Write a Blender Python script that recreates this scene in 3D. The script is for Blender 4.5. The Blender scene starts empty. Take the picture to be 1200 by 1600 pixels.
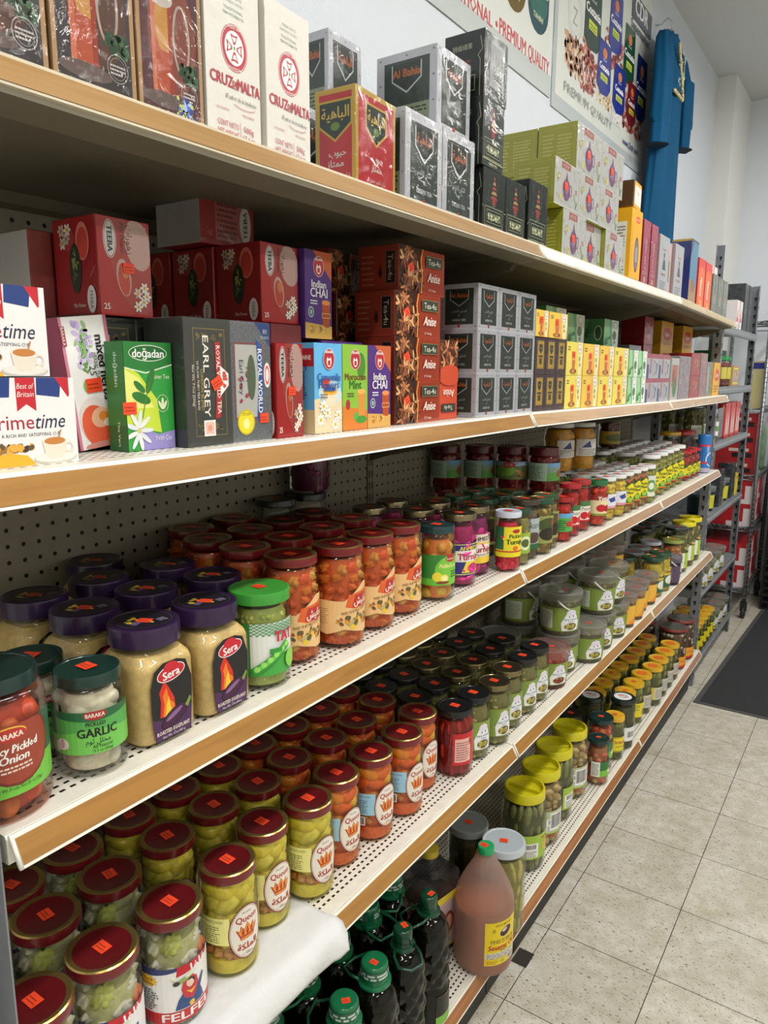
import bpy, bmesh, math, random
from mathutils import Vector, Matrix
from mathutils.geometry import tessellate_polygon
R_ = math.radians
PI = math.pi
rnd = random.Random(7)
COL = bpy.context.scene.collection
sc = bpy.context.scene

# ------------------------------------------------------------------ camera
def cam_axes(yaw, pitch, roll):
    cy, sy, cp, sp, cr, sr = math.cos(yaw), math.sin(yaw), math.cos(pitch), math.sin(pitch), math.cos(roll), math.sin(roll)
    F = Vector((-sy*cp, cy*cp, sp)); R = Vector((cy, sy, 0)); U = R.cross(F)
    return cr*R + sr*U, cr*U - sr*R, F
cam_d = bpy.data.cameras.new('camera'); cam = bpy.data.objects.new('camera', cam_d); COL.objects.link(cam)
cR, cU, cF = cam_axes(0.59761, -0.18543, 0.00394)
cam.matrix_world = Matrix(((cR.x, cU.x, -cF.x, 0.66875), (cR.y, cU.y, -cF.y, -0.32818), (cR.z, cU.z, -cF.z, 1.61437), (0, 0, 0, 1)))
cam_d.sensor_fit = 'HORIZONTAL'; cam_d.sensor_width = 36; cam_d.lens = 1152.23*36/1200
cam_d.clip_start = 0.02
sc.camera = cam

# ------------------------------------------------------------------ world, exposure, lamps
w = bpy.data.worlds.new('world'); sc.world = w; w.use_nodes = True
w.node_tree.nodes['Background'].inputs[0].default_value = (0.75, 0.8, 0.85, 1)
w.node_tree.nodes['Background'].inputs[1].default_value = 0.1
sc.view_settings.view_transform = 'Standard'; sc.view_settings.look = 'None'
sc.view_settings.gamma = 1; sc.view_settings.exposure = 0.0
sc.cycles.max_bounces = 8; sc.cycles.diffuse_bounces = 4; sc.cycles.glossy_bounces = 3
sc.cycles.transmission_bounces = 6; sc.cycles.transparent_max_bounces = 28
sc.cycles.caustics_reflective = False; sc.cycles.caustics_refractive = False
LAMP_W = 27.0
CEIL = 3.47
TUBES = [(1.05, -1.3), (1.05, 0.5), (1.05, 2.3), (1.05, 4.1), (2.9, -1.3), (2.9, 1.4), (2.9, 4.1)]
for i, (x, y) in enumerate(TUBES):
    ld = bpy.data.lights.new('tube_light', 'AREA'); ld.shape = 'RECTANGLE'; ld.size = 0.16; ld.size_y = 1.2
    ld.energy = LAMP_W; ld.color = (1.0, 0.975, 0.94)
    lo = bpy.data.objects.new('tube_light', ld); COL.objects.link(lo); lo.location = (x, y, CEIL-0.115)

# ------------------------------------------------------------------ materials
def lin(h):
    h = h.lstrip('#'); c = [int(h[i:i+2], 16)/255 for i in (0, 2, 4)]
    return tuple(v/12.92 if v <= .04045 else ((v+.055)/1.055)**2.4 for v in c) + (1,)
_M = {}
def newmat(name):
    m = bpy.data.materials.new(name); m.use_nodes = True
    return m, m.node_tree.nodes, m.node_tree.links
def inked(h, g):
    c = lin(h)[:3]; m = max(c); k = min(g, .80/max(m, 1e-4)) if m < .80 else 1
    return tuple(min(.86, v*k) for v in c) + (1,)
def P(h, rough=.38, spec=.5, metal=0, var=0, vs=60, bump=0, bs=80, coat=0, stretch=None, var2=None, g=1.0):
    """plain / speckled / bumpy painted or printed material"""
    key = ('P', h, rough, spec, metal, var, vs, bump, bs, coat, stretch, var2, g)
    if key in _M: return _M[key]
    m, n, l = newmat('paint_' + h.lstrip('#')); b = n['Principled BSDF']
    b.inputs['Base Color'].default_value = inked(h, g); b.inputs['Roughness'].default_value = rough
    b.inputs['Specular IOR Level'].default_value = spec; b.inputs['Metallic'].default_value = metal
    if coat: b.inputs['Coat Weight'].default_value = coat; b.inputs['Coat Roughness'].default_value = .08
    if var or bump or var2:
        tc = n.new('ShaderNodeTexCoord'); mp = n.new('ShaderNodeMapping'); l.new(tc.outputs['Object'], mp.inputs[0])
        if stretch: mp.inputs['Scale'].default_value = stretch
    if var or var2:
        nz = n.new('ShaderNodeTexNoise'); nz.inputs['Scale'].default_value = vs; nz.inputs['Detail'].default_value = 3
        l.new(mp.outputs[0], nz.inputs[0]); rp = n.new('ShaderNodeValToRGB'); l.new(nz.outputs[0], rp.inputs[0])
        c = inked(h, g); c2 = inked(var2, g) if var2 else tuple(v*(1-var) for v in c[:3]) + (1,)
        rp.color_ramp.elements[0].position = .38; rp.color_ramp.elements[1].position = .62
        rp.color_ramp.elements[0].color = c2
        rp.color_ramp.elements[1].color = c if var2 else tuple(min(1, v*(1+var*.5)) for v in c[:3]) + (1,)
        l.new(rp.outputs[0], b.inputs['Base Color'])
    if bump:
        nz2 = n.new('ShaderNodeTexNoise'); nz2.inputs['Scale'].default_value = bs; nz2.inputs['Detail'].default_value = 3
        l.new(mp.outputs[0], nz2.inputs[0]); bp = n.new('ShaderNodeBump'); bp.inputs['Strength'].default_value = bump
        bp.inputs['Distance'].default_value = .004; l.new(nz2.outputs[0], bp.inputs['Height']); l.new(bp.outputs[0], b.inputs['Normal'])
    _M[key] = m; return m
def glass(tint='#ffffff', rough=.03, bump=0, bs=14, milky=0.0, mcol='#ffffff'):
    """thin clear shell: tinted see-through plus mirror-like fresnel sheen"""
    key = ('G', tint, rough, bump, bs, milky, mcol)
    if key in _M: return _M[key]
    m, n, l = newmat('clear_' + tint.lstrip('#'))
    n.remove(n['Principled BSDF']); out = n['Material Output']
    tr = n.new('ShaderNodeBsdfTransparent'); tr.inputs[0].default_value = lin(tint)
    gl = n.new('ShaderNodeBsdfGlossy'); gl.inputs['Roughness'].default_value = rough; gl.inputs[0].default_value = (1, 1, 1, 1)
    fr = n.new('ShaderNodeFresnel'); fr.inputs[0].default_value = 1.5
    mu = n.new('ShaderNodeMath'); mu.operation = 'MULTIPLY_ADD'; mu.inputs[1].default_value = .46 if not bump else .6; mu.inputs[2].default_value = .015; l.new(fr.outputs[0], mu.inputs[0])
    mx = n.new('ShaderNodeMixShader'); l.new(mu.outputs[0], mx.inputs[0]); l.new(tr.outputs[0], mx.inputs[1]); l.new(gl.outputs[0], mx.inputs[2])
    if bump:
        tc = n.new('ShaderNodeTexCoord'); nz = n.new('ShaderNodeTexNoise'); nz.inputs['Scale'].default_value = bs; nz.inputs['Detail'].default_value = 4
        nz.inputs['Distortion'].default_value = 1.5
        l.new(tc.outputs['Object'], nz.inputs[0]); bp = n.new('ShaderNodeBump'); bp.inputs['Strength'].default_value = bump
        bp.inputs['Distance'].default_value = .01; l.new(nz.outputs[0], bp.inputs['Height'])
        l.new(bp.outputs[0], gl.inputs['Normal']); l.new(bp.outputs[0], fr.inputs['Normal'])
    last = mx
    if milky:
        df = n.new('ShaderNodeBsdfDiffuse'); df.inputs[0].default_value = lin(mcol); tl = n.new('ShaderNodeBsdfTranslucent'); tl.inputs[0].default_value = lin(mcol)
        m1 = n.new('ShaderNodeMixShader'); m1.inputs[0].default_value = .5; l.new(df.outputs[0], m1.inputs[1]); l.new(tl.outputs[0], m1.inputs[2])
        m2 = n.new('ShaderNodeMixShader'); m2.inputs[0].default_value = milky; l.new(mx.outputs[0], m2.inputs[1]); l.new(m1.outputs[0], m2.inputs[2]); last = m2
    l.new(last.outputs[0], out.inputs[0]); _M[key] = m; return m
def dotted(base, hole, pitch, rad, off, axes, rough=.5, var=.06, square=False, ymin=None):
    """sheet metal or board punched with a regular grid of holes"""
    m, n, l = newmat('punched_' + base.lstrip('#')); b = n['Principled BSDF']; b.inputs['Roughness'].default_value = rough
    geo = n.new('ShaderNodeNewGeometry'); tc = n.new('ShaderNodeTexCoord'); sp = n.new('ShaderNodeSeparateXYZ'); l.new(tc.outputs['Object'], sp.inputs[0])
    def mth(op, a, bb=None, c=None):
        q = n.new('ShaderNodeMath'); q.operation = op
        for i, v in enumerate((a, bb, c)):
            if v is None: continue
            if isinstance(v, (int, float)): q.inputs[i].default_value = v
            else: l.new(v, q.inputs[i])
        return q.outputs[0]
    ds = []
    for k, ax in enumerate(axes):
        v = mth('DIVIDE', mth('SUBTRACT', sp.outputs[ax], off[k]), pitch[k])
        f = mth('SUBTRACT', mth('FRACT', mth('ADD', v, .5)), .5)
        ds.append(mth('DIVIDE', mth('MULTIPLY', f, pitch[k]), rad[k]))
    if square: d = mth('MAXIMUM', mth('ABSOLUTE', ds[0]), mth('ABSOLUTE', ds[1]))
    else: d = mth('SQRT', mth('ADD', mth('MULTIPLY', ds[0], ds[0]), mth('MULTIPLY', ds[1], ds[1])))
    mask = mth('LESS_THAN', d, 1.0)
    if ymin is not None: mask = mth('MULTIPLY', mask, mth('LESS_THAN', sp.outputs['X'], ymin))
    nz = n.new('ShaderNodeTexNoise'); nz.inputs['Scale'].default_value = 34; nz.inputs['Detail'].default_value = 9; nz.inputs['Roughness'].default_value = .65; l.new(tc.outputs['Object'], nz.inputs[0])
    rp = n.new('ShaderNodeValToRGB'); l.new(nz.outputs[0], rp.inputs[0]); c = lin(base)
    rp.color_ramp.elements[0].position = .35; rp.color_ramp.elements[1].position = .6
    rp.color_ramp.elements[0].color = tuple(v*(1-var) for v in c[:3]) + (1,); rp.color_ramp.elements[1].color = c
    mx = n.new('ShaderNodeMix'); mx.data_type = 'RGBA'; l.new(mask, mx.inputs['Factor']); l.new(rp.outputs[0], mx.inputs[6]); mx.inputs[7].default_value = lin(hole)
    l.new(mx.outputs[2], b.inputs['Base Color']); return m
def wood_strip(h, h2, rough=.22):
    key = ('W', h, h2)
    if key in _M: return _M[key]
    m, n, l = newmat('wood_strip_' + h.lstrip('#')); b = n['Principled BSDF']; b.inputs['Roughness'].default_value = rough
    b.inputs['Coat Weight'].default_value = .5; b.inputs['Coat Roughness'].default_value = .1
    tc = n.new('ShaderNodeTexCoord'); mp = n.new('ShaderNodeMapping'); mp.inputs['Scale'].default_value = (30, 3, 60); l.new(tc.outputs['Object'], mp.inputs[0])
    nz = n.new('ShaderNodeTexNoise'); nz.inputs['Scale'].default_value = 1.6; nz.inputs['Detail'].default_value = 5; nz.inputs['Distortion'].default_value = .8
    l.new(mp.outputs[0], nz.inputs[0]); rp = n.new('ShaderNodeValToRGB'); l.new(nz.outputs[0], rp.inputs[0])
    rp.color_ramp.elements[0].color = lin(h2); rp.color_ramp.elements[1].color = lin(h); rp.color_ramp.elements[0].position = .3; rp.color_ramp.elements[1].position = .6
    l.new(rp.outputs[0], b.inputs['Base Color']); _M[key] = m; return m

# ------------------------------------------------------------------ mesh building
def ico(sub):
    bm = bmesh.new(); bmesh.ops.create_icosphere(bm, subdivisions=sub, radius=1)
    v = [tuple(q.co) for q in bm.verts]; f = [tuple(x.index for x in p.verts) for p in bm.faces]; bm.free(); return v, f
ICO1, ICO2 = ico(2), ico(3)
class MB:
    def __init__(s): s.v = []; s.f = []; s.m = []; s.s = []; s.mats = []
    def mi(s, m):
        if m not in s.mats: s.mats.append(m)
        return s.mats.index(m)
    def add(s, v, f, m, smooth=False):
        o = len(s.v); k = s.mi(m); s.v += [tuple(q) for q in v]
        for p in f: s.f.append(tuple(i+o for i in p)); s.m.append(k); s.s.append(smooth)
        return s
    def box(s, a, b, m, mat=None):
        x0, y0, z0 = a; x1, y1, z1 = b
        v = [(x0, y0, z0), (x1, y0, z0), (x1, y1, z0), (x0, y1, z0), (x0, y0, z1), (x1, y0, z1), (x1, y1, z1), (x0, y1, z1)]
        if mat is not None: v = [mat @ Vector(q) for q in v]
        s.add(v, [(0, 3, 2, 1), (4, 5, 6, 7), (0, 1, 5, 4), (1, 2, 6, 5), (2, 3, 7, 6), (3, 0, 4, 7)], m); return s
    def rbox(s, a, b, m, r=.0015, mat=None):
        """box with chamfered edges"""
        bm = bmesh.new(); bmesh.ops.create_cube(bm, size=1)
        for q in bm.verts: q.co = Vector(((a[i]+b[i])/2 + q.co[i]*(b[i]-a[i]) for i in range(3)))
        bmesh.ops.bevel(bm, geom=bm.edges[:], offset=r, segments=1, affect='EDGES')
        bm.verts.index_update(); v = [q.co.copy() for q in bm.verts]
        if mat is not None: v = [mat @ q for q in v]
        s.add(v, [tuple(x.index for x in p.verts) for p in bm.faces], m); bm.free(); return s
    def lathe(s, prof, n, m, c=(0, 0), sq=None, mats=None, sharp=38):
        """prof [(r,z)] bottom to top; sq = superellipse power for squarish jars"""
        def ring(r, z):
            o = []
            for i in range(n):
                t = 2*PI*i/n; k = 1
                if sq and r > sq[1]: p = sq[0]; k = (abs(math.cos(t))**p + abs(math.sin(t))**p)**(-1/p)
                o.append((c[0]+r*k*math.cos(t), c[1]+r*k*math.sin(t), z))
            return o
        prev = None; pd = None
        for j in range(len(prof)-1):
            a, b = prof[j], prof[j+1]
            d = math.atan2(b[1]-a[1], b[0]-a[0])
            mm = m if mats is None else mats[j]
            if prev is None or pd is None or abs(math.degrees(math.atan2(math.sin(d-pd), math.cos(d-pd)))) > sharp:
                o = len(s.v); s.v += ring(*a); prev = o
            o2 = len(s.v); s.v += ring(*b); k = s.mi(mm)
            for i in range(n):
                i2 = (i+1) % n
                if a[0] < 1e-6 and b[0] < 1e-6: continue
                s.f.append((prev+i, prev+i2, o2+i2, o2+i)); s.m.append(k); s.s.append(True)
            prev = o2; pd = d
        return s
    def disc(s, r, z, n, m, c=(0, 0), up=True):
        v = [(c[0]+r*math.cos(2*PI*i/n), c[1]+r*math.sin(2*PI*i/n), z) for i in range(n)]
        s.add(v, [tuple(range(n)) if up else tuple(reversed(range(n)))], m); return s
    def tube(s, pts, r, m, n=8, closed=False, cap=True):
        pts = [Vector(p) for p in pts]; N = len(pts); rr = r if isinstance(r, (list, tuple)) else [r]*N
        o = len(s.v); up = Vector((0, 0, 1)); k = s.mi(m); last = None
        for i, p in enumerate(pts):
            a = pts[i-1] if (i or closed) else p; b = pts[(i+1) % N] if (i < N-1 or closed) else p
            t = (b-a).normalized(); ref = last if last is not None else (up if abs(t.z) < .9 else Vector((1, 0, 0)))
            u = (ref - t*ref.dot(t)); u = u.normalized() if u.length > 1e-6 else t.orthogonal().normalized(); last = u; q = t.cross(u)
            for j in range(n):
                th = 2*PI*j/n; s.v.append(tuple(p + rr[i]*(math.cos(th)*u + math.sin(th)*q)))
        for i in range(N if closed else N-1):
            for j in range(n):
                a, b = o+i*n+j, o+i*n+(j+1) % n; c, d = o+((i+1) % N)*n+(j+1) % n, o+((i+1) % N)*n+j
                s.f.append((a, b, c, d)); s.m.append(k); s.s.append(True)
        if cap and not closed:
            s.f.append(tuple(o+j for j in reversed(range(n)))); s.m.append(k); s.s.append(False)
            s.f.append(tuple(o+(N-1)*n+j for j in range(n))); s.m.append(k); s.s.append(False)
        return s
    def extrude_xz(s, poly, y0, y1, m, mats=None):
        n = len(poly); v = [(x, y0, z) for x, z in poly] + [(x, y1, z) for x, z in poly]; o = len(s.v); s.v += v
        for i in range(n):
            j = (i+1) % n; mm = m if mats is None or mats.get(i) is None else mats[i]
            s.f.append((o+i, o+j, o+n+j, o+n+i)); s.m.append(s.mi(mm)); s.s.append(False)
        tri = tessellate_polygon([[Vector((x, z, 0)) for x, z in poly]])
        for t in tri:
            s.f.append(tuple(o+i for i in t)); s.m.append(s.mi(m)); s.s.append(False)
            s.f.append(tuple(o+n+i for i in reversed(t))); s.m.append(s.mi(m)); s.s.append(False)
        return s
    def blob(s, c, size, m, rot=None, sub=1, lump=0, rg=None):
        V, F = ICO1 if sub == 1 else ICO2
        M = rot if rot is not None else Matrix.Rotation((rg or rnd).uniform(0, 6.28), 3, 'X') @ Matrix.Rotation((rg or rnd).uniform(0, 6.28), 3, 'Z')
        o = []
        for q in V:
            k = 1 + (lump*((rg or rnd).random()-.5) if lump else 0)
            o.append(Vector(c) + M @ Vector((q[0]*size[0]*k, q[1]*size[1]*k, q[2]*size[2]*k)))
        s.add(o, F, m, True); return s
    def mesh(s, name):
        me = bpy.data.meshes.new(name); me.from_pydata(s.v, [], s.f)
        for m in s.mats: me.materials.append(m)
        me.polygons.foreach_set('material_index', s.m); me.polygons.foreach_set('use_smooth', s.s); me.update(); return me
    def build(s, name, parent=None, loc=None, rz=0):
        o = bpy.data.objects.new(name, s.mesh(name)); COL.objects.link(o)
        if parent is not None: o.parent = parent
        if loc: o.location = loc
        if rz: o.rotation_euler.z = rz
        return o
def empty(name, loc=(0, 0, 0)):
    o = bpy.data.objects.new(name, None); o.empty_display_size = .03; COL.objects.link(o); o.location = loc; return o
def tag(o, label=None, cat=None, group=None, kind=None):
    if label: o['label'] = label
    if cat: o['category'] = cat
    if group: o['group'] = group
    if kind: o['kind'] = kind
    return o
def copy_tree(o, parent=None):
    c = o.copy(); COL.objects.link(c); c.parent = parent
    for ch in KIDS.get(o.name, []):
        copy_tree(ch, c)
    return c
KIDS = {}
def note_kids(root):
    for ch in list(root.children):
        KIDS.setdefault(root.name, []).append(ch)
        note_kids(ch)
PROTO = {}
def put(key, maker, x, y, z, rz=0, label='', group=None, tilt=None):
    """first use places the thing itself, every later use a copy of it and its parts"""
    if key not in PROTO:
        bpy.context.view_layer.update(); r = maker(); bpy.context.view_layer.update()
        KIDS.pop(r.name, None); note_kids(r); PROTO[key] = r; o = r
    else:
        o = copy_tree(PROTO[key])
    o.location = (x, y, z); o.rotation_euler = (tilt[0] if tilt else 0, tilt[1] if tilt else 0, rz)
    o['label'] = label; o['category'] = PROTO[key]['category']
    if group: o['group'] = group
    elif 'group' in o.keys(): del o['group']
    return o

# ------------------------------------------------------------------ lettering and printed artwork
_A = {c: (b, k) for c, b, k in [('ا', 0xFE8D, 2), ('ب', 0xFE8F, 4), ('ة', 0xFE93, 2), ('ت', 0xFE95, 4), ('ج', 0xFE9D, 4), ('ح', 0xFEA1, 4), ('خ', 0xFEA5, 4),
      ('د', 0xFEA9, 2), ('ر', 0xFEAD, 2), ('ز', 0xFEAF, 2), ('س', 0xFEB1, 4), ('ش', 0xFEB5, 4), ('ص', 0xFEB9, 4), ('ض', 0xFEBD, 4), ('ط', 0xFEC1, 4), ('ع', 0xFEC9, 4), ('ف', 0xFED1, 4),
      ('ق', 0xFED5, 4), ('ك', 0xFED9, 4), ('ل', 0xFEDD, 4), ('م', 0xFEE1, 4), ('ن', 0xFEE5, 4), ('ه', 0xFEE9, 4), ('و', 0xFEED, 2), ('ي', 0xFEF1, 4), ('ث', 0xFE99, 4)]}
def ar(s):
    """join Arabic letters and put them in drawing order"""
    words = []
    for wd in s.split(' '):
        o = []
        for i, ch in enumerate(wd):
            b, k = _A[ch]; pv = i > 0 and _A[wd[i-1]][1] == 4; nx = i < len(wd)-1 and k == 4
            o.append(chr(b + (3 if pv and nx else 2 if nx else 1 if pv else 0)))
        words.append(''.join(reversed(o)))
    return ' '.join(reversed(words))
_T = {}
def glyphs(s):
    if s in _T: return _T[s]
    cu = bpy.data.curves.new('t', 'FONT'); cu.body = s; cu.resolution_u = 1 if len(s) > 12 else 2
    ob = bpy.data.objects.new('t', cu); me = bpy.data.meshes.new_from_object(ob)
    vs = [(v.co.x, v.co.y) for v in me.vertices]; fs = [tuple(p.vertices) for p in me.polygons]
    bpy.data.objects.remove(ob); bpy.data.curves.remove(cu); bpy.data.meshes.remove(me)
    x0 = min(v[0] for v in vs); x1 = max(v[0] for v in vs); y0 = min(v[1] for v in vs); y1 = max(v[1] for v in vs)
    _T[s] = (vs, fs, (x0, x1, y0, y1)); return _T[s]
class Art:
    """flat printed shapes in metres: u to the right, v up; later shapes lie on top"""
    def __init__(s, w, h, base=None): s.w, s.h = w, h; s.p = []; s.k = 0; base and s.rect(0, 0, w, h, base)
    def _c(s, c): return P(c, g=1.22) if isinstance(c, str) else c
    def poly(s, pts, c):
        s.k += 1; m = s._c(c)
        if len(pts) > 4 or len(pts) == 4:
            for t in tessellate_polygon([[Vector((a, b, 0)) for a, b in pts]]): s.p.append(([pts[i] for i in t], m, s.k))
        else: s.p.append((pts, m, s.k))
        return s
    def rect(s, a, b, c, d, col, rot=0):
        pts = [(a, b), (c, b), (c, d), (a, d)]
        if rot:
            cx, cy = (a+c)/2, (b+d)/2; cr, sr = math.cos(rot), math.sin(rot)
            pts = [(cx+(x-cx)*cr-(y-cy)*sr, cy+(x-cx)*sr+(y-cy)*cr) for x, y in pts]
        s.k += 1; s.p.append((pts, s._c(col), s.k)); return s
    def ell(s, cx, cy, rx, ry, c, n=20, rot=0):
        cr, sr = math.cos(rot), math.sin(rot); pts = []
        for i in range(n):
            x, y = rx*math.cos(2*PI*i/n), ry*math.sin(2*PI*i/n); pts.append((cx+x*cr-y*sr, cy+x*sr+y*cr))
        s.k += 1; s.p.append((pts, s._c(c), s.k)); return s
    def ring(s, cx, cy, rx, ry, wd, c, n=28):
        s.k += 1; m = s._c(c)
        for i in range(n):
            a, b = 2*PI*i/n, 2*PI*(i+1)/n; q = []
            for t, k in ((a, 0), (b, 0), (b, wd), (a, wd)): q.append((cx+(rx-k)*math.cos(t), cy+(ry-k)*math.sin(t)))
            s.p.append((q, m, s.k))
        return s
    def frame(s, a, b, c, d, wd, col):
        s.rect(a, b, c, b+wd, col); s.rect(a, d-wd, c, d, col); s.rect(a, b, a+wd, d, col); s.rect(c-wd, b, c, d, col); return s
    def line(s, pts, wd, c):
        s.k += 1; m = s._c(c)
        for (x0, y0), (x1, y1) in zip(pts, pts[1:]):
            L = math.hypot(x1-x0, y1-y0) or 1; nx, ny = -(y1-y0)/L*wd/2, (x1-x0)/L*wd/2
            s.p.append(([(x0-nx, y0-ny), (x1-nx, y1-ny), (x1+nx, y1+ny), (x0+nx, y0+ny)], m, s.k))
        return s
    def text(s, t, cx, cy, h, c, wmax=None, rot=0, slant=0, bold=0, wfix=None):
        vs, fs, (x0, x1, y0, y1) = glyphs(t); k = h/(.72 if y1 > .4 else max(y1-y0, .1)); kx = k
        if wmax and (x1-x0)*k > wmax: kx = wmax/(x1-x0)
        if wfix: kx = wfix/(x1-x0)
        cr, sr = math.cos(rot), math.sin(rot); mx, my = (x0+x1)/2, (.36 if y1 > .4 else (y0+y1)/2)
        m = s._c(c); offs = [(0, 0)] if not bold else [(-bold, 0), (bold, 0), (0, bold*.7)]
        for ox, oy in offs:
            s.k += 1; q = []
            for x, y in vs:
                X = (x-mx)*kx + slant*(y-my)*k + ox; Y = (y-my)*k + oy; q.append((cx+X*cr-Y*sr, cy+X*sr+Y*cr))
            for f in fs: s.p.append(([q[i] for i in f], m, s.k))
        return s
    def lines(s, a, b, c, d, n, col, fill=.5, seed=1):
        """block of small print"""
        rg = random.Random(seed); st = (d-b)/n; s.k += 1; m = s._c(col)
        for i in range(n):
            y = d-(i+1)*st; x = a; e = c - rg.random()*.25*(c-a)
            while x < e:
                wl = min(rg.uniform(.05, .16)*(c-a), e-x); s.p.append(([(x, y), (x+wl, y), (x+wl, y+st*fill), (x, y+st*fill)], m, s.k)); x += wl + .03*(c-a)
        return s
    def bars(s, a, b, c, d, n=16, seed=3):
        rg = random.Random(seed); s.rect(a, b, c, d, '#f2f2f0'); s.k += 1; x = a+(c-a)*.06
        while x < c-(c-a)*.08:
            wl = rg.choice((.5, 1, 1.6))*(c-a)/n*.5; s.p.append(([(x, b+(d-b)*.12), (x+wl, b+(d-b)*.12), (x+wl, d-(d-b)*.1), (x, d-(d-b)*.1)], s._c('#1a1a1a'), s.k)); x += wl + rg.choice((.5, 1))*(c-a)/n*.5
        return s
    def scatter(s, a, b, c, d, n, cols, size, seed=2, asp=1.5, k=8):
        rg = random.Random(seed); k0 = s.k
        for i in range(n):
            s.k = k0 + i % 7; r = size*rg.uniform(.6, 1.2); s.ell(rg.uniform(a+r, c-r) if c-a > 2*r else (a+c)/2, rg.uniform(b+r, d-r) if d-b > 2*r else (b+d)/2, r, r/asp, rg.choice(cols), k, rg.uniform(0, 3.1))
        s.k = k0+8; return s
    def emit(s, mb, fn, ustep=None, sx=1, sy=1, lay=.00003, base=.0003):
        """fn(u, v, w) -> xyz"""
        for pts, m, k in s.p:
            pts = [(min(max(x, 0), s.w)*sx, min(max(y, 0), s.h)*sy) for x, y in pts]
            pieces = [(0, pts)]
            if ustep:
                u0 = min(p[0] for p in pts); u1 = max(p[0] for p in pts)
                if u1-u0 < 1e-7: continue
                i0, i1 = int(math.floor(u0/ustep)), int(math.ceil(u1/ustep-1e-9)); pieces = []
                for i in range(i0, i1):
                    q = clip(clip(pts, i*ustep, 1), (i+1)*ustep, -1)
                    if len(q) > 2: pieces.append((i, q))
            for i, q in pieces:
                if not ustep: V = [fn(x, y, base+k*lay) for x, y in q]
                else:   # every strip of a wrapped print is flat, so that layers stay parallel
                    V = []
                    for x, y in q:
                        a, b, t = Vector(fn(i*ustep, y, base+k*lay)), Vector(fn((i+1)*ustep, y, base+k*lay)), x/ustep-i
                        V.append(a.lerp(b, t))
                mb.add(V, [tuple(range(len(q)))], m)
def clip(p, u, sg):
    o = []
    for i in range(len(p)):
        a, b = p[i], p[(i+1) % len(p)]; da, db = (a[0]-u)*sg, (b[0]-u)*sg
        if da >= 0: o.append(a)
        if (da > 0 > db) or (da < 0 < db):
            t = da/(da-db); o.append((a[0]+(b[0]-a[0])*t, a[1]+(b[1]-a[1])*t))
    return o
def wrap(R, th0, z0, wtot, rot=0):
    """map art onto a round jar: centred on angle th0, bottom edge at z0"""
    def f(u, v, w):
        t = th0 + (u-wtot/2)/R; return ((R+w)*math.cos(t), (R+w)*math.sin(t), z0+v)
    return f
ORD = ['first', 'second', 'third', 'fourth', 'fifth', 'sixth', 'seventh', 'eighth', 'ninth', 'tenth', 'eleventh', 'twelfth']
ORANGE = '#ff4a28'
def sticker(parent, x, y, z, s=.011, rot=0, up=True, name='price_sticker'):
    mb = MB(); a = Art(s*1.3, s, ORANGE); a.lines(s*.15, s*.25, s*1.15, s*.8, 2, '#8a2a18', .4, 5)
    cr, sr = math.cos(rot), math.sin(rot)
    def f(u, v, w):
        u -= s*.65; v -= s/2
        return (u*cr-v*sr, u*sr+v*cr, w) if up else (w, u*cr-v*sr, u*sr+v*cr)
    a.emit(mb, f, base=.0002); o = mb.build(name, parent, (x, y, z)); o['label'] = 'orange price sticker'; return o
# ------------------------------------------------------------------ room
def struct(name, mb): o = mb.build(name); o['kind'] = 'structure'; return o
def floor_mat():
    m, n, l = newmat('vinyl_floor_tiles'); b = n['Principled BSDF']; b.inputs['Roughness'].default_value = .32
    tc = n.new('ShaderNodeTexCoord'); mp = n.new('ShaderNodeMapping'); mp.inputs['Location'].default_value = (.0043, -.0123+.0, 0); l.new(tc.outputs['Object'], mp.inputs[0])
    br = n.new('ShaderNodeTexBrick'); br.offset = 0; br.inputs['Scale'].default_value = 1; br.inputs['Brick Width'].default_value = .3048; br.inputs['Row Height'].default_value = .3048
    br.inputs['Mortar Size'].default_value = .0015; br.inputs['Mortar Smooth'].default_value = .3; br.inputs['Bias'].default_value = 0
    br.inputs['Color1'].default_value = lin('#d3cfc5'); br.inputs['Color2'].default_value = lin('#cac7bd'); br.inputs['Mortar'].default_value = lin('#57524a')
    l.new(mp.outputs[0], br.inputs[0])
    def noise(sc_, det, p0, p1, c0, c1, dist=0, st=None):
        z = n.new('ShaderNodeTexNoise'); z.inputs['Scale'].default_value = sc_; z.inputs['Detail'].default_value = det; z.inputs['Distortion'].default_value = dist
        if st:
            m2 = n.new('ShaderNodeMapping'); m2.inputs['Scale'].default_value = st; m2.inputs['Rotation'].default_value = (0, 0, .6); l.new(tc.outputs['Object'], m2.inputs[0]); l.new(m2.outputs[0], z.inputs[0])
        else: l.new(tc.outputs['Object'], z.inputs[0])
        r = n.new('ShaderNodeValToRGB'); r.color_ramp.elements[0].position = p0; r.color_ramp.elements[1].position = p1
        r.color_ramp.elements[0].color = lin(c0); r.color_ramp.elements[1].color = lin(c1); l.new(z.outputs[0], r.inputs[0]); return r.outputs[0]
    def mul(a, bb, f=1.0):
        x = n.new('ShaderNodeMix'); x.data_type = 'RGBA'; x.blend_type = 'MULTIPLY'; x.inputs['Factor'].default_value = f; l.new(a, x.inputs[6]); l.new(bb, x.inputs[7]); return x.outputs[2]
    c = mul(br.outputs[0], noise(95, 3, .30, .40, '#77705f', '#ffffff', .6, (1, 2.2, 1)))
    c = mul(c, noise(240, 2, .27, .36, '#80786a', '#ffffff'))
    c = mul(c, noise(7, 6, .3, .62, '#ebe7de', '#ffffff'))
    c = mul(c, noise(28, 5, .35, .7, '#efede6', '#ffffff'))
    l.new(c, b.inputs['Base Color']); return m
mb = MB(); mb.box((-.6, -3, -.05), (4.4, 9.2, 0), floor_mat()); struct('floor', mb)
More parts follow.
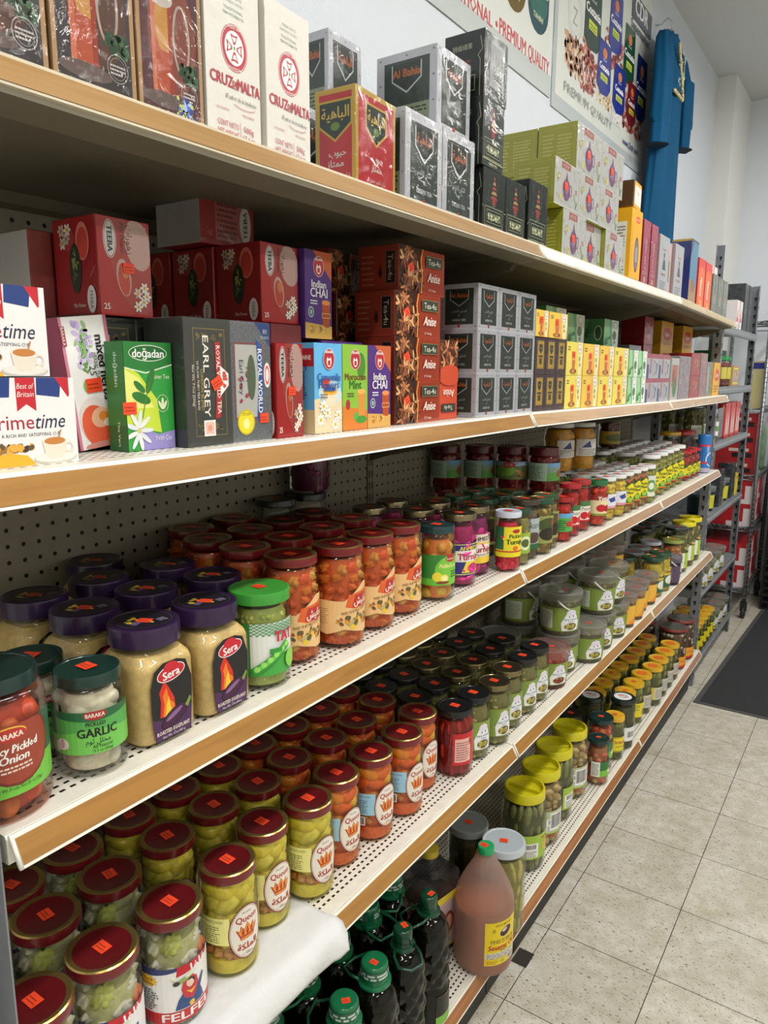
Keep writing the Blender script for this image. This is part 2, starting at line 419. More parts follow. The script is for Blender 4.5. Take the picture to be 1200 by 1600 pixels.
mb = MB(); mb.box((-.6, -3, CEIL), (4.4, 9.2, CEIL+.1), P('#cfd1ce', .9)); struct('ceiling', mb)
WALLM = P('#cfd6de', .55, bump=.5, bs=70)
mb = MB(); mb.box((-.6, -3, 0), (-.462, 5.09, CEIL), WALLM); struct('wall_left', mb)
mb = MB(); mb.box((-.6, 5.09, 0), (-.352, 5.66, CEIL), P('#e2e3e0', .7)); struct('wall_pillar', mb)
mb = MB(); mb.box((-.6, 5.66, 0), (1.3, 5.76, CEIL), P('#dfe5ee', .7)); struct('wall_back', mb)
mb = MB(); mb.box((1.3, 9.1, 0), (4.4, 9.2, CEIL), P('#dfe5ee', .7)); struct('wall_far', mb)
mb = MB(); mb.box((1.2, 5.76, 0), (1.3, 9.1, CEIL), P('#dfe5ee', .7)); struct('wall_return', mb)
mb = MB(); mb.box((4.3, -3, 0), (4.4, 9.2, CEIL), P('#d6d4cc', .8)); struct('wall_right', mb)
mb = MB(); mb.box((-.6, -3.1, 0), (4.4, -3, CEIL), P('#c9c6bc', .8)); struct('wall_front', mb)
for i, (x, y) in enumerate(TUBES):
    t = empty('ceiling_light', (x, y, CEIL)); tag(t, 'white two-tube fluorescent fitting on the shop ceiling', 'ceiling light', 'ceiling lights of the shop')
    mb = MB(); mb.extrude_xz([(-.1, 0), (-.12, -.05), (-.1, -.055), (.1, -.055), (.12, -.05), (.1, 0)], -.62, .62, P('#e8e8e4', .5)); mb.build('housing', t)
    em, n_, l_ = newmat('fluorescent_tube'); n_['Principled BSDF'].inputs['Emission Color'].default_value = (1, .97, .92, 1); n_['Principled BSDF'].inputs['Emission Strength'].default_value = 9
    for sx in (-.05, .05):
        mb = MB(); mb.tube([(sx, -.59, -.078), (sx, .59, -.078)], .013, em, 10); mb.build('tube', t)

# ------------------------------------------------------------------ shop shelving (three 4 ft bays)
SY = [0.0, 1.215, 2.455, 3.555]
SZ = {1: [1.880, 1.885, 1.884, 1.862], 2: [1.522, 1.529, 1.520, 1.520], 3: [1.167, 1.168, 1.156, 1.159], 4: [.737, .731, .736, .748], 5: [.185, .190, .206, .225]}
FX = {1: .012, 2: .007, 3: 0, 4: -.003, 5: -.014}
XB = -.4262
def zs(k, y):
    y = min(max(y, 0), 3.555)
    for i in range(3):
        if y <= SY[i+1] or i == 2:
            t = (y-SY[i])/(SY[i+1]-SY[i]); return SZ[k][i]*(1-t) + SZ[k][i+1]*t
WHITE = P('#e9e6da', .42, var=.05, vs=14)
CREAM = P('#bdb39a', .5, var=.06, vs=10)
UNDER = P('#6c6553', .5, var=.08, vs=8)  # undersides and brackets: shade beneath the shelves is put into this darker colour
DECK = dotted('#e4dfd2', '#15120e', (.0125, .0127), (.0021, .0034), (-.0315, .0048), ('X', 'Y'), .4, .10, True, ymin=-.026)
PEG = dotted('#a49d8c', '#0d0b09', (.0254, .0254), (.0034, .0034), (.2567, 1.3765), ('Y', 'Z'), .55, .10)
POSTM = P('#8f8a7c', .5)
def shelf_mesh(k, i):
    y0, y1 = SY[i]+.0015, SY[i+1]-.0015; za, zb = SZ[k][i], SZ[k][i+1]; x = FX[k]
    mb = MB(); prof = [(XB+.004, 0), (x-.004, 0), (x-.001, -.003), (x-.001, -.030), (x-.045, -.036), (x-.05, -.019), (XB+.05, -.019), (XB+.045, -.034), (XB+.004, -.034)]
    side = P('#ddd8ca', .5)
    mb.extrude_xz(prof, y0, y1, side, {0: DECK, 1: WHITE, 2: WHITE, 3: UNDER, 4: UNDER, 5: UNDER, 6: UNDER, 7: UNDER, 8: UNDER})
    s = (zb-za)/(y1-y0); mb.v = [(a, b, c+za+(b-y0)*s) for a, b, c in mb.v]; return mb, (y0, y1, za, s)
def rail_mesh(k, i, a):
    y0, y1, za, s = a; x = FX[k]
    if k == 5: strip = wood_strip('#a26a3a', '#8a5429')
    elif k == 1 and i == 0: strip = wood_strip('#a88354', '#987443')
    elif k == 1: strip = P(('#dcd9cc', '#b9a884')[i-1], .4, var=.15, vs=25)
    elif k == 2 and i: strip = wood_strip('#bd9561', '#a67d4a')
    else: strip = wood_strip('#a57636', '#94682e')
    mb = MB()
    mb.extrude_xz([(x-.002, .0005), (x+.001, .0014), (x+.0025, -.001), (x+.0165, -.0275), (x+.0175, -.0295), (x+.0135, -.0302), (x-.0005, -.0045)], y0+.002, y1-.002, WHITE if k > 1 else CREAM)
    n = Vector((.0265, 0, .0155)).normalized()*.0006
    a0, a1 = Vector((x+.0032, 0, -.0028)), Vector((x+.0161, 0, -.0265)); q = []
    for p, y in ((a0, y0+.006), (a1, y0+.006), (a1, y1-.006), (a0, y1-.006)): q.append((p.x+n.x, y, p.z+n.z))
    mb.add(q, [(0, 1, 2, 3)], strip)
    for y in (y0+.003, y1-.003):                                   # white end caps of the label holder
        mb.tube([(x+.003, y, -.001), (x+.018, y, -.029)], .0022, WHITE, 6)
    mb.v = [(p, b, c+za+(b-y0)*s) for p, b, c in mb.v]; return mb
BAYL = ['left bay of beige pegboard shop shelving, holding the nearest jars and teas', 'middle bay of beige pegboard shop shelving between two uprights', 'right bay of beige pegboard shop shelving, beside the grey steel rack']
for i in range(3):
    root = empty('shelving_unit', (0, SY[i], 0)); root.location = (0, 0, 0); tag(root, BAYL[i], 'shelves', 'bays of the pegboard shelving')
    mb = MB(); mb.box((XB-.02, SY[i]+.015, .03), (XB, SY[i+1]-.015, 2.0), PEG); mb.build('back_panel', root)
    for y in ((SY[i], SY[i+1]) if i == 2 else (SY[i],)):
        mb = MB(); mb.box((XB-.03, y-.013, 0), (XB+.0032, y+.013, 2.02), POSTM)
        for q in range(62):
            for d in (-.006, .006): mb.box((XB+.0030, y+d-.0015, .1+q*.0305), (XB+.0036, y+d+.0015, .118+q*.0305), P('#14110d', .8))
        mb.build('upright', root)
    for k in range(1, 6):
        m_, a = shelf_mesh(k, i); so = m_.build('shelf', root); so['kind'] = 'thing'
        rail_mesh(k, i, a).build('price_rail', so)
        if k < 5:
            for y in (SY[i]+.004, SY[i+1]-.007):
                mb = MB(); z = zs(k, y)-.034; x = FX[k]
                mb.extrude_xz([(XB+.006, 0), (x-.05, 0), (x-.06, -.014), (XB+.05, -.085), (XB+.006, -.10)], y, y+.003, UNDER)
                mb.v = [(p, b, c+z) for p, b, c in mb.v]; mb.build('bracket', so)
    mb = MB(); mb.box((-.07, SY[i]+.002, 0), (-.05, SY[i+1]-.002, .155), P('#2a2826', .6)); mb.build('kick_plate', root)

# grey steel post of the rack that ends beside the left bay
def slots(mb, x, y, z0, z1, ax, m, st=.05):
    z = z0
    while z < z1:
        for (dz, w) in ((0, .0065), (-.011, .0035)):
            if ax == 'x': mb.box((x-.0003, y-w, z+dz-.006), (x+.0003, y+w, z+dz+.006), m)
            else: mb.box((x-w, y-.0003, z+dz-.006), (x+w, y+.0003, z+dz+.006), m)
        z += st
STEEL = P('#8d9196', .42, metal=.35, var=.06, vs=20)
HOLE = P('#17181a', .8)
root = empty('steel_post', (0, 0, 0)); tag(root, 'grey steel rack post at the left end of the shelves', 'post')
mb = MB(); mb.box((-.036, -.052, 0), (-.034, -.006, 1.45), STEEL); mb.box((-.036, -.008, 0), (.002, -.0062, 1.45), STEEL); mb.build('angle_post', root)
mb = MB(); mb.box((-.04, -.056, 0), (.004, -.004, .01), P('#3a3a3c', .7)); mb.build('foot', root)

# black floor mat with a pale rubber border
t = empty('floor_mat', (0, 0, 0)); tag(t, 'black ribbed floor mat lying in the aisle near the wire rack', 'mat')
def skew(mb, dz=0):
    mb.v = [(x+(y-3.42)*.035, y, z) for x, y, z in mb.v]; return mb
mb = MB(); mb.box((.03, 3.43, .0004), (1.3, 5.3, .006), P('#2b2d30', .9, var=.35, vs=160, bump=.6, bs=300)); skew(mb).build('mat_surface', t)
mb = MB()
for a, b in (((.005, 3.405, .0003), (1.325, 3.43, .004)), ((.005, 5.3, .0003), (1.325, 5.325, .004)), ((.005, 3.43, .0003), (.03, 5.3, .004)), ((1.3, 3.43, .0003), (1.325, 5.3, .004))): mb.box(a, b, P('#4a4a48', .8))
skew(mb).build('border', t)
# chipped strips where floor tiles are broken beside the kick plate
mb = MB(); mb.box((-.045, 1.36, .0002), (.0, 1.42, .0006), P('#2e2924', .9)); tag(mb.build('floor_chip'), 'dark chipped patch of floor tile beside the bottom shelf', 'floor damage')

# ------------------------------------------------------------------ posters and dress on the wall
def wallart(art, root, name, x, y, z, curl=.0):
    mb = MB(); art.emit(mb, lambda u, v, w: (x+w, y+u, z+v), ustep=.5); return mb.build(name, root)
GLOSS = lambda c: P(c, .18, coat=.4)
def poster(y, z, w, h, label, draw):
    root = empty('poster', (-.458, y, z)); tag(root, label, 'poster')
    mb = MB(); mb.rbox((-.003, 0, 0), (.0, w, h), P('#cfd3cf', .16, coat=.3)); mb.build('sheet', root)
    a = Art(w, h, P('#dde2dc', .2, coat=.3)); draw(a, w, h)
    mb = MB(); a.emit(mb, lambda u, v, q: (q, u, v)); mb.build('print', root); return root
def draw1(a, w, h):
    a.rect(w-.03, 0, w, h, GLOSS('#dfe6e2')); a.rect(0, 0, w, .07, GLOSS('#c3cbca'))
    a.text('INTERNATIONAL', .945, .085, .042, '#a3202c', wmax=.41, bold=.0016); a.ell(1.18, .085, .008, .009, '#a3202c')
    a.text('PREMIUM', 1.30, .09, .046, '#a3202c', wfix=.2, bold=.0016); a.text('QUALITY', 1.51, .09, .046, '#a3202c', wfix=.18, bold=.0016)
    for cx, c1, c2 in ((1.3, '#c7a44a', '#6b5420'), (1.49, '#2f6b62', '#1d4a55'), (1.05, '#c7a44a', '#6b5420'), (.8, '#2f6b62', '#1d4a55')):
        a.ell(cx, .25, .088, .085, GLOSS(c2)); a.rect(cx-.088, .25, cx+.088, .42, GLOSS(c2)); a.ell(cx, .265, .074, .06, GLOSS(c1)); a.rect(cx-.078, .29, cx+.078, .40, GLOSS('#d8c9a0')); a.ell(cx, .43, .092, .05, GLOSS('#e3ddc8'))
        a.ell(cx, .315, .06, .035, GLOSS('#b58a63')); a.ell(cx, .32, .04, .022, GLOSS('#8f5d3a')); a.ell(cx+.015, .365, .04, .03, GLOSS('#e8dcc0')); a.text('TAHINI', cx, .215, .018, '#e8dfb8')
poster(.75, 2.585, 1.62, .72, 'shiny pale poster with red lettering and round tubs, left one on the wall', draw1)
def pack(a, cx, cy, w, h, c, tag_c='#b9c63a'):
    a.poly([(cx-w/2, cy-h/2+.02), (cx-w*.2, cy-h/2-.01), (cx+w*.3, cy-h/2), (cx+w/2, cy-h/2+.03), (cx+w/2-.01, cy+h/2), (cx-w/2+.01, cy+h/2)], GLOSS(c))
    a.ell(cx, cy+h*.28, w*.16, h*.10, '#c0703a'); a.text(ar('كستانيا'), cx, cy+h*.16, h*.06, '#f2f2ea', wmax=w*.5)
    a.text('Costania', cx, cy, h*.13, '#f4f4f0', wmax=w*.92, bold=.002); a.rect(cx-w*.25, cy-h*.27, cx+w*.25, cy-h*.14, tag_c); a.lines(cx-w*.2, cy-h*.25, cx+w*.2, cy-h*.16, 2, '#3b4a14')
def draw2(a, w, h):
    a.rect(0, 0, .03, h, GLOSS('#b8c2c4')); a.rect(0, 0, w, .05, GLOSS('#bcc6c8'))
    a.ring(.195, .36, .075, .08, .004, '#8c938f'); a.ring(.195, .36, .06, .065, .002, '#8c938f'); a.text('Z', .195, .36, .06, '#8c9390')
    NUT = ['#a9825f', '#8a5f42', '#c4a27c', '#70402c', '#b8906c']; RED = ['#7e2e26', '#a04434', '#5e1f1a', '#b5705a']
    a.scatter(.09, .14, .29, .30, 110, NUT, .017, 4); a.scatter(.27, .13, .46, .33, 150, RED, .013, 5); a.scatter(.45, .14, .66, .22, 110, ['#c9b08c', '#b3946a', '#d8c8a8'], .009, 6)
    a.scatter(.52, .3, .9, .46, 170, RED, .012, 7); a.scatter(.8, .13, 1.12, .30, 190, RED, .012, 8); a.poly([(.66, .12), (.8, .12), (.8, .24), (.66, .24)], '#c9c7c4'); a.scatter(.66, .12, .8, .24, 110, ['#e4e2dc', '#d2cfc8', '#a8a8b8'], .008, 9)
    pack(a, .385, .44, .19, .26, '#23403a'); pack(a, .66, .5, .17, .22, '#2a3696'); pack(a, .86, .44, .16, .22, '#1f5138'); pack(a, .54, .29, .17, .19, '#2a3696'); pack(a, .745, .265, .17, .18, '#2a3696')
    pack(a, .93, .26, .14, .17, '#7d1f27'); pack(a, 1.06, .36, .17, .26, '#1d2d73')
    a.rect(.86, .6, 1.16, .7, '#555b66'); a.text('CDR', 1.0, .66, .07, '#f0f0f0', bold=.003); a.text('Supermarket', 1.0, .575, .04, '#4c5160', wmax=.3, bold=.002)
    a.text('PREMIUM QUALITY', .39, .10, .034, '#7f8684', wfix=.56); a.text('www.2cdr.com', .95, .085, .028, '#39487c', wmax=.3, bold=.001)
poster(2.385, 2.565, 1.16, .83, 'poster of nut packets with premium quality lettering, beside the blue dress', draw2)

def dress():
    """teal gown hanging on a clothes hanger against the wall, sleeves hanging beside it"""
    root = empty('blue_dress', (0, 0, 0)); tag(root, 'teal blue long-sleeved gown with gold embroidery hanging on the wall', 'dress')
    T = P('#06527c', .8, spec=.2, var=.2, vs=5, bump=.25, bs=30, stretch=(1, 1, .12)); cx, cy = -.385, 3.64
    def body(rows, nm, fold=7, amp=.012, ph=0):
        mb = MB(); n = 48; rings = []
        for (z, oy, ox, ry, rx) in rows:
            rings.append([(cx+ox+(rx+amp*.6*math.cos(fold*t+ph)*(1 if rx > .02 else .3))*math.cos(t), cy+oy+(ry+amp*math.sin(fold*t+z*2+ph))*math.sin(t), z) for t in [2*PI*i/n for i in range(n)]])
        v = [p for r in rings for p in r]; f = []
        for j in range(len(rings)-1):
            for i in range(n): f.append((j*n+i, j*n+(i+1) % n, (j+1)*n+(i+1) % n, (j+1)*n+i))
        f.append(tuple(range(n))); f.append(tuple(reversed([(len(rings)-1)*n+i for i in range(n)]))); mb.add(v, f, T, True); return mb.build(nm, root)
    body([(2.08, -.02, 0, .262, .05), (2.2, -.02, 0, .255, .05), (2.5, -.01, 0, .215, .05), (2.75, 0, 0, .18, .05), (2.9, 0, 0, .165, .05), (3.02, 0, 0, .185, .052), (3.12, 0, 0, .2, .045), (3.17, 0, 0, .17, .03), (3.20, 0, 0, .08, .026)], 'gown', 9, .010)
    for s, L, nm in ((-1, 2.66, 'sleeve'), (1, 2.74, 'sleeve')):
        body([(L+.0, s*.225, .03, .066, .034), (L+.08, s*.225, .03, .070, .036), (L+.085, s*.223, .03, .056, .03), (L+.11, s*.225, .03, .082, .042), (L+.3, s*.215, .03, .075, .04), (3.05, s*.2, .02, .062, .036), (3.13, s*.175, .01, .05, .03), (3.17, s*.14, 0, .03, .02)], nm, 5, .005, s)
        mb = MB(); mb.disc(.05, 0, 24, P('#06222f', .9), up=False); mb.build('cuff_lining', root, (cx+.03, cy+s*.225, L-.0008))
    mb = MB(); G = P('#d8c48a', .4, metal=.3); rg = random.Random(3)
    mb.tube([(cx+.055, cy-.07, 3.13), (cx+.057, cy+.06, 2.932), (cx+.055, cy-.10, 2.925)], .004, G, 6); mb.tube([(cx+.056, cy+.06, 2.93), (cx+.052, cy+.065, 3.12)], .003, G, 6)
    for k in range(26):
        t = k/25; mb.blob((cx+.058, cy-.07+.13*t, 3.13-.20*t), (.006, .009, .009), G, sub=1, rg=rg)
    for k in range(18): mb.blob((cx+.056, cy-.1+.16*k/17, 2.925), (.006, .009, .010), G, sub=1, rg=rg)
    for k in range(14): mb.blob((cx+.054, cy+.02+.05*math.sin(k), 3.12-.012*k), (.004, .004, .012), P('#b9d0cf', .4), sub=1, rg=rg)
    mb.build('embroidery', root)
    mb = MB(); mb.tube([(cx, cy-.15, 3.165), (cx, cy-.08, 3.2), (cx, cy, 3.225), (cx, cy+.08, 3.2), (cx, cy+.15, 3.165)], .006, glass('#e8eef2')); mb.tube([(cx, cy, 3.225), (cx, cy, 3.26), (cx-.02, cy, 3.285), (cx-.045, cy, 3.27)], .003, P('#c9ccd0', .3, metal=.8)); mb.tube([(cx-.075, cy, 3.265), (cx-.04, cy, 3.265)], .004, P('#d0d2d4', .4))
    mb.build('hanger', root)
dress()
# ------------------------------------------------------------------ cartons
def carton(cat, name, d, w, h, base, front, side, stick=None, top=None, wrapc=None, spec=None, soft=0, mats=None):
    """origin = front near bottom corner; front faces +x, side faces -y"""
    root = empty(name); root['category'] = cat
    mb = MB(); b = P(base, .3, coat=.25, g=1.22) if isinstance(base, str) else base
    if soft:
        pack_body(mb, d, w, h, b, soft)
    else: mb.rbox((-d, 0, 0), (0, w, h), b, min(.0014, h*.04))
    if front is not None: front.emit(mb, lambda u, v, q: (q, u, v), sx=w/front.w, sy=h/front.h)
    if side is not None: side.emit(mb, lambda u, v, q: (-d+u, -q, v), sx=d/side.w, sy=h/side.h)
    if top: mb.add([(-d+.001, .001, h+.0003), (-.001, .001, h+.0003), (-.001, w-.001, h+.0003), (-d+.001, w-.001, h+.0003)], [(0, 1, 2, 3)], P(top))
    mb.build('carton' if not soft else 'packet', root)
    if wrapc:
        mb = MB(); e = .0009; mb.rbox((-d-e, -e, 0.0002), (e, w+e, h+e), glass('#fbfbfb', .06, bump=wrapc, bs=26), .0015); mb.build('plastic_wrap', root)
    if stick: sticker(root, .0016 if wrapc else .0012, stick[0], stick[1], stick[2] if len(stick) > 2 else .012, stick[3] if len(stick) > 3 else 0, up=False)
    return root
def pack_body(mb, d, w, h, m, soft):
    """paper or foil packet: slightly pillowed with pinched top fold"""
    nx, ny, nz = 6, 8, 14; V = {}; v = []; f = []
    def pt(i, j, k):
        a, b, c = i/nx, j/ny, k/nz; x = -d*(1-a); y = w*b; z = h*c
        e = math.sin(PI*min(max(c, 0), 1))**.4*soft; x += (a-.5)*2*e*math.sin(PI*b)*.9; y += (b-.5)*2*e*math.sin(PI*a)*.6
        t = max(0, (c-.86)/.14); x = x*(1-t*.35)-d*.5*t*.35
        return (x, y, z)
    def vid(i, j, k):
        if (i, j, k) not in V: V[(i, j, k)] = len(v); v.append(pt(i, j, k))
        return V[(i, j, k)]
    for j in range(ny):
        for k in range(nz):
            f.append((vid(nx, j, k), vid(nx, j+1, k), vid(nx, j+1, k+1), vid(nx, j, k+1))); f.append((vid(0, j+1, k), vid(0, j, k), vid(0, j, k+1), vid(0, j+1, k+1)))
    for i in range(nx):
        for k in range(nz):
            f.append((vid(i, 0, k), vid(i+1, 0, k), vid(i+1, 0, k+1), vid(i, 0, k+1))); f.append((vid(i+1, ny, k), vid(i, ny, k), vid(i, ny, k+1), vid(i+1, ny, k+1)))
        for j in range(ny):
            f.append((vid(i, j, nz), vid(i+1, j, nz), vid(i+1, j+1, nz), vid(i, j+1, nz))); f.append((vid(i, j+1, 0), vid(i+1, j+1, 0), vid(i+1, j, 0), vid(i, j, 0)))
    mb.add(v, f, m, True)
def glass_cup(a, cx, cy, s, tea='#c8542a', tea2='#e9a83a', g='#d9c9b8'):
    a.poly([(cx-.5*s, cy+s), (cx-.42*s, cy-s), (cx+.42*s, cy-s), (cx+.5*s, cy+s)], tea); a.poly([(cx-.38*s, cy+.95*s), (cx-.3*s, cy+.1*s), (cx+.15*s, cy+.05*s), (cx+.3*s, cy+.95*s)], tea2)
    a.ell(cx, cy+s, .5*s, .12*s, g); a.ell(cx, cy+.97*s, .42*s, .08*s, tea2); a.ring(cx+.62*s, cy+.2*s, .28*s, .5*s, .07*s, g); a.ell(cx, cy-s, .62*s, .1*s, g)

# --- artwork of each kind of carton
def art_glasstea(dark):
    F = Art(.094, .17, '#c09a6c'); bg = '#3a3437' if dark else '#5e3338'
    F.rect(.005, .006, .089, .17, bg); F.ell(.05, .09, .035, .06, '#5d3a2c' if dark else '#8a4733'); F.rect(.02, .03, .05, .12, '#c3532c'); F.poly([(.022, .1), (.03, .075), (.044, .072), (.048, .115), (.02, .13)], '#e2a13c')
    F.rect(.02, .03, .026, .125, '#d8734c'); F.rect(.044, .03, .05, .12, '#a83e22'); F.ring(.063, .09, .013, .035, .003, '#b9a79c'); F.ell(.035, .125, .017, .01, '#cfc6bc'); F.ell(.035, .024, .03, .008, '#6d5b57')
    F.scatter(.055, .045, .088, .07, 26, ['#2f5a3a', '#3f7048', '#24462c'], .005, 3); F.ring(.072, .036, .0125, .0135, .0008, '#a9a39f'); F.ring(.072, .036, .0095, .0105, .0005, '#a9a39f'); F.lines(.063, .03, .081, .041, 3, '#a9a39f')
    if not dark: F.text('EL RAMZY', .062, .155, .011, '#e5dcd6', wmax=.05, bold=.0004); F.scatter(.05, .004, .08, .035, 40, ['#3d57a8', '#8fa8e0', '#22346e', '#a8b060'], .004, 8)
    S = Art(.07, .17, '#b9946a'); return F, S
def art_mate():
    F = Art(.088, .19, P('#d3d0c8', .6, bump=.3, bs=40)); S = Art(.06, .19, P('#c6c2b8', .6)); r = '#9c2433'
    for i, t in enumerate(('YERBA MATE', 'ELABORADA CON PALO', 'TRADITIONAL', 'YERBA MATE HERBAL TEA')): F.text(t, .046, .168-.006*i-(.002 if i > 1 else 0), .0035, '#2f5d46', wmax=.034)
    F.ell(.046, .112, .0215, .0265, r, 32); F.ell(.046, .112, .0155, .019, '#ece9e2', 32); F.ring(.046, .112, .0205, .0255, .0006, '#ece9e2')
    for k in range(4):
        c, s = math.cos(k*PI/2), math.sin(k*PI/2); q = [(.0035, .0015), (.013, .006), (.0115, 0), (.013, -.006), (.0035, -.0015)]
        F.poly([(.046+(x*c-y*s), .112+(x*s+y*c)*1.2) for x, y in q], r); q = [(.006, .0012), (.0105, .0035), (.0098, 0), (.0105, -.0035), (.006, -.0012)]; F.poly([(.046+(x*c-y*s), .112+(x*s+y*c)*1.2) for x, y in q], '#ece9e2')
    F.ell(.046, .112, .0035, .004, '#ece9e2'); F.ell(.046, .112, .0015, .0025, '#3c8a4c')
    F.text('DESDE 1874', .046, .1345, .0032, '#ece9e2', wmax=.022); F.text('EN LA ARGENTINA', .046, .0895, .0028, '#ece9e2', wmax=.022)
    F.text('CRUZ', .024, .073, .013, r, wmax=.036, bold=.0005); F.text('DE', .0455, .0722, .0065, r, wmax=.008, bold=.0003); F.rect(.0415, .0665, .0495, .0675, r); F.text('MALTA', .068, .073, .013, r, wmax=.037, bold=.0005)
    F.text('El sabor de la tradición', .055, .056, .005, '#3a3a3a', wmax=.05, slant=.25); F.line([(.042, .049), (.055, .0462), (.07, .047), (.078, .05)], .0006, r)
    F.text('HECHO EN ARGENTINA', .024, .04, .0024, r, wmax=.02); F.text('MADE IN ARGENTINA', .066, .04, .0024, r, wmax=.02)
    F.text('CONT NETO', .032, .024, .0065, r, wmax=.034); F.text('NET WEIGHT', .032, .014, .0065, r, wmax=.034); F.rect(.0515, .008, .0521, .03, r); F.text('500g', .066, .024, .0065, r, wmax=.02); F.text('17.6oz', .066, .014, .0065, r, wmax=.02)
    return F, S
def art_redbah(wd, h):
    def one(wd):
        a = Art(wd, h, '#c9a63a'); a.rect(.007, .009, wd-.006, h-.007, '#c22630'); cx = wd*.5
        a.poly([(cx-.03, h-.016), (cx+.03, h-.016), (cx+.03, h-.052), (cx, h-.075), (cx-.03, h-.052)], '#c9a63a'); a.poly([(cx-.027, h-.019), (cx+.027, h-.019), (cx+.027, h-.05), (cx, h-.071), (cx-.027, h-.05)], '#1e2f24')
        a.text(ar('الباهية'), cx, h-.034, .016, '#e7c65a', wmax=.048, bold=.0005); a.ell(cx, h-.053, .008, .006, '#6b8b34'); a.text(ar('حبوب'), cx+.004, .055, .01, '#f2e8e0', wmax=.03, bold=.0004); a.text(ar('ممتاز'), cx, .04, .01, '#f2e8e0', wmax=.03, bold=.0004); a.text(ar('شاي اخضر صيني'), cx+.004, .022, .007, '#f2e8e0', wmax=.045)
        return a
    return one(wd), one(.07)
def art_silver(w, h, d, small=False):
    def one(wd, english=False):
        G = P('#e2e5ee', .3, metal=.1, var=.05, vs=12); a = Art(wd, h, G); bx = wd*.13
        a.rect(bx, h*.10, wd-bx*.9, h*.90, '#3c4842' if not small else '#3e4740')
        top = h*.86; cx = (bx+wd-bx*.9)/2; hw = wd*.25
        a.poly([(cx-hw, top), (cx+hw, top), (cx+hw, h*.66), (cx, h*.5), (cx-hw, h*.66)], '#c8ccd2'); a.poly([(cx-hw*.92, top), (cx+hw*.92, top), (cx+hw*.92, h*.67), (cx, h*.525), (cx-hw*.92, h*.67)], '#2c3630')
        if english: a.text('Al Bahia', cx, h*.75, h*.10, '#c26a34', wmax=wd*.46, bold=wd*.006)
        else: a.text(ar('الباهية'), cx, h*.75, h*.10, '#c26a34', wmax=wd*.42, bold=wd*.005)
        if english and not small:
            a.rect(bx, h*.10, wd-bx*.9, h*.36, '#8d9a7a'); a.lines(bx*1.2, h*.12, wd-bx*1.1, h*.34, 5, '#39442f')
        else:
            a.text(ar('الشاي الاخضر'), cx, h*.40, h*.055, '#c9cfd2', wmax=wd*.4); a.text('8', cx, h*.30, h*.05, '#c9cfd2'); a.text('GREEN TEA', cx, h*.2, h*.05, '#c9cfd2', wmax=wd*.42, bold=.0002)
        a.ell(cx, h*.075, wd*.045, h*.05, '#b5562e', 10)
        for px in (bx*.5, wd-bx*.4, cx):
            for py in (h*.05, h*.95): a.ell(px, py, wd*.014, wd*.014, '#6f737b', 8)
        for py in (.35, .65): a.ell(bx*.5, h*py, wd*.014, wd*.014, '#6f737b', 8); a.ell(wd-bx*.4, h*py, wd*.014, wd*.014, '#6f737b', 8)
        return a
    return one(w), one(d, True)
def art_pagoda(w=.095, h=.118, d=.08, barcode=False):
    F = Art(w, h, '#27332f'); g = '#b9bd98'
    if barcode: F.rect(w*.28, h*.2, w*.86, h*.9, '#8d9492'); F.lines(w*.32, h*.25, w*.82, h*.86, 14, '#2b3432'); F.line([(w*.1, 0), (w*.1, h*.8), (w*.16, h*.92), (w*.06, h)], .0012, g)
    else:
        for i, r in enumerate((.16, .13, .10, .07, .04)): F.poly([(w*.5-w*r, h*(.55+i*.075)), (w*.5+w*r, h*(.55+i*.075)), (w*.5+w*r*.6, h*(.6+i*.075)), (w*.5-w*r*.6, h*(.6+i*.075))], ['#b04a44', '#c9a06a'][i % 2])
        F.rect(w*.42, h*.47, w*.58, h*.56, '#a8443f'); F.text(ar('شاي'), w*.5, h*.46, h*.04, g, wmax=w*.3)
        F.frame(w*.08, h*.12, w*.92, h*.42, .0012, g); F.frame(w*.16, h*.17, w*.84, h*.37, .001, g); F.text('GUNPOWDER', w*.5, h*.27, h*.12, g, wmax=w*.56, bold=.0004); F.scatter(w*.2, h*.19, w*.8, h*.35, 24, [g], .0025, 4)
        F.line([(0, h*.1), (w, h*.1)], .0012, g); F.text('GREEN TEA', w*.5, h*.05, h*.045, g, wmax=w*.6)
    S = Art(d, h, '#18211f'); S.line([(d*.9, 0), (d*.9, h*.55), (d*.84, h*.62), (d*.95, h*.7), (d*.9, h*.9)], .001, g); S.text('茶', d*.55, h*.5, h*.13, '#a5423f'); S.text('特级绿茶', d*.45, h*.78, h*.07, g, wmax=d*.5); S.frame(d*.12, h*.1, d*.78, h*.34, .001, g); S.text('3505', d*.45, h*.22, h*.1, g, wmax=d*.4)
    return F, S
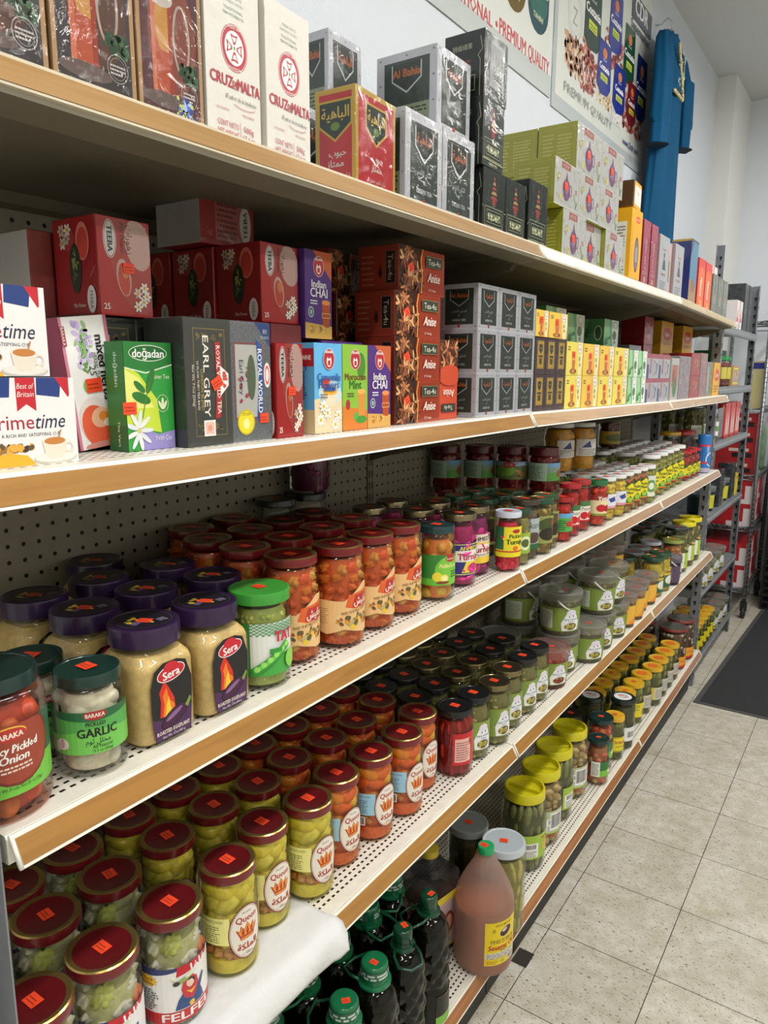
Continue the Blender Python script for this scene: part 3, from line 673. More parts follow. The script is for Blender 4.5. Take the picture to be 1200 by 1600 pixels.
def art_noor(w=.15, h=.115, d=.1):
    F = Art(w, h, '#eceeec'); F.scatter(0, 0, w, h, 60, ['#c8cfbe', '#b6c0aa', '#d4d2dc', '#ffffff', '#a0ad90'], .006, 9, 2.6); F.rect(w*.26, h*.84, w*.62, h*.98, '#c0665a'); F.text('NOOR', w*.44, h*.91, h*.08, '#ecd6d0', bold=.0004)
    cx = w*.48; F.ell(cx, h*.40, w*.15, h*.24, '#8b5f86'); F.poly([(cx-w*.06, h*.55), (cx+w*.06, h*.55), (cx, h*.8)], '#8b5f86'); F.ring(cx+w*.17, h*.42, w*.06, h*.13, w*.02, '#8b5f86'); F.ell(cx, h*.42, w*.085, h*.12, '#a880a4'); F.text('tea', cx, h*.42, h*.08, '#e6d8e6')
    F.ell(w*.16, h*.62, w*.055, h*.07, '#c6bb4c'); F.ell(w*.16, h*.62, w*.035, h*.045, '#e2dc9a'); F.ell(w*.24, h*.2, w*.045, h*.07, '#a8a04a'); F.ell(w*.84, h*.3, w*.03, h*.12, '#7f9465', rot=.4); F.ell(w*.9, h*.16, w*.025, h*.1, '#5f7a4c', rot=-.5); F.text('25', w*.88, h*.45, h*.09, '#b5444a', bold=.0003)
    S = Art(d, h, '#a3a32c'); S.frame(d*.06, h*.08, d*.94, h*.92, .0008, '#bfbd58'); S.lines(d*.12, h*.16, d*.42, h*.86, 9, '#c9c76c', .45, 3); S.lines(d*.5, h*.2, d*.88, h*.82, 9, '#c9c76c', .45, 4)
    return F, S
def art_primetime():
    w, h = .134, .087; F = Art(w, h, '#eceaea'); N = '#243a76'
    F.poly([(.093, h), (.092, .07), (.117, .067), (.12, h)], N); F.poly([(.03, h), (.03, .068), (.064, .068), (.066, h)], N); F.poly([(.113, h), (.1265, .067), (.128, .069), (.128, h)], '#b5232f')
    F.poly([(.071, h), (.091, h), (.091, .054), (.081, .061), (.071, .054)], '#b5232f'); F.text('Best of', .081, .079, .0055, '#f0e6e0', slant=.2, wmax=.017); F.text('Britain', .081, .071, .0055, '#f0e6e0', slant=.2, wmax=.017)
    F.text('prime', .064, .044, .015, '#9b2132', wfix=.047); F.text('time', .1055, .044, .0155, '#1f2440', slant=.25, wfix=.033); F.text('A RICH AND SATISFYING CUP', .084, .0305, .0035, '#3b3b44', wmax=.062)
    F.poly([(0, 0), (.087, 0), (.078, .010), (.062, .013), (0, .012)], '#d9a62c'); F.scatter(.03, .011, .088, .024, 40, ['#3d3128', '#5c4a34', '#d8a040', '#8a6a3a'], .005, 5)
    F.ell(.108, .005, .024, .0055, '#b9b4aa'); F.ell(.108, .0062, .0225, .005, '#d9d6cf'); F.poly([(.0945, .022), (.1215, .022), (.119, .010), (.114, .0045), (.102, .0045), (.097, .010)], '#d3cbbd'); F.ring(.1235, .0155, .0055, .006, .002, '#cfc8bb'); F.ell(.108, .0225, .0135, .0048, '#ded8cc'); F.ell(.108, .0228, .0117, .0038, '#b5763a'); F.line([(.111, .022), (.1155, .034)], .0015, '#b07a4a')
    return F, Art(.07, h, '#e4e2e2')
def art_herbs():
    w, h = .066, .152; F = Art(w, h, '#f0eeec'); F.rect(0, 0, .004, h, '#c2748c')
    F.scatter(.014, .09, .044, .15, 60, ['#a78fc4', '#c6b4dc', '#8fae7c', '#d9cfe6', '#b9a2d2'], .0045, 5, 1.8); F.scatter(.02, .085, .034, .14, 20, ['#5f8a52', '#7aa468'], .004, 6, 3)
    F.text('mixed herbs', .052, .092, .0125, '#26242a', rot=-PI/2, wfix=.075, bold=.0005); F.text('HERBAL TEA', .042, .095, .006, '#55525a', rot=-PI/2, wfix=.03); F.text('25', .036, .09, .009, '#3c3a40', rot=-PI/2)
    F.ell(.026, .073, .007, .008, '#6fae4c'); F.ell(.03, .03, .024, .03, '#eadcd8', rot=.25); F.ell(.028, .026, .02, .025, '#d95a3c', rot=.25); F.ell(.036, .035, .014, .012, '#f0b898', rot=.25); F.ell(.04, .036, .007, .006, '#e58e34'); F.ell(.045, .028, .006, .005, '#f3e4d8'); F.ell(.03, .003, .022, .004, '#c9847a')
    F.rect(.062, 0, w, h, '#b65f7c'); F.rect(.061, .012, w, .03, '#5fa04a'); F.text('BARAKA', .0635, .021, .0035, '#f4efe8', rot=-PI/2, wmax=.016); F.rect(.0, .12, .006, .142, '#8a2f38'); F.text('BARAKA', .003, .131, .004, '#f4efe8', rot=-PI/2, wmax=.02)
    return F, Art(.03, h, '#8f3a52')
def art_dogadan():
    w, h = .07, .127; F = Art(w, h, '#2f8d3b'); F.poly([(0, .03), (0, .1), (.02, .09), (.045, .06), (.05, .02)], '#b6c93a'); F.poly([(0, .05), (0, .095), (.02, .085), (.04, .05)], '#d9dc7a'); F.poly([(.02, 0), (w, 0), (w, .022), (.045, .018), (.02, .028)], '#8c83bd')
    F.poly([(0, h), (w, h), (w, .1), (.04, .092), (0, .098)], '#246f30'); F.line([(0, .097), (.03, .091), (w, .101)], .0015, '#dfe9d4'); F.ring(.035, .114, .028, .0095, .0008, '#e8f0e0'); F.ell(.035, .114, .0265, .0085, '#1e5d2a'); F.text('doğadan', .035, .114, .010, '#f1f4ec', wmax=.046, bold=.0003)
    F.text('Grüner Tee', .05, .087, .0055, '#e9f0d8', wmax=.03); L = '#2d6b2e'
    for cx, cy, rx, ry, r in ((.036, .082, .005, .016, -.35), (.022, .062, .014, .006, -.35), (.02, .075, .010, .004, -.7)): F.ell(cx, cy, rx, ry, L, rot=r)
    F.line([(.022, .038), (.028, .06), (.035, .08)], .0012, '#3f7d35'); F.ring(.053, .055, .009, .0105, .0006, '#d2e0b0'); F.ell(.053, .055, .002, .007, '#dfe8c4'); F.ell(.0495, .053, .0018, .006, '#dfe8c4', rot=.5); F.ell(.0565, .053, .0018, .006, '#dfe8c4', rot=-.5)
    for k in range(9):
        t = k*.7; F.ell(.016+.011*math.cos(t), .024+.014*math.sin(t), .0105, .0028, '#e4e6e2' if k % 2 else '#c9cdd2', rot=t)
    F.ell(.016, .024, .003, .003, '#b9b96a'); F.text('Yeşil Çay', .052, .014, .0055, '#e6e4f2', wmax=.026)
    S = Art(.05, h, '#2b6e30'); S.rect(0, 0, .05, .03, '#23592a'); S.text('doğadan', .028, .095, .009, '#e8efe2', rot=-PI/2, wmax=.04); S.text('The Vert', .028, .02, .006, '#e8efe2', rot=-PI/2, wmax=.03)
    return F, S
def art_earl():
    w, h = .076, .157; F = Art(w, h, '#454845'); F.frame(.014, .012, .066, .145, .0012, '#8d7b44'); F.scatter(.016, .014, .064, .03, 20, ['#6e633c', '#847544'], .003, 3); F.scatter(.016, .128, .064, .143, 20, ['#6e633c', '#847544'], .003, 4)
    F.text('EARL GREY', .0335, .086, .0095, '#e6e2d6', rot=-PI/2, wfix=.1, bold=.0002); F.text('LONDON BLEND', .026, .07, .005, '#a8904a', rot=-PI/2, wfix=.05); F.text('20 PLOW THRU TEA BAGS', .0195, .075, .0035, '#cfcac0', rot=-PI/2, wfix=.06); F.text('Net Wt. 7.0oz (200g)', .012, .075, .0035, '#cfcac0', rot=-PI/2, wfix=.05)
    F.poly([(.048, .128), (.057, .13), (.06, .08), (.055, .035), (.046, .033), (.05, .08)], '#9c2b2c'); F.text('ROYAL WORLD TEA', .0535, .082, .0065, '#ecd9d0', rot=-PI/2, wfix=.085, bold=.0002); F.poly([(.056, .062), (.07, .075), (.07, .09), (.056, .1)], '#e4e2dc'); F.scatter(.059, .07, .069, .094, 12, ['#b84a44', '#8e9a8a'], .003, 5)
    F.rect(.026, .012, .045, .032, '#d9d7d2'); F.rect(.0285, .0145, .0425, .0295, '#e8b8ac'); F.ell(.0355, .022, .004, .004, '#c98a7c')
    S = Art(.075, h, '#3e413f'); S.lines(.01, .02, .03, .14, 4, '#5c5f5b'); return F, S
def art_marble():
    w, h = .074, .157; F = Art(w, h, P('#8d9298', .3, coat=.25, var2='#6e747c', vs=420)); F.poly([(.044, h), (w, h), (w, .125)], '#2f4c88'); F.text('80', .064, .146, .006, '#e8eaf0'); F.text('TEA BAGS', .063, .138, .004, '#e8eaf0', wmax=.016)
    F.frame(.005, .03, .058, .13, .0016, '#a54a4a'); F.rect(.0075, .0325, .0555, .1275, '#dfe0da'); F.scatter(.01, .05, .036, .1, 12, ['#b0485a', '#c98a94', '#6f8b62'], .004, 5); F.ell(.036, .085, .008, .03, '#5f7458'); F.text('TEA', .03, .09, .009, '#7e5a54', rot=-PI/2); F.text('Earl Grey', .018, .085, .008, '#3c4658', rot=-PI/2, wfix=.045)
    F.poly([(.046, .135), (.056, .128), (.058, .08), (.056, .03), (.045, .028), (.05, .08)], '#2f4c88'); F.text('ROYAL WORLD', .0525, .08, .008, '#e9ecf3', rot=-PI/2, wfix=.085, bold=.0002); F.ell(.066, .088, .0065, .017, '#e6e5df'); F.ell(.066, .088, .0045, .013, '#c9505a'); F.ell(.066, .088, .003, .009, '#e6e5df')
    F.ell(.024, .026, .016, .017, '#e4d22c'); F.ring(.024, .026, .015, .016, .0006, '#4f4a1c'); F.text('CEYLON', .024, .037, .004, '#3c3a18', wmax=.016); F.ell(.024, .024, .006, .007, '#f2ec9c')
    return F, Art(.075, h, '#7e848a')
def art_mixflower():
    w, h = .078, .113; r = '#b81c1e'; F = Art(w, h, r); F.ell(.05, .06, .03, .06, '#b3413c', rot=.3); F.ell(.06, .085, .02, .03, '#d9b0a8', rot=.2)
    F.ell(.018, .088, .0095, .022, '#f0ece8'); F.ell(.018, .088, .0085, .021, '#a9252c'); F.ell(.018, .088, .0078, .02, '#f0ece8'); F.text('TEEBA', .018, .088, .0075, '#262630', rot=-PI/2, wfix=.03, bold=.0004)
    F.text('Mix Flower', .036, .09, .006, '#3a1c20', rot=-PI/2, wfix=.036); F.text(ar('زهورات'), .047, .09, .009, '#2a1518', rot=-PI/2, wfix=.034); F.text('Natural herbals', .072, .085, .0035, '#e9cfc8', rot=-PI/2, wfix=.045)
    F.ell(.036, .045, .0105, .022, '#e0b9ac', rot=.12); F.ell(.036, .043, .0085, .019, '#c8442e', rot=.12); F.ell(.038, .052, .005, .008, '#e58a5a', rot=.1)
    for cx, cy in ((.056, .028), (.064, .018), (.066, .035), (.055, .012), (.069, .025)):
        for k in range(6): F.ell(cx+.004*math.cos(k*1.05), cy+.004*math.sin(k*1.05), .003, .0017, '#f3f0e8', 8, k*1.05)
        F.ell(cx, cy, .0022, .0022, '#e0a52c', 8)
    F.text('25', .008, .01, .007, '#f0e0da', bold=.0003)
    d = .09; S = Art(d, h, '#ac1e20'); S.ell(.03, .09, .013, .015, '#b8403c')
    for cx, cy in ((.018, .1), (.028, .09), (.02, .085), (.032, .1)):
        for k in range(6): S.ell(cx+.0045*math.cos(k*1.05), cy+.0045*math.sin(k*1.05), .0035, .002, '#e6e0d0', 8, k*1.05)
        S.ell(cx, cy, .0025, .0025, '#c9882c', 8)
    S.ell(.062, .085, .014, .022, '#c26a5c'); S.ell(.062, .083, .011, .018, '#b33a2c'); S.ell(.045, .055, .012, .029, '#1f2a1c', 16); S.scatter(.036, .032, .054, .08, 26, ['#5f6a3a', '#3f4a24', '#8a8a4c'], .0035, 7, 3, 6)
    S.ell(.075, .018, .009, .016, '#e6e0dc'); S.text('TEEBA', .075, .018, .006, '#2a2a36', rot=-PI/2, wfix=.022); S.text('Mix Flower', .05, .012, .005, '#f0dcd4', wmax=.025)
    return F, S
def art_tek(kind):
    w, h = .068, .132; c = {'camomile': ('#5fa9d8', '#d9c9a0'), 'mint': ('#7fae3a', '#cf8a34'), 'chai': ('#4b2b74', '#a0622a')}[kind]
    F = Art(w, h, c[0]); d = .05; S = Art(d, h, c[0])
    if kind == 'camomile':
        F.poly([(0, 0), (w, 0), (w, .06), (.05, .06), (0, .05)], '#d6c3a0'); F.ell(.038, .06, .028, .02, '#bfe0ee'); F.poly([(.02, .062), (.056, .062), (.05, .04), (.027, .04)], '#e9dcc0'); F.ell(.038, .062, .018, .006, '#d9a53a'); F.ring(.06, .053, .008, .007, .002, '#e9dcc0')
        for cx, cy in ((.014, .02), (.05, .012), (.058, .026), (.03, .03), (.02, .04)):
            for k in range(8): F.ell(cx+.006*math.cos(k*.785), cy+.006*math.sin(k*.785), .0045, .002, '#f5f3ea', 8, k*.785)
            F.ell(cx, cy, .003, .003, '#e6b82c', 8)
        t = [('Camomile', .083, .0115, '#2d4e8c'), ('Flowers', .072, .0115, '#2d4e8c')]; F.rect(.022, .0625, .05, .067, '#2d4e8c')
        S.rect(0, 0, d, .035, '#cdb98c'); S.text('Camomile', .03, .075, .013, '#1f3c80', rot=-PI/2, wfix=.05, bold=.0003); S.rect(0, .098, d, .124, '#a82832'); S.text('TEEKANNE', .025, .111, .007, '#f2e6e0', wmax=.04, bold=.0003)
    elif kind == 'mint':
        F.poly([(0, 0), (w, 0), (w, .03), (0, .038)], '#c8752c'); F.ell(.05, .1, .012, .02, '#4a7a2c'); F.poly([(.04, .06), (.062, .06), (.058, .018), (.044, .018)], '#c6873c'); F.ell(.051, .06, .011, .004, '#e0b060'); F.ell(.05, .016, .016, .006, '#3f8a34'); F.ell(.036, .022, .008, .005, '#56a044', rot=.5)
        t = [('Moroccan', .083, .0105, '#6b3a24'), ('Mint', .071, .0135, '#2f6a2c')]; F.ell(.014, .04, .006, .008, '#9c2c30')
    else:
        F.poly([(.02, h), (w, h), (w, .09)], '#b5562c'); F.poly([(0, 0), (w, 0), (w, .02), (0, .024)], '#c79a50'); F.poly([(.042, .056), (.064, .056), (.061, .018), (.045, .018)], '#a8481f'); F.ell(.053, .056, .011, .004, '#d98a4a'); F.frame(.042, .032, .064, .04, .001, '#d9b060'); F.scatter(.01, .006, .05, .022, 16, ['#b5742c', '#dcc07a', '#8a5a2c'], .004, 5, 2.5)
        t = [('Indian', .083, .0115, '#f0ecf4'), ('CHAI', .070, .014, '#f0ecf4')]; F.ring(.014, .04, .007, .008, .0014, '#b9d0c0'); F.ell(.014, .04, .003, .004, '#8ab89a')
    F.ell(.034, .109, .0135, .0155, '#f0e9e6'); F.ell(.034, .109, .0128, .0148, '#a82832'); F.text('TEEKANNE', .034, .1195, .0038, '#f2e6e0', wmax=.02, bold=.0002); F.ell(.034, .1055, .006, .008, '#f2e6e0'); F.rect(.031, .1, .037, .107, '#a82832'); F.ell(.034, .1125, .003, .003, '#a82832')
    for s_, y, hh, cc in t: F.text(s_, .034, y, hh, cc, wmax=.056, bold=.0004)
    F.lines(.012, .052, .03, .06, 2, '#f0f0f0' if kind == 'chai' else '#5a4a30')
    return F, S
def art_anise(up=False):
    w, h = .152, .0755
    F = Art(w, h, '#b8452a'); ST = ['#b3764a', '#6e3a22', '#8d5230', '#4a2616', '#c99a68']
    F.poly([(0, 0), (.068, 0), (.07, .03), (.065, .06), (.07, h), (0, h)], '#4a2a1c')
    F.scatter(0, 0, .064, h, 90, ['#7a4628', '#8d5a34', '#5c3420', '#a06a3c', '#3c2014'], .006, 5, 2.4)
    rg = random.Random(8)
    for q in range(9):
        cx, cy = rg.uniform(.006, .062), rg.uniform(.006, h-.006); r0 = rg.random()
        for k in range(8): t = r0+k*.785; F.ell(cx+.009*math.cos(t), cy+.009*math.sin(t), .009, .0026, rg.choice(ST), 8, t)
    F.line([(.068, 0), (.071, .03), (.066, .055), (.072, h)], .003, '#c9923c'); F.rect(.084, .047, .14, .066, '#2f2f2a'); F.frame(.084, .047, .14, .066, .0008, '#6f8a4c'); F.text('Tea-4u', .112, .0565, .011, '#c9cbb4', wmax=.044); F.text('Anise', .112, .03, .0165, '#ecdcd2', slant=.25, wmax=.042, bold=.0006); F.text('25 Teabags', .105, .008, .004, '#e6d2c6', wmax=.03)
    S = Art(.083, h, '#9c3a24'); S.lines(.006, .01, .032, .066, 6, '#b8705c', .3); S.poly([(.04, .03), (.045, .045), (.05, .03), (.045, .02)], '#4a1c14'); S.rect(.056, .012, .076, .066, '#241c16'); S.frame(.056, .012, .076, .066, .0008, '#8a7a54'); S.text('Tea-4u', .066, .039, .01, '#c2b494', rot=-PI/2, wfix=.042)
    if up:
        U = Art(h, w, '#b8452a'); U.rect(0, .09, h, w, '#4a2a1c'); U.scatter(0, .092, h, w, 70, ['#7a4628', '#8d5a34', '#5c3420', '#a06a3c', '#3c2014'], .006, 5, 2.4)
        for q in range(6):
            cx, cy = rg.uniform(.01, h-.01), rg.uniform(.1, w-.008); r0 = rg.random()
            for k in range(8): t = r0+k*.785; U.ell(cx+.010*math.cos(t), cy+.010*math.sin(t), .010, .0028, rg.choice(ST), 8, t)
        U.ell(.04, .085, .05, .02, '#b8452a'); U.text('Anise', .036, .05, .015, '#ecdcd2', rot=PI, bold=.0005, wmax=.045); U.rect(.008, .014, .066, .03, '#2f2f2a'); U.text('Tea-4u', .036, .022, .009, '#c9cbb4', rot=PI, wmax=.04); return U, None
    return F, S
def art_brown():
    w, h = .068, .085; F = Art(w, h, '#4a3236'); F.rect(.014, .014, .056, .078, '#d0ab3c'); F.frame(.016, .016, .054, .076, .0006, '#6a5426'); F.poly([(.024, .07), (.046, .07), (.046, .056), (.035, .048), (.024, .056)], '#2f3a30'); F.rect(.022, .04, .048, .0445, '#3a3424'); F.rect(.026, .024, .044, .038, '#5c4a26'); F.text('TEA', .035, .061, .005, '#d0ab3c'); return F, Art(.09, h, '#3c282c')
def art_yellow(o=False):
    w, h = .135, .084; b = '#dfa63c' if o else '#d8c03c'; F = Art(w, h, b); F.poly([(0, 0), (w*.45, 0), (w*.6, h), (0, h)], '#e6c24c' if o else '#dccb58'); F.poly([(w*.74, 0), (w*.92, 0), (w, h*.6), (w*.95, h), (w*.66, h)], '#e8dfae')
    F.ell(w*.8, h*.8, w*.11, h*.15, '#4b3a66'); F.ell(w*.8, h*.8, w*.10, h*.135, '#ece8e0'); F.text('Ahmad', w*.8, h*.8, h*.08, '#3b3050', wmax=w*.14)
    F.ell(w*.80, h*.5, w*.06, h*.08, '#8f9a5c'); F.ell(w*.82, h*.32, w*.05, h*.07, '#a58a4a'); F.ell(w*.42, h*.12, w*.2, h*.09, '#6e4a2c'); F.poly([(w*.33, h*.5), (w*.55, h*.5), (w*.5, h*.12), (w*.37, h*.12)], '#b5623a'); F.ell(w*.44, h*.5, w*.11, h*.05, '#d89a5c'); F.scatter(w*.25, h*.03, w*.62, h*.2, 16, ['#7a4a2c', '#4f3520', '#c98a3c'], .004, 6); F.lines(w*.08, h*.75, w*.22, h*.9, 2, '#6b5a2c'); return F, Art(.09, h, b)
def art_green():
    w, h = .1, .08; F = Art(w, h, '#5f9f6a'); F.poly([(0, 0), (w*.5, 0), (w*.3, h), (0, h)], '#8dbd8c'); F.poly([(w*.6, 0), (w, 0), (w, h), (w*.5, h)], '#dfe6dc'); F.ell(w*.76, h*.82, w*.16, h*.13, '#4b3a66'); F.ell(w*.76, h*.82, w*.145, h*.115, '#ece8e0'); F.ell(w*.72, h*.45, w*.14, h*.17, '#5a6a48'); F.ell(w*.75, h*.2, w*.06, h*.07, '#6f7a5c'); F.scatter(0, 0, w*.5, h*.5, 14, ['#3f7a48', '#77b070', '#2f6a3c'], .008, 4, 2)
    S = Art(.13, h, '#4f8a5c'); S.poly([(0, 0), (.05, 0), (.08, h), (.02, h)], '#6fa777'); S.frame(.06, .012, .085, .07, .0012, '#2c4a34'); S.text('TEA', .0725, .04, .012, '#24382a', rot=-PI/2); S.ell(.11, .04, .014, .022, '#b3c4a8'); S.ell(.11, .04, .010, .018, '#4a5a3c'); return F, S
def art_pink():
    w, h = .15, .08; F = Art(w, h, '#dcdde4'); F.rect(0, h*.82, w, h, '#c0405c'); F.poly([(0, 0), (w*.16, 0), (w*.16, h*.5), (w*.1, h*.58), (0, h*.55)], '#2f4c96'); F.poly([(w*.22, h*.8), (w*.42, h*.8), (w*.36, h*.2), (w*.26, h*.2)], '#c9858c'); F.rect(w*.5, 0, w*.52, h, '#9aa0b8'); F.scatter(w*.55, 0, w, h*.8, 20, ['#8e93b0', '#c2c6d6', '#6f7698', '#e6e6ee'], .009, 5); F.ell(w*.3, h*.3, w*.07, h*.13, '#b5656c'); return F, Art(.09, h, '#c9cad2')
def art_lipton(w, h):
    F = Art(w, h, '#dba51f'); F.poly([(w*.12, h*.52), (w*.28, h*.76), (w*.72, h*.76), (w*.88, h*.52), (w*.72, h*.28), (w*.28, h*.28)], '#c8412c'); F.text('Lipton', w*.5, h*.52, h*.2, '#f3ead8', wmax=w*.6, bold=w*.006); F.lines(w*.2, h*.08, w*.8, h*.2, 2, '#7a4a1c'); S = Art(.1, h, '#c08f22'); S.lines(.01, h*.25, .07, h*.6, 4, '#8c6a24'); return F, S
def art_dress():
    w, h = .12, .185; F = Art(w, h, '#c9ced4'); F.rect(w*.12, h*.3, w*.86, h*.93, '#dfe4e8'); F.text(ar('عروسة'), w*.5, h*.78, h*.06, '#b0303c', wmax=w*.5, bold=.0005); F.ell(w*.52, h*.68, w*.07, h*.035, '#2c3a5c'); F.poly([(w*.46, h*.66), (w*.58, h*.66), (w*.72, h*.42), (w*.36, h*.42)], '#2c3a5c'); F.ell(w*.52, h*.61, w*.05, h*.03, '#dcc6b4'); F.text('EL AROSA', w*.5, h*.34, h*.05, '#b0303c', wmax=w*.6, bold=.0005); F.lines(w*.2, h*.08, w*.8, h*.24, 4, '#7a828c'); S = Art(.06, h, '#bca6a8'); return F, S
def art_tallpink():
    w, h = .1, .21; F = Art(w, h, '#b8284c'); F.poly([(0, h*.6), (w, h*.8), (w, h), (0, h)], '#c94a68'); F.text('filicori', w*.5, h*.5, w*.3, '#f0dfe2', rot=-PI/2, wfix=h*.45, slant=.2); F.ell(w*.5, h*.12, w*.14, h*.05, '#e6c89c'); F.lines(w*.2, h*.2, w*.8, h*.26, 2, '#e9c9cf'); return F, Art(.06, h, '#8f1e3a')
def art_redorange():
    w, h = .13, .21; F = Art(w, h, '#c93a2c'); F.poly([(w*.1, 0), (w*.9, 0), (w*.9, h*.78), (w*.5, h*.86), (w*.1, h*.78)], '#dd6a34'); F.text('Mahmood', w*.5, h*.45, w*.3, '#f6e6d2', rot=-PI/2, wfix=h*.36, bold=.0006); F.ell(w*.5, h*.12, w*.2, h*.07, '#c8b04c'); F.scatter(w*.15, h*.02, w*.85, h*.2, 12, ['#c8422c', '#e8a04c'], .012, 3); return F, Art(.07, h, '#a82c2a')
def art_blue():
    w, h = .11, .235; F = Art(w, h, '#4f9cc4'); F.poly([(0, 0), (w, 0), (w, h*.3), (0, h*.4)], '#c39a5c'); F.rect(0, 0, w, h*.07, '#d0b23c'); F.ell(w*.5, h*.3, w*.3, h*.1, '#a8683c'); F.poly([(0, h*.7), (w*.35, h), (0, h)], '#2c3f86'); F.rect(0, h*.97, w, h, '#1c2233'); S = Art(.06, h, '#26347c'); S.rect(0, 0, .06, h*.07, '#d0b23c'); S.rect(0, h*.97, .06, h, '#d0b23c'); return F, S
def art_yellowpack():
    w, h = .12, .215; F = Art(w, h, '#d9a01c'); F.rect(0, 0, w, h*.07, '#4a3420'); F.text('tea', w*.62, h*.88, h*.05, '#b02c2c', bold=.0005); F.ell(w*.6, h*.87, w*.2, h*.045, '#c8452f'); F.text('ALOKOZAY', w*.6, h*.87, h*.03, '#f3e6cc', wmax=w*.34); F.ell(w*.58, h*.4, w*.2, h*.24, '#3c3a44'); F.ell(w*.58, h*.4, w*.16, h*.2, '#6c6a78'); F.rect(w*.46, h*.3, w*.7, h*.5, '#8c8a94'); F.rect(w*.1, h*.1, w*.16, h*.8, '#c08a14')
    S = Art(.06, h, '#d9a01c'); S.rect(.006, h*.08, .048, h*.82, '#e3e0d6'); S.lines(.01, h*.12, .044, h*.78, 16, '#5c5a54'); S.rect(0, 0, .06, h*.06, '#4a3420'); return F, S
def art_rackA():
    w, h = .08, .17; F = Art(w, h, '#e6e2e2'); F.poly([(w*.2, h*.28), (w*.8, h*.28), (w*.5, h*.72)], '#b53448'); F.poly([(w*.4, h*.42), (w*.6, h*.42), (w*.5, h*.56)], '#e6e2e2'); F.rect(w*.15, h*.08, w*.85, h*.2, '#c9c4c6'); F.rect(0, 0, w*.08, h, '#cf7a4c'); return F, Art(.06, h, '#d9d5d6')
def art_herbbag():
    w, h = .11, .17; F = Art(w, h, P('#8f9478', .25, coat=.6, var=.4, vs=60, bump=.7, bs=50)); F.rect(w*.25, h*.3, w*.7, h*.55, '#a9ad9c'); F.ell(w*.35, h*.48, w*.12, h*.06, '#c2563c'); F.line([(w*.2, h*.05), (w*.3, h*.5), (w*.22, h*.95)], .003, '#c6c9a2'); F.line([(w*.6, h*.02), (w*.5, h*.5), (w*.7, h*.98)], .003, '#b9bd8c'); F.line([(w*.85, h*.1), (w*.75, h*.6), (w*.82, h*.9)], .003, '#c6c9a2'); return F, Art(.06, h, '#7f8468')

# ------------------------------------------------------------------ put the cartons on shelves one and two
def place_box(kind, key, mk, x, y, z, label, group=None, rz=0, tilt=None):
    return put(key, mk, x, y, z, rz, label, group, tilt)
Z1 = lambda y: zs(1, y)+.0006
X1 = -.018
# top shelf
gF, gS = art_glasstea(True); g2F, g2S = art_glasstea(False)
mk = lambda: carton('tea box', 'tea_box', .07, .094, .17, '#b9946a', gF, gS, wrapc=.35)
put('glasstea', mk, X1, .025, Z1(0), 0, 'dark tea box with a glass mug picture, cut by the left edge, top shelf', 'dark mug tea boxes on the top shelf')
put('glasstea', mk, X1, .124, Z1(.1), 0, 'dark tea box with a glass mug picture beside the maroon mug box', 'dark mug tea boxes on the top shelf')
put('glasstea2', lambda: carton('tea box', 'tea_box', .07, .088, .17, '#b9946a', g2F, g2S, wrapc=.45), X1, .222, Z1(.2), 0, 'maroon tea box with a glass mug picture left of the white paper packs')
mF, mS = art_mate(); mk = lambda: carton('paper pack', 'paper_pack', .06, .088, .185, P('#cfccc3', .6, bump=.35, bs=40), mF, mS, soft=.0003)
put('mate', mk, X1, .316, Z1(.3), 0, 'white paper pack with a red cross emblem beside the maroon mug box', 'white paper packs with the red cross emblem')
put('mate', mk, X1+.004, .411, Z1(.4), .04, 'white paper pack with a red cross emblem beside the red and gold box', 'white paper packs with the red cross emblem')
rF, rS = art_redbah(.113, .145)
put('redbah', lambda: carton('tea box', 'tea_box', .072, .113, .143, '#c9a63a', rF, rS, top='#b52630', wrapc=.3), X1-.002, .606, Z1(.6), .05, 'red and gold tea box standing between a white paper pack and silver boxes')
sv = {}
def silver(w, h, d, wrap, small=False, stick=None):
    k = ('silver', w, h, d)
    if k not in sv: sv[k] = art_silver(w, h, d, small)
    return k, lambda: carton('tea box', 'tea_box', d, w, h, P('#dadde8', .3, metal=.1), sv[k][0], sv[k][1], wrapc=wrap, stick=stick)
sg = 'silver and dark green tea boxes on the top shelf'
k, mk = silver(.116, .148, .085, .5)
put(k, mk, X1, .737, Z1(.7), 0, 'crumple-wrapped silver tea box touching the red and gold box, bottom level', sg)
put(k, mk, X1, .857, Z1(.8), 0, 'crumple-wrapped silver tea box beside the dark green pagoda boxes, bottom level', sg)
put(k, mk, -.15, .600, Z1(.6), 0, 'silver tea box hidden behind the red and gold box', sg)
k, mk = silver(.12, .135, .125, .35)
put(k, mk, -.035, .862, Z1(.8)+.1495, 0, 'large silver tea box lying on top of the two crumple-wrapped silver ones', sg)
k, mk = silver(.09, .135, .07, .3)
put(k, mk, -.155, .715, Z1(.8)+.1495, 0, 'silver tea box behind the red and gold one, peeping over it', sg)
put(k, mk, -.13, .73, Z1(.7), 0, 'silver tea box under the one that peeps over the red box', sg)
PF, PS = art_pagoda(); PB, _ = art_pagoda(barcode=True)
pm = lambda w=.095, h=.118: (lambda: carton('tea box', 'tea_box', .08, w, h, '#1c2523', PF, PS, wrapc=.25))
pg = 'dark green tea boxes with a pagoda'
z = Z1(1.0); put('pag', pm(), X1, 1.012, z, 0, 'dark green pagoda tea box, bottom of the three-high stack', pg); put('pag', pm(), X1+.002, 1.000, z+.1195, .03, 'dark green pagoda tea box, middle of the three-high stack', pg)
put('pagb', lambda: carton('tea box', 'tea_box', .083, .097, .113, '#1c2523', PB, PS, wrapc=.6), X1, 1.003, z+.239, 0, 'dark green tea box with a grey ingredients panel, topmost of its stack', pg)
put('pag', pm(), X1, 1.112, z, 0, 'dark green pagoda tea box just right of the three-high stack', pg)
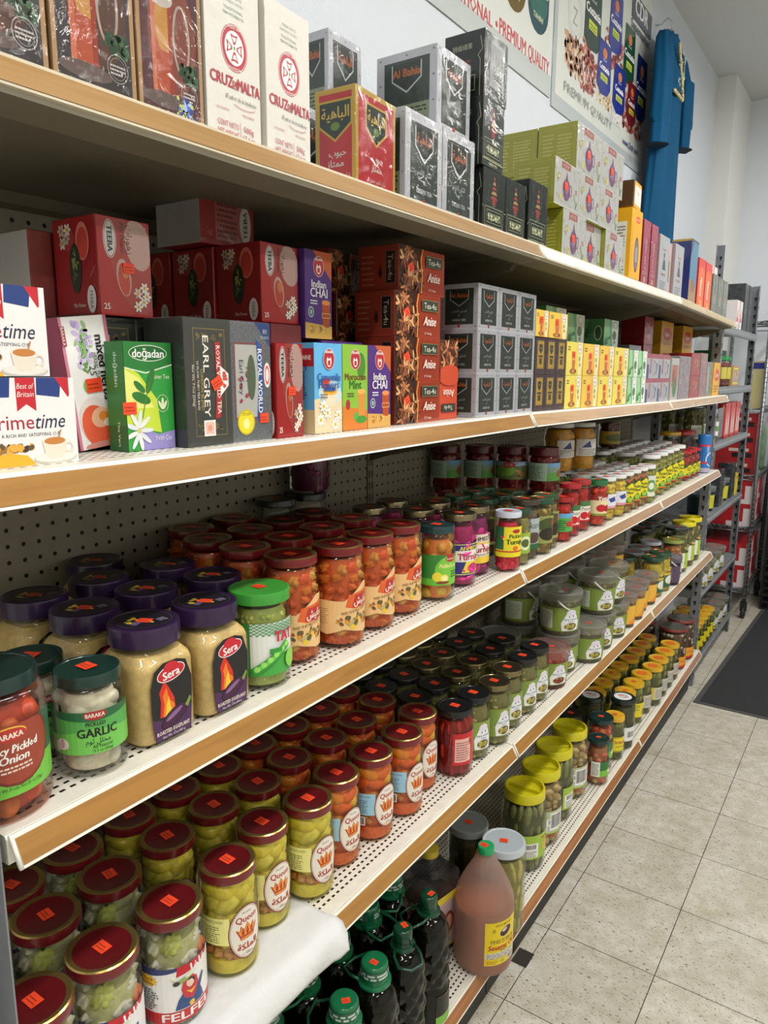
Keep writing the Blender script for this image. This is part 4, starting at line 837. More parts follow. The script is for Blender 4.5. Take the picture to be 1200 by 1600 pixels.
put('pag2', pm(.1, .138), X1, 1.226, Z1(1.2), 0, 'taller dark green pagoda tea box beside the olive-sided teapot boxes', pg)
nF, nS = art_noor(); NM = {}
def noor(w, h, d): return ('noor', w, h, d), (lambda: carton('tea box', 'tea_box', d, w, h, '#a3a32c', nF, nS, stick=(w*.45, h*.48, .017), wrapc=.3))
ng = 'teapot tea boxes with olive sides'; zz = Z1(1.6)
for i, (y, lab) in enumerate(((1.425, 'leftmost'), (1.582, 'middle'), (1.739, 'rightmost'))):
    k, mk = noor(.155, .114, .1); put(k, mk, X1-(.012 if i == 1 else 0), y, zz, 0, f'teapot tea box with an olive side, bottom layer, {lab} of three', ng)
for i, (y, lab) in enumerate(((1.364, 'leftmost'), (1.521, 'middle'), (1.678, 'rightmost'))):
    k, mk = noor(.155, .1, .1); put(k, mk, X1, y, zz+.1155, 0, f'teapot tea box with an olive side, middle layer, {lab} of three', ng)
k, mk = noor(.185, .115, .1); put(k, mk, -.03, 1.525, zz+.217, 0, 'teapot tea box with an olive side, top layer, left of two in front', ng); put(k, mk, -.03, 1.712, zz+.217, 0, 'teapot tea box with an olive side, top layer, right of two in front', ng)
k, mk = noor(.185, .105, .13); put(k, mk, -.135, 1.53, zz+.1155+.005, 0, 'teapot tea box showing only its olive side, behind the middle layer', ng)
put(k, mk, -.135, 1.53, zz+.1155+.112, 0, 'teapot tea box showing only its olive side, behind the top layer', ng); put(k, mk, -.135, 1.53, zz, 0, 'teapot tea box standing hidden behind the bottom layer', ng)
yF, yS = art_yellowpack(); put('ypack', lambda: carton('tea packet', 'tea_packet', .06, .11, .212, P('#d9a01c', .3, coat=.4), yF, yS, soft=.0003), X1, 1.965, Z1(2), 0, 'tall yellow tea packet standing right of the teapot boxes')
put('ypack2', lambda: carton('tea packet', 'tea_packet', .06, .10, .072, P('#d9a01c', .3, coat=.4), (lambda a: (a.rect(.02, .01, .1, .062, '#e6e3de'), a.text('tea', .06, .045, .012, '#b5444a'), a.rect(0, 0, .012, .072, '#3c2c1c'), a)[-1])(Art(.1, .072, '#d9a01c')), Art(.06, .072, '#4a3018'), soft=.0003), X1, 1.965, Z1(2)+.215, .06, 'small yellow packet with a white label lying on the tall yellow one')
tF, tS = art_tallpink(); mk = lambda: carton('coffee packet', 'coffee_packet', .06, .075, .2, P('#b8284c', .25, coat=.5), tF, tS, soft=.0003, wrapc=.5)
put('tpink', mk, X1, 2.095, Z1(2), 0, 'crimson coffee packet next to the tall yellow packet', 'crimson packets on the top shelf'); put('tpink', mk, X1, 2.185, Z1(2), 0, 'crimson coffee packet next to the grey box with a blue figure', 'crimson packets on the top shelf')
mk = lambda: carton('tea box', 'tea_box', .07, .13, .225, '#b23248', Art(.13, .225, '#b23a4e').rect(.03, .06, .1, .17, '#cf8a90').rect(.045, .08, .085, .14, '#8f2a3c'), Art(.07, .225, '#a82c40'))
put('dpink', mk, -.14, 2.10, Z1(2.1), 0, 'red box behind the crimson packets, left one', 'red boxes behind the crimson packets'); put('dpink', mk, -.14, 2.24, Z1(2.1), 0, 'red box behind the crimson packets, right one', 'red boxes behind the crimson packets')
dF, dS = art_dress(); mk = lambda: carton('tea box', 'tea_box', .06, .125, .186, '#bca6a8', dF, dS, wrapc=.2)
put('dressbox', mk, X1, 2.29, Z1(2.3), 0, 'grey tea box with a blue figure, nearer of the two', 'grey tea boxes with a blue figure'); put('dressbox', mk, X1, 2.50, Z1(2.5), 0, 'grey tea box with a blue figure, beside the blue box', 'grey tea boxes with a blue figure')
put('greyslim', lambda: carton('tea box', 'tea_box', .06, .07, .18, '#b99ea0', Art(.07, .18, '#b99ea0').rect(.01, .05, .05, .12, '#5a7a4c'), None), X1-.01, 2.42, Z1(2.4), 0, 'slim dull pink box between the two boxes with a blue figure')
bF, bS = art_blue(); put('bluebox', lambda: carton('tea box', 'tea_box', .07, .12, .24, '#26347c', bF, bS, wrapc=.3), X1, 2.735, Z1(2.7), 0, 'tall blue box with a yellow base left of the orange-red boxes')
oF, oS = art_redorange(); mk = lambda: carton('tea box', 'tea_box', .07, .125, .195, '#b23030', oF, oS, top='#b8303a')
put('redor', mk, X1, 2.885, Z1(2.9), 0, 'orange-red tea box beside the tall blue box', 'orange-red tea boxes on the top shelf'); put('redor', mk, X1, 3.02, Z1(3), 0, 'orange-red tea box beside the herb bags', 'orange-red tea boxes on the top shelf')
hF, hS = art_herbbag(); mk = lambda: carton('herb bag', 'herb_bag', .06, .11, .17, P('#8f9478', .3, coat=.6, var=.3, vs=40), hF, hS, soft=.0003, wrapc=.9)
for i, y in enumerate((3.175, 3.295, 3.415)): put('herbbag', mk, X1, y, Z1(y), 0, 'clear bag of dried herbs on the top shelf, ' + ['next to the orange-red boxes', 'middle of three', 'next to the white boxes'][i], 'clear herb bags on the top shelf')

# second shelf
Z2 = lambda y: zs(2, y)+.0006
F, S = art_primetime(); mk = lambda: carton('tea box', 'tea_box', .07, .134, .0865, '#e4e2e2', F, S); F1, S1 = F, S
mkp = lambda: carton('tea box', 'tea_box', .07, .134, .0865, '#e4e2e2', F1, S1)
put('prime', mkp, -.040, .001, Z2(0), 0, 'white tea box with a flag ribbon and teacup, lower of the stacked two', 'white teacup tea boxes'); put('prime', mkp, -.044, -.022+.0, Z2(0)+.088, 0, 'white tea box with a teacup, upper of the stacked two', 'white teacup tea boxes')
F2, S2 = art_herbs(); put('herbs', lambda: carton('tea box', 'tea_box', .03, .061, .150, '#8f3a52', F2, S2, stick=(.031, .072, .016)), -.100, .178, Z2(.1)+.0015, .0, 'white mixed herbs tea box leaning left beside the green tea box', tilt=(.12, 0))
F3, S3 = art_dogadan(); put('dogadan', lambda: carton('tea box', 'tea_box', .034, .068, .126, '#2b6e30', F3, S3, stick=(.004, .05, .014)), -.058, .212, Z2(.2), 0, 'green tea box with leaves and white blossom beside the dark grey box')
F4, S4 = art_earl(); mk4 = lambda: carton('tea box', 'tea_box', .072, .076, .156, '#3e413f', F4, S4, stick=(.05, .078, .014, .5), wrapc=.1)
put('earl', mk4, -.038, .283, Z2(.3), 0, 'dark grey tea box with vertical lettering beside the marbled box', 'tall dark and marbled tea boxes')
put('earl', mk4, -.125, .205, Z2(.3), 0, 'dark grey tea box standing behind the green leaf tea box', 'tall dark and marbled tea boxes'); put('earl', mk4, -.205, .2, Z2(.3), 0, 'dark grey tea box at the back, under the lying red box', 'tall dark and marbled tea boxes'); put('earl', mk4, -.125, .283, Z2(.3), 0, 'dark grey tea box right behind the front dark grey one', 'tall dark and marbled tea boxes')
F5, S5 = art_marble(); put('marble', lambda: carton('tea box', 'tea_box', .072, .074, .156, '#7e848a', F5, S5, stick=(.058, .03, .013), wrapc=.1), -.04, .361, Z2(.3), 0, 'grey marbled tea box with a yellow round seal beside the dark grey one')
F6, S6 = art_mixflower(); fl = lambda w, h, d, s=True: (('flower', w, h, d), (lambda: carton('tea box', 'tea_box', d, w, h, '#a81c20', F6, S6, wrapc=.15, stick=(w*.55, h*.5, .012) if s else None)))
fg = 'red flower tea boxes'
k, mk = fl(.055, .13, .06); put(k, mk, -.034, .440, Z2(.4), 0, 'red flower tea box on the front edge between the marbled and camomile boxes', fg)
k, mk = fl(.074, .112, .085)
put(k, mk, -.11, .224, Z2(.3)+.1575, 0, 'red flower tea box with a price sticker standing on the dark grey boxes', fg)
for y in (.43, .502): put('earlb', lambda: carton('tea box', 'tea_box', .3, .070, .162, '#7c2a2c', None, Art(.3, .162, '#7c2a2c')), -.1, y, Z2(.5), 0, 'dull red carton in the second row, under the red flower boxes, ' + ('left' if y < .46 else 'right'), 'dull red cartons in the second row')
k, mk = fl(.08, .112, .09, False)
put(k, mk, -.105, .49, Z2(.5)+.1635, 0, 'red flower tea box in front, left of the upper purple chai box', fg); put(k, mk, -.2, .487, Z2(.5)+.1635, 0, 'red flower tea box in the middle of three one behind another', fg); put(k, mk, -.298, .487, Z2(.5)+.1635, 0, 'red flower tea box at the back of three one behind another', fg)
W_ = Art(.095, .075, '#cfc9c2'); lyF = Art(.11, .075, '#9c2a2e').rect(.03, .008, .09, .068, '#b3605c').lines(.034, .012, .075, .064, 7, '#6b3430'); lyF.ell(.092, .036, .012, .027, '#ece6e2').text('TEEBA', .092, .036, .008, '#262630', rot=PI/2, wfix=.04, bold=.0003)
mk = lambda: carton('tea box', 'tea_box', .095, .11, .075, '#8f282c', lyF, W_, wrapc=.3)
put('lying', mk, -.19, .455, Z2(.5)+.277, 0, 'red tea box lying on its side with a white end, topmost of the red stack', 'red tea boxes lying with a white end')
put('lying2', lambda: carton('tea box', 'tea_box', .075, .09, .1, '#8f282c', Art(.09, .1, '#8a262b').rect(.0, .0, .03, .1, '#a8504e'), Art(.075, .1, '#cfc9c2'), wrapc=.4), -.203, .195, Z2(.3)+.1575, 0, 'red tea box with a white end at the far left against the pegboard', 'red tea boxes lying with a white end')
tk = {c: art_tek(c) for c in ('camomile', 'mint', 'chai')}; TL = {'camomile': 'light blue camomile tea box with daisies beside the green mint box', 'mint': 'green Moroccan mint tea box between camomile and chai boxes'}
for y, c, lab in ((.521, 'camomile', TL['camomile']), (.589, 'mint', TL['mint']), (.656, 'chai', 'purple Indian chai tea box on the front edge beside the anise stack')):
    put(c, (lambda c=c: carton('tea box', 'tea_box', .05, .066, .133, {'camomile': '#5fa9d8', 'mint': '#7fae3a', 'chai': '#4b2b74'}[c], tk[c][0], tk[c][1], stick=(.026, .075, .013) if c == 'camomile' else None)), -.034, y, Z2(y), 0, lab)
put('chai', None, -.095, .575, Z2(.6)+.1425, 0, 'purple Indian chai tea box in the upper back row beside red boxes')
put('support', lambda: carton('tea box', 'tea_box', .09, .11, .14, '#4b2b74', None, None), -.09, .610, Z2(.6), 0, 'plain purple carton behind the camomile and mint boxes')
aF, aS = art_anise(); am = lambda: carton('tea box', 'tea_box', .083, .152, .0748, '#a8402a', aF, aS, stick=(.035, .04, .015, .5), wrapc=.12); ag = 'anise tea boxes in two stacks'
for i in range(4): put('anise', am, -.04, (.746, .744, .743, .755)[i], Z2(.8)+.0755*i, 0, ['bottom', 'second from bottom', 'second from top', 'topmost'][i]+' anise tea box in the front stack of four', ag)
for i in range(4): put('anise', None, -.165, (.735, .735, .745, .725)[i], Z2(.8)+.0755*i, (0, 0, 0, .12)[i], ['bottom', 'second from bottom', 'second from top', 'topmost'][i]+' anise tea box in the back stack of four', ag)
uF, _ = art_anise(True); put('aniseup', lambda: carton('tea box', 'tea_box', .083, .07, .15, '#a8402a', uF, None), -.045, .905, Z2(.9), 0, 'anise tea box standing upright with its lettering upside down')
k, mk = silver(.093, .0865, .085, .15, True); sg2 = 'small silver and green tea boxes, three by three'
for r in range(3):
    for c in range(3): put(k, mk, -.022, 1.012+c*.0955, Z2(1.1)+r*.087, 0, f'small silver and green tea box, {["bottom", "middle", "top"][r]} row, {["left", "centre", "right"][c]} column', sg2)
for r in range(3): put(k, mk, -.125, 1.012, Z2(1.1)+r*.087, 0, f'small silver tea box behind the left column, {["bottom", "middle", "top"][r]} row', sg2)
brF, brS = art_brown(); bm_ = lambda: carton('tea box', 'tea_box', .09, .064, .0845, '#3c282c', brF, brS, wrapc=.3)
for r in range(2):
    for c in range(3): put('brown', bm_, -.022, (1.302, 1.368, 1.434)[c], Z2(1.35)+r*.085, 0, f'brown tea box with a yellow panel, {["lower", "upper"][r]} row, {["left", "middle", "right"][c]} one', 'brown tea boxes with a yellow panel')
YF = {o: art_yellow(o) for o in (0, 1)}
def ybox(o, w, h=.084): return ('yel', o, w, h), (lambda: carton('tea box', 'tea_box', .09, w, h, '#cfa638' if o else '#c9b236', YF[o][0], YF[o][1], stick=(w*.42, h*.62, .016)))
yg = 'yellow tea boxes with a tea glass'
k, mk = ybox(1, .075, .06); put(k, mk, -.022, 1.299, Z2(1.35)+.172, 0, 'orange-yellow tea box on the brown ones, left of two', yg)
k, mk = ybox(1, .12, .06); put(k, mk, -.022, 1.378, Z2(1.35)+.172, 0, 'orange-yellow tea box on the brown ones, right of two', yg)
for r in range(2):
    for c, (y, w_, o) in enumerate(((1.502, .118, 0), (1.625, .13, 1), (1.76, .128, r), (1.893, .14, 0))):
        k, mk = ybox(o, w_); put(k, mk, -.022, y, Z2(y)+r*.0848, 0, f'yellow tea glass box, {["lower", "upper"][r]} row, {ORD[c]} from the left', yg)
GF, GS = art_green(); gg = 'green tea boxes with a round emblem'
def gbox(w, h, d): return ('grn', w, h, d), (lambda: carton('tea box', 'tea_box', d, w, h, '#4f8a5c', GF, GS))
for r in range(2):
    for c in range(2): k, mk = gbox(.1, .083, .09); put(k, mk, -.022, 2.04+c*.103, Z2(2.1)+r*.084, 0, f'green tea box on the front edge, {["lower", "upper"][r]} row, {["left", "right"][c]} one', gg)
k, mk = gbox(.15, .09, .13)
for i, (x, y) in enumerate(((-.13, 1.36), (-.13, 1.62), (-.16, 1.86), (-.135, 2.13))):
    for r in range(3): put(k, mk, x, y, Z2(y)+r*.0905, 0, f'larger green tea box in the back row, {["bottom", "middle", "top"][r]}, {ORD[i]} stack from the left', gg)
kF, kS = art_pink()
for r in range(2):
    for c in range(2): put('pinkb', lambda: carton('tea box', 'tea_box', .09, .15, .081, '#c9cad2', kF, kS, wrapc=.2), -.022, 2.25+c*.156, Z2(2.4)+r*.082, 0, f'white, pink and blue tea box, {["lower", "upper"][r]} row, {["left", "right"][c]} one', 'white, pink and blue tea boxes')
def gen(w, h, d, base, ops, wrap=0): 
    a = Art(w, h, base)
    for o in ops: getattr(a, o[0])(*o[1:])
    return lambda: carton('tea box', 'tea_box', d, w, h, base, a, None, wrapc=wrap)
for y, w_, h_, base, ops, lab in (
    (2.585, .115, .155, '#e0ded6', [('rect', .01, .05, .1, .13, '#c9744c'), ('ell', .06, .05, .03, .04, '#4f8a3c'), ('ell', .04, .09, .02, .025, '#b5442c')], 'white tea box with a green plant, right of the pink and blue boxes'),
    (2.71, .185, .165, '#a59ba0', [('scatter', 0, 0, .185, .165, 60, ['#8c7f88', '#c2b8bc', '#7a5a6c', '#b5626c', '#d2cdd0'], .008, 4)], 'grey patterned tea box right of the white plant box'),
    (3.085, .13, .185, '#b9868c', [('scatter', 0, 0, .13, .185, 50, ['#c94a54', '#9a6a70', '#d8aab0', '#6f8a5c'], .008, 5)], 'pink patterned box right of the stacked red boxes'),
    (3.225, .12, .15, '#9aa392', [('rect', .01, .02, .05, .13, '#c6c9bd'), ('scatter', .05, 0, .12, .15, 30, ['#7f8f6c', '#b56a5c', '#5f6f54'], .008, 6)], 'grey-green box left of the orange packet at the shelf end')):
    put('gen%.3f' % y, gen(w_, h_, .09, base, ops, .2), -.022, y, Z2(y), 0, lab)
mk = gen(.165, .09, .09, '#b8322c', [('scatter', .02, .01, .15, .08, 24, ['#e08a3c', '#d9582c', '#8e1f22', '#f0c07a'], .01, 6)], .2)
for r in range(2): put('redflame', mk, -.022, 2.905, Z2(2.9)+r*.091, 0, f'red box with orange leaves, {["lower", "upper"][r]} of the stacked two', 'red boxes with orange leaves')
LF, LS = art_lipton(.13, .15)
put('liptonend', lambda: carton('tea box', 'tea_box', .08, .145, .15, '#c9951f', Art(.145, .15, '#dba51f').poly([(.03, .1), (.06, .125), (.12, .11), (.13, .085), (.1, .065), (.04, .07)], '#c8412c').text('Lipton', .08, .095, .02, '#f3ead8', wmax=.07, bold=.0005).lines(.03, .015, .12, .05, 3, '#8a5a1c'), Art(.08, .15, '#d29c20')), -.022, 3.375, Z2(3.4), 0, 'yellow-orange tea box at the very end of the second shelf')
mk = lambda: carton('tea box', 'tea_box', .1, .2, .105, '#c08f22', *art_lipton(.2, .105))
for i, (x, y, n) in enumerate(((-.16, 2.95, 3), (-.16, 3.33, 3))):
    for r in range(n):
        put('liptbig', mk, x, y, Z2(y)+r*.1055, 0, f'large yellow tea box in the back row, {["bottom", "middle", "top"][r]}, {["left", "right"][i]} stack', 'large yellow tea boxes in the back row')
mk = gen(.12, .105, .09, '#9c2530', [('scatter', .02, .01, .1, .09, 20, ['#d8603c', '#c22c38', '#e0a060'], .01, 6)], .2)
for r in range(3): put('redback', mk, -.15, 2.66, Z2(2.7)+r*.1055, 0, f'dark red box in the back row left of the yellow boxes, {["bottom", "middle", "top"][r]}', 'dark red boxes in the back row')
for r in range(3): put('gen2', gen(.15, .1, .09, '#8d8a88', [('lines', .01, .02, .14, .08, 5, '#b5b2ae')], .1), -.14, 2.44, Z2(2.5)+r*.1005 if r else Z2(2.5), 0, f'grey box in the back row behind the pink and blue ones, {["bottom", "middle", "top"][r]}', 'grey boxes in the back row') if r < 2 else None
# ------------------------------------------------------------------ jars, tubs, bottles
def body_prof(R, H, nr, nh, foot=.006, sh=.035, waist=0):
    """glass outline: foot, straight body, rounded shoulder, neck"""
    z1 = H-nh-sh; p = [(0, .002), (R-foot, .0015), (R-foot*.3, foot*.4), (R, foot*1.3)]
    if waist: p += [(R, z1*.3), (R-waist, z1*.34), (R-waist, z1*.66), (R, z1*.7)]
    p += [(R, z1)]
    for t in (.25, .5, .75, 1): a = t*PI/2; p.append((nr+(R-nr)*math.cos(a), z1+sh*math.sin(a)*.98))
    p += [(nr, H-.003)]; return p
def lid_mesh(r, h, style, c1, c2=None, c3=None):
    mb = MB(); c2 = c2 or c1; c3 = c3 or c1
    A, B_, C = (P(c, .28, coat=.3) if isinstance(c, str) else c for c in (c1, c2, c3))
    if style == 'gold':   # printed top disc, metallic ring, coloured skirt
        pr = [(r*.99, 0), (r, .0015), (r, h*.55), (r*.985, h*.9), (r*.94, h), (r*.86, h*.99), (r*.80, h*.90), (0.0001, h*.90)]
        mb.lathe(pr, 40, A, mats=[C, C, C, B_, B_, B_, A])
    elif style == 'flat':
        pr = [(r*.99, 0), (r*1.01, .0015), (r, .003), (r, h*.8), (r*.97, h), (r*.88, h), (r*.86, h*.94), (0.0001, h*.94)]
        mb.lathe(pr, 40, A, mats=[C, C, C, C, B_, B_, A])
    elif style == 'tall':  # smooth plastic screw lid
        pr = [(r*.96, 0), (r, .001), (r, h*.86), (r*.985, h*.96), (r*.95, h), (r*.90, h), (r*.885, h*.965), (0.0001, h*.965)]
        mb.lathe(pr, 44, A, mats=[C, C, C, C, C, C, A])
    elif style == 'deep':  # wide plastic lid with sunk top and grip bar
        pr = [(r*.97, 0), (r, .002), (r*.99, h*.9), (r*.96, h), (r*.88, h), (r*.84, h*.55), (0.0001, h*.5)]
        mb.lathe(pr, 40, A); mb.rbox((-r*.8, -.002, h*.48), (r*.8, .002, h*.86), A, .0006)
    return mb
def fill_core(mb, R, h, m, k=.91, z0=.006, sq=None):
    mb.lathe([(0.0001, z0), (R*(k-.04), z0), (R*k, z0+.006), (R*k, h-.010), (R*k*.86, h+.007), (0.0001, h+.008)], 32, m, sq=sq, sharp=60)
def chunks(mb, R, h, size, mats, seed, dens=1.0, z0=.006, lump=.15, orient=None, sub=1, kin=.0025):
    rg = random.Random(seed); a = max(size[0], size[1]); z = z0 + size[2]*.7; rr = R-kin-min(size[0], size[1])*.9; ph = 0
    while z < h:
        n = max(3, int(2*PI*rr/(a*1.75)*dens)); ph += .6
        for i in range(n):
            t = ph+2*PI*i/n+rg.uniform(-.25, .25)*a/rr; r = rr*(1-rg.random()*.12); s = [q*rg.uniform(.8, 1.15) for q in size]
            if orient == 'up': rot = Matrix.Rotation(t, 3, 'Z') @ Matrix.Rotation(rg.uniform(-.2, .2), 3, 'X')
            elif orient == 'flat': rot = Matrix.Rotation(t, 3, 'Z') @ Matrix.Rotation(rg.uniform(-.5, .5), 3, 'X')
            else: rot = Matrix.Rotation(rg.uniform(0, 6.3), 3, 'Z') @ Matrix.Rotation(rg.uniform(0, 6.3), 3, 'X')
            mb.blob((r*math.cos(t), r*math.sin(t), min(z+rg.uniform(-.3, .3)*size[2], h)), s, mats[rg.randrange(len(mats))], rot=rot, sub=sub, lump=lump, rg=rg)
        z += size[2]*1.55
def F_(h, var=.14, vs=90, rough=.32, var2=None): return P(h, rough, var=var if not var2 else 0, vs=vs, bump=.12, bs=120, var2=var2, g=2.0)
def jar(cat, name, R, H, lr, lh, lid, fill, labels=(), tint='#fbfdfb', nr=None, sh=.03, sq=None, stick=(.0, .0, 0), glassm=None, prof=None, ssz=.016, foot=.006, waist=0, n=36):
    root = empty(name); root['category'] = cat
    nr = nr or lr*.93; pr = prof or body_prof(R, H, nr, lh, foot, sh, waist)
    mb = MB(); mb.lathe(pr, n if not sq else 64, glassm or glass(tint), sq=sq); mb.build('glass', root)
    mb = MB(); fill(mb, R-.0022); mb.build('contents', root)
    for nm, th, z0, w, h, art in labels:
        mb = MB(); art.emit(mb, wrap(R if not isinstance(R, tuple) else R[0], th, z0, w), ustep=R*.16, sx=w/art.w, sy=h/art.h, lay=.00003)
        mb.build(nm, root)
    lm = lid_mesh(lr, lh, *lid); lo = lm.build('lid', root, (0, 0, H-lh))
    if stick is not None: sticker(lo, stick[0], stick[1], lh*(.985 if lid[0] != 'gold' else .91)+.0004, ssz, stick[2])
    return root
RED, GOLD = '#6e1016', P('#b49a5a', .22, metal=.85)
# --- jar labels
def lb_sera():
    a = Art(.062, .098, '#1c1b1e'); a = Art(.062, .098); K = '#1b1a1d'
    a.poly([(.004, .0), (.058, .0), (.062, .05), (.062, .07), (.054, .093), (.04, .098), (.02, .098), (.006, .09), (0, .07), (.0, .04)], K)
    a.poly([(.0045, .001), (.0575, .001), (.061, .034), (.03, .022), (.001, .03)], '#43254f'); a.poly([(.012, .03), (.014, .05), (.012, .062), (.02, .075), (.026, .066), (.034, .05), (.036, .028)], '#c22a1c'); a.poly([(.016, .03), (.019, .045), (.017, .056), (.023, .066), (.026, .05), (.034, .042), (.034, .026)], '#e07a20'); a.poly([(.02, .03), (.022, .044), (.026, .054), (.028, .04), (.033, .03)], '#eec83a')
    a.ell(.034, .026, .023, .0105, '#120c16', rot=.42); a.ell(.034, .026, .0215, .0092, '#3d1838', rot=.42); a.ell(.033, .0285, .014, .003, '#7d5a86', rot=.42); a.poly([(.05, .034), (.058, .044), (.06, .04), (.054, .03)], '#6f8a3a')
    a.ell(.031, .083, .0215, .0105, '#f1ecec', rot=.12); a.ell(.031, .083, .0203, .0094, '#b5202c', rot=.12); a.ell(.031, .0905, .011, .0065, '#b5202c'); a.text('Sera', .031, .082, .0105, '#f4f0f0', bold=.0005, rot=.12, wmax=.033)
    a.text('ROASTED EGGPLANT', .031, .0105, .0052, '#e6d8c8', wmax=.05, bold=.0002); a.text('Net Wt. 17oz-480 g', .031, .004, .0035, '#d8ccd8', wmax=.034); return a
def lb_garlic():
    w, h = .13, .05; a = Art(w, h, '#4f9a4c'); a.poly([(0, 0), (w, 0), (w, .022), (.07, .03), (0, .018)], '#69b350'); a.poly([(0, .04), (.04, .05), (0, .05)], '#1f5a34'); a.poly([(.02, h), (w, h), (w, .043), (.07, .038), (.02, .042)], '#245c3a'); a.rect(.002, .022, .018, .049, '#1a3226')
    a.ell(.073, .046, .014, .0062, '#9c2a2c'); a.text('BARAKA', .073, .0455, .0048, '#f0e6d8', wmax=.023, bold=.0002); a.text('PICKLED', .073, .0355, .0045, '#20241e', wmax=.03, bold=.0002); a.text('GARLIC', .075, .0255, .0105, '#1a1d1a', wmax=.052, bold=.0005); a.text(ar('مخلل ثوم'), .075, .0155, .006, '#20241e', wmax=.03); a.text('All Natural', .08, .009, .004, '#20241e', wmax=.03); a.text('13.3 oz (380g)', .08, .004, .0032, '#20241e', wmax=.03)
    a.ell(.03, .012, .009, .007, '#d8cfc4'); a.ell(.022, .009, .005, .006, '#c9b8b0'); a.ell(.03, .013, .003, .006, '#b49aa4'); return a
def lb_onion():
    w, h = .17, .075; a = Art(w, h, '#2c5c44'); a.rect(0, 0, w, .022, '#69b23f'); a.poly([(0, .02), (w, .02), (w, .03), (.06, .035), (0, .03)], '#69b23f'); a.ell(.115, .05, .04, .04, '#6b2c22'); a.ell(.115, .05, .037, .037, '#8d3c2c')
    a.ell(.108, .066, .018, .0075, '#f0c040'); a.ell(.108, .065, .0175, .007, '#a8302a'); a.text('BARAKA', .108, .0645, .006, '#f3e6d8', wmax=.028, bold=.0003); a.text('Spicy Pickled', .112, .0505, .0085, '#f5efe6', wmax=.05, slant=.15, bold=.0004); a.text('Onion', .112, .040, .0085, '#f5efe6', wmax=.03, slant=.15, bold=.0004); a.lines(.095, .026, .13, .034, 2, '#e6cfc0')
    a.poly([(.055, .046), (.062, .056), (.07, .052), (.08, .056), (.082, .044), (.07, .04)], '#e8a42c'); a.text('HOT', .068, .0485, .006, '#b8302a', bold=.0004)
    a.ell(.05, .022, .014, .012, '#c98a4c'); a.ell(.07, .02, .015, .012, '#d89a5c'); a.ell(.052, .026, .008, .006, '#e6b880'); a.ell(.06, .009, .016, .004, '#a8442c'); a.text('Net Wt./Poids Net 35 oz (1kg)', .115, .009, .004, '#24481c', wmax=.05); return a
def lb_peas():
    w, h = .15, .078; a = Art(w, h, '#2f7a37'); a.lines(.004, .006, .05, .072, 14, '#1d5426', .55, 4); a.rect(.058, 0, w, h, '#e4e7e4'); a.poly([(.058, 0), (w, 0), (w, .03), (.1, .03), (.058, .008)], '#3f9a3f')
    for i in range(11):
        for j in range(4): a.rect(.058+i*.0085, .06+j*.0047, .0622+i*.0085, .0623+j*.0047, '#4f8f5c'); a.rect(.0622+i*.0085, .0623+j*.0047, .0664+i*.0085, .0647+j*.0047, '#4f8f5c')
    a.line([(.06, .006), (.085, .022), (.115, .045)], .012, '#2f8a36'); a.line([(.064, .009), (.088, .024), (.112, .043)], .006, '#67b84c')
    for i in range(6): a.ell(.068+i*.009, .012+i*.0063, .0042, .0042, '#8fcf62', 10)
    a.ell(.122, .02, .012, .014, '#7fbf4c'); a.rect(.085, .034, .104, .041, '#2f8a36'); a.text('TAT', .108, .058, .016, '#b9243a', bold=.0008, wmax=.03); return a
def lb_mix():
    w, h = .15, .088; a = Art(w, h)
    C = '#d8b27c'; a.poly([(0, .012), (.03, .004), (.06, .012), (.1, .002), (w, .012), (w, .082), (.1, .088), (.06, .06), (0, .064)], C); a.lines(.006, .022, .034, .05, 8, '#8a6a44', .4, 4); a.rect(.002, .014, .008, .024, '#efe4cf')
    a.poly([(.062, .05), (.068, .07), (.1, .074), (.125, .08), (.122, .052), (.08, .045)], '#c95a2a'); a.poly([(.074, .048), (.08, .068), (.12, .07), (.124, .05), (.1, .046)], '#a8302a'); a.text(ar('محابيش'), .099, .0585, .013, '#f6ece0', wmax=.042, bold=.0004)
    a.scatter(.045, .014, .115, .04, 44, ['#c98a2c', '#7a6a3a', '#d8b04c', '#9a4a2a', '#a8a070', '#5c5030', '#e0c48a'], .0052, 6, 1.5); a.text('MIXED VEGETABLE PICKLES', .08, .042, .005, '#5f2c24', wmax=.05, rot=.12); a.ell(.075, .015, .005, .004, '#e6c02c'); return a
def lb_lemon():
    w, h = .12, .062; a = Art(w, h, '#2f7a34'); a.rect(0, 0, w, .014, '#5fae3a'); a.ell(.07, .03, .035, .03, '#6fb53c'); a.poly([(.055, .062), (.07, .052), (.085, .062)], '#a3282c'); a.ell(.07, .053, .013, .0065, '#a3282c'); a.text('BARAKA', .07, .053, .004, '#f3e6d8', wmax=.02)
    a.text('Pickled Lemon', .07, .04, .0085, '#e2e08a', slant=.15, wmax=.05, bold=.0004); a.ell(.04, .018, .01, .0095, '#e0cf3a'); a.ell(.055, .014, .009, .0085, '#ecdf62'); a.ell(.055, .014, .006, .0057, '#f4efb0'); a.ell(.052, .006, .014, .003, '#7a3a24'); a.lines(.07, .015, .1, .03, 3, '#1f4d22'); return a
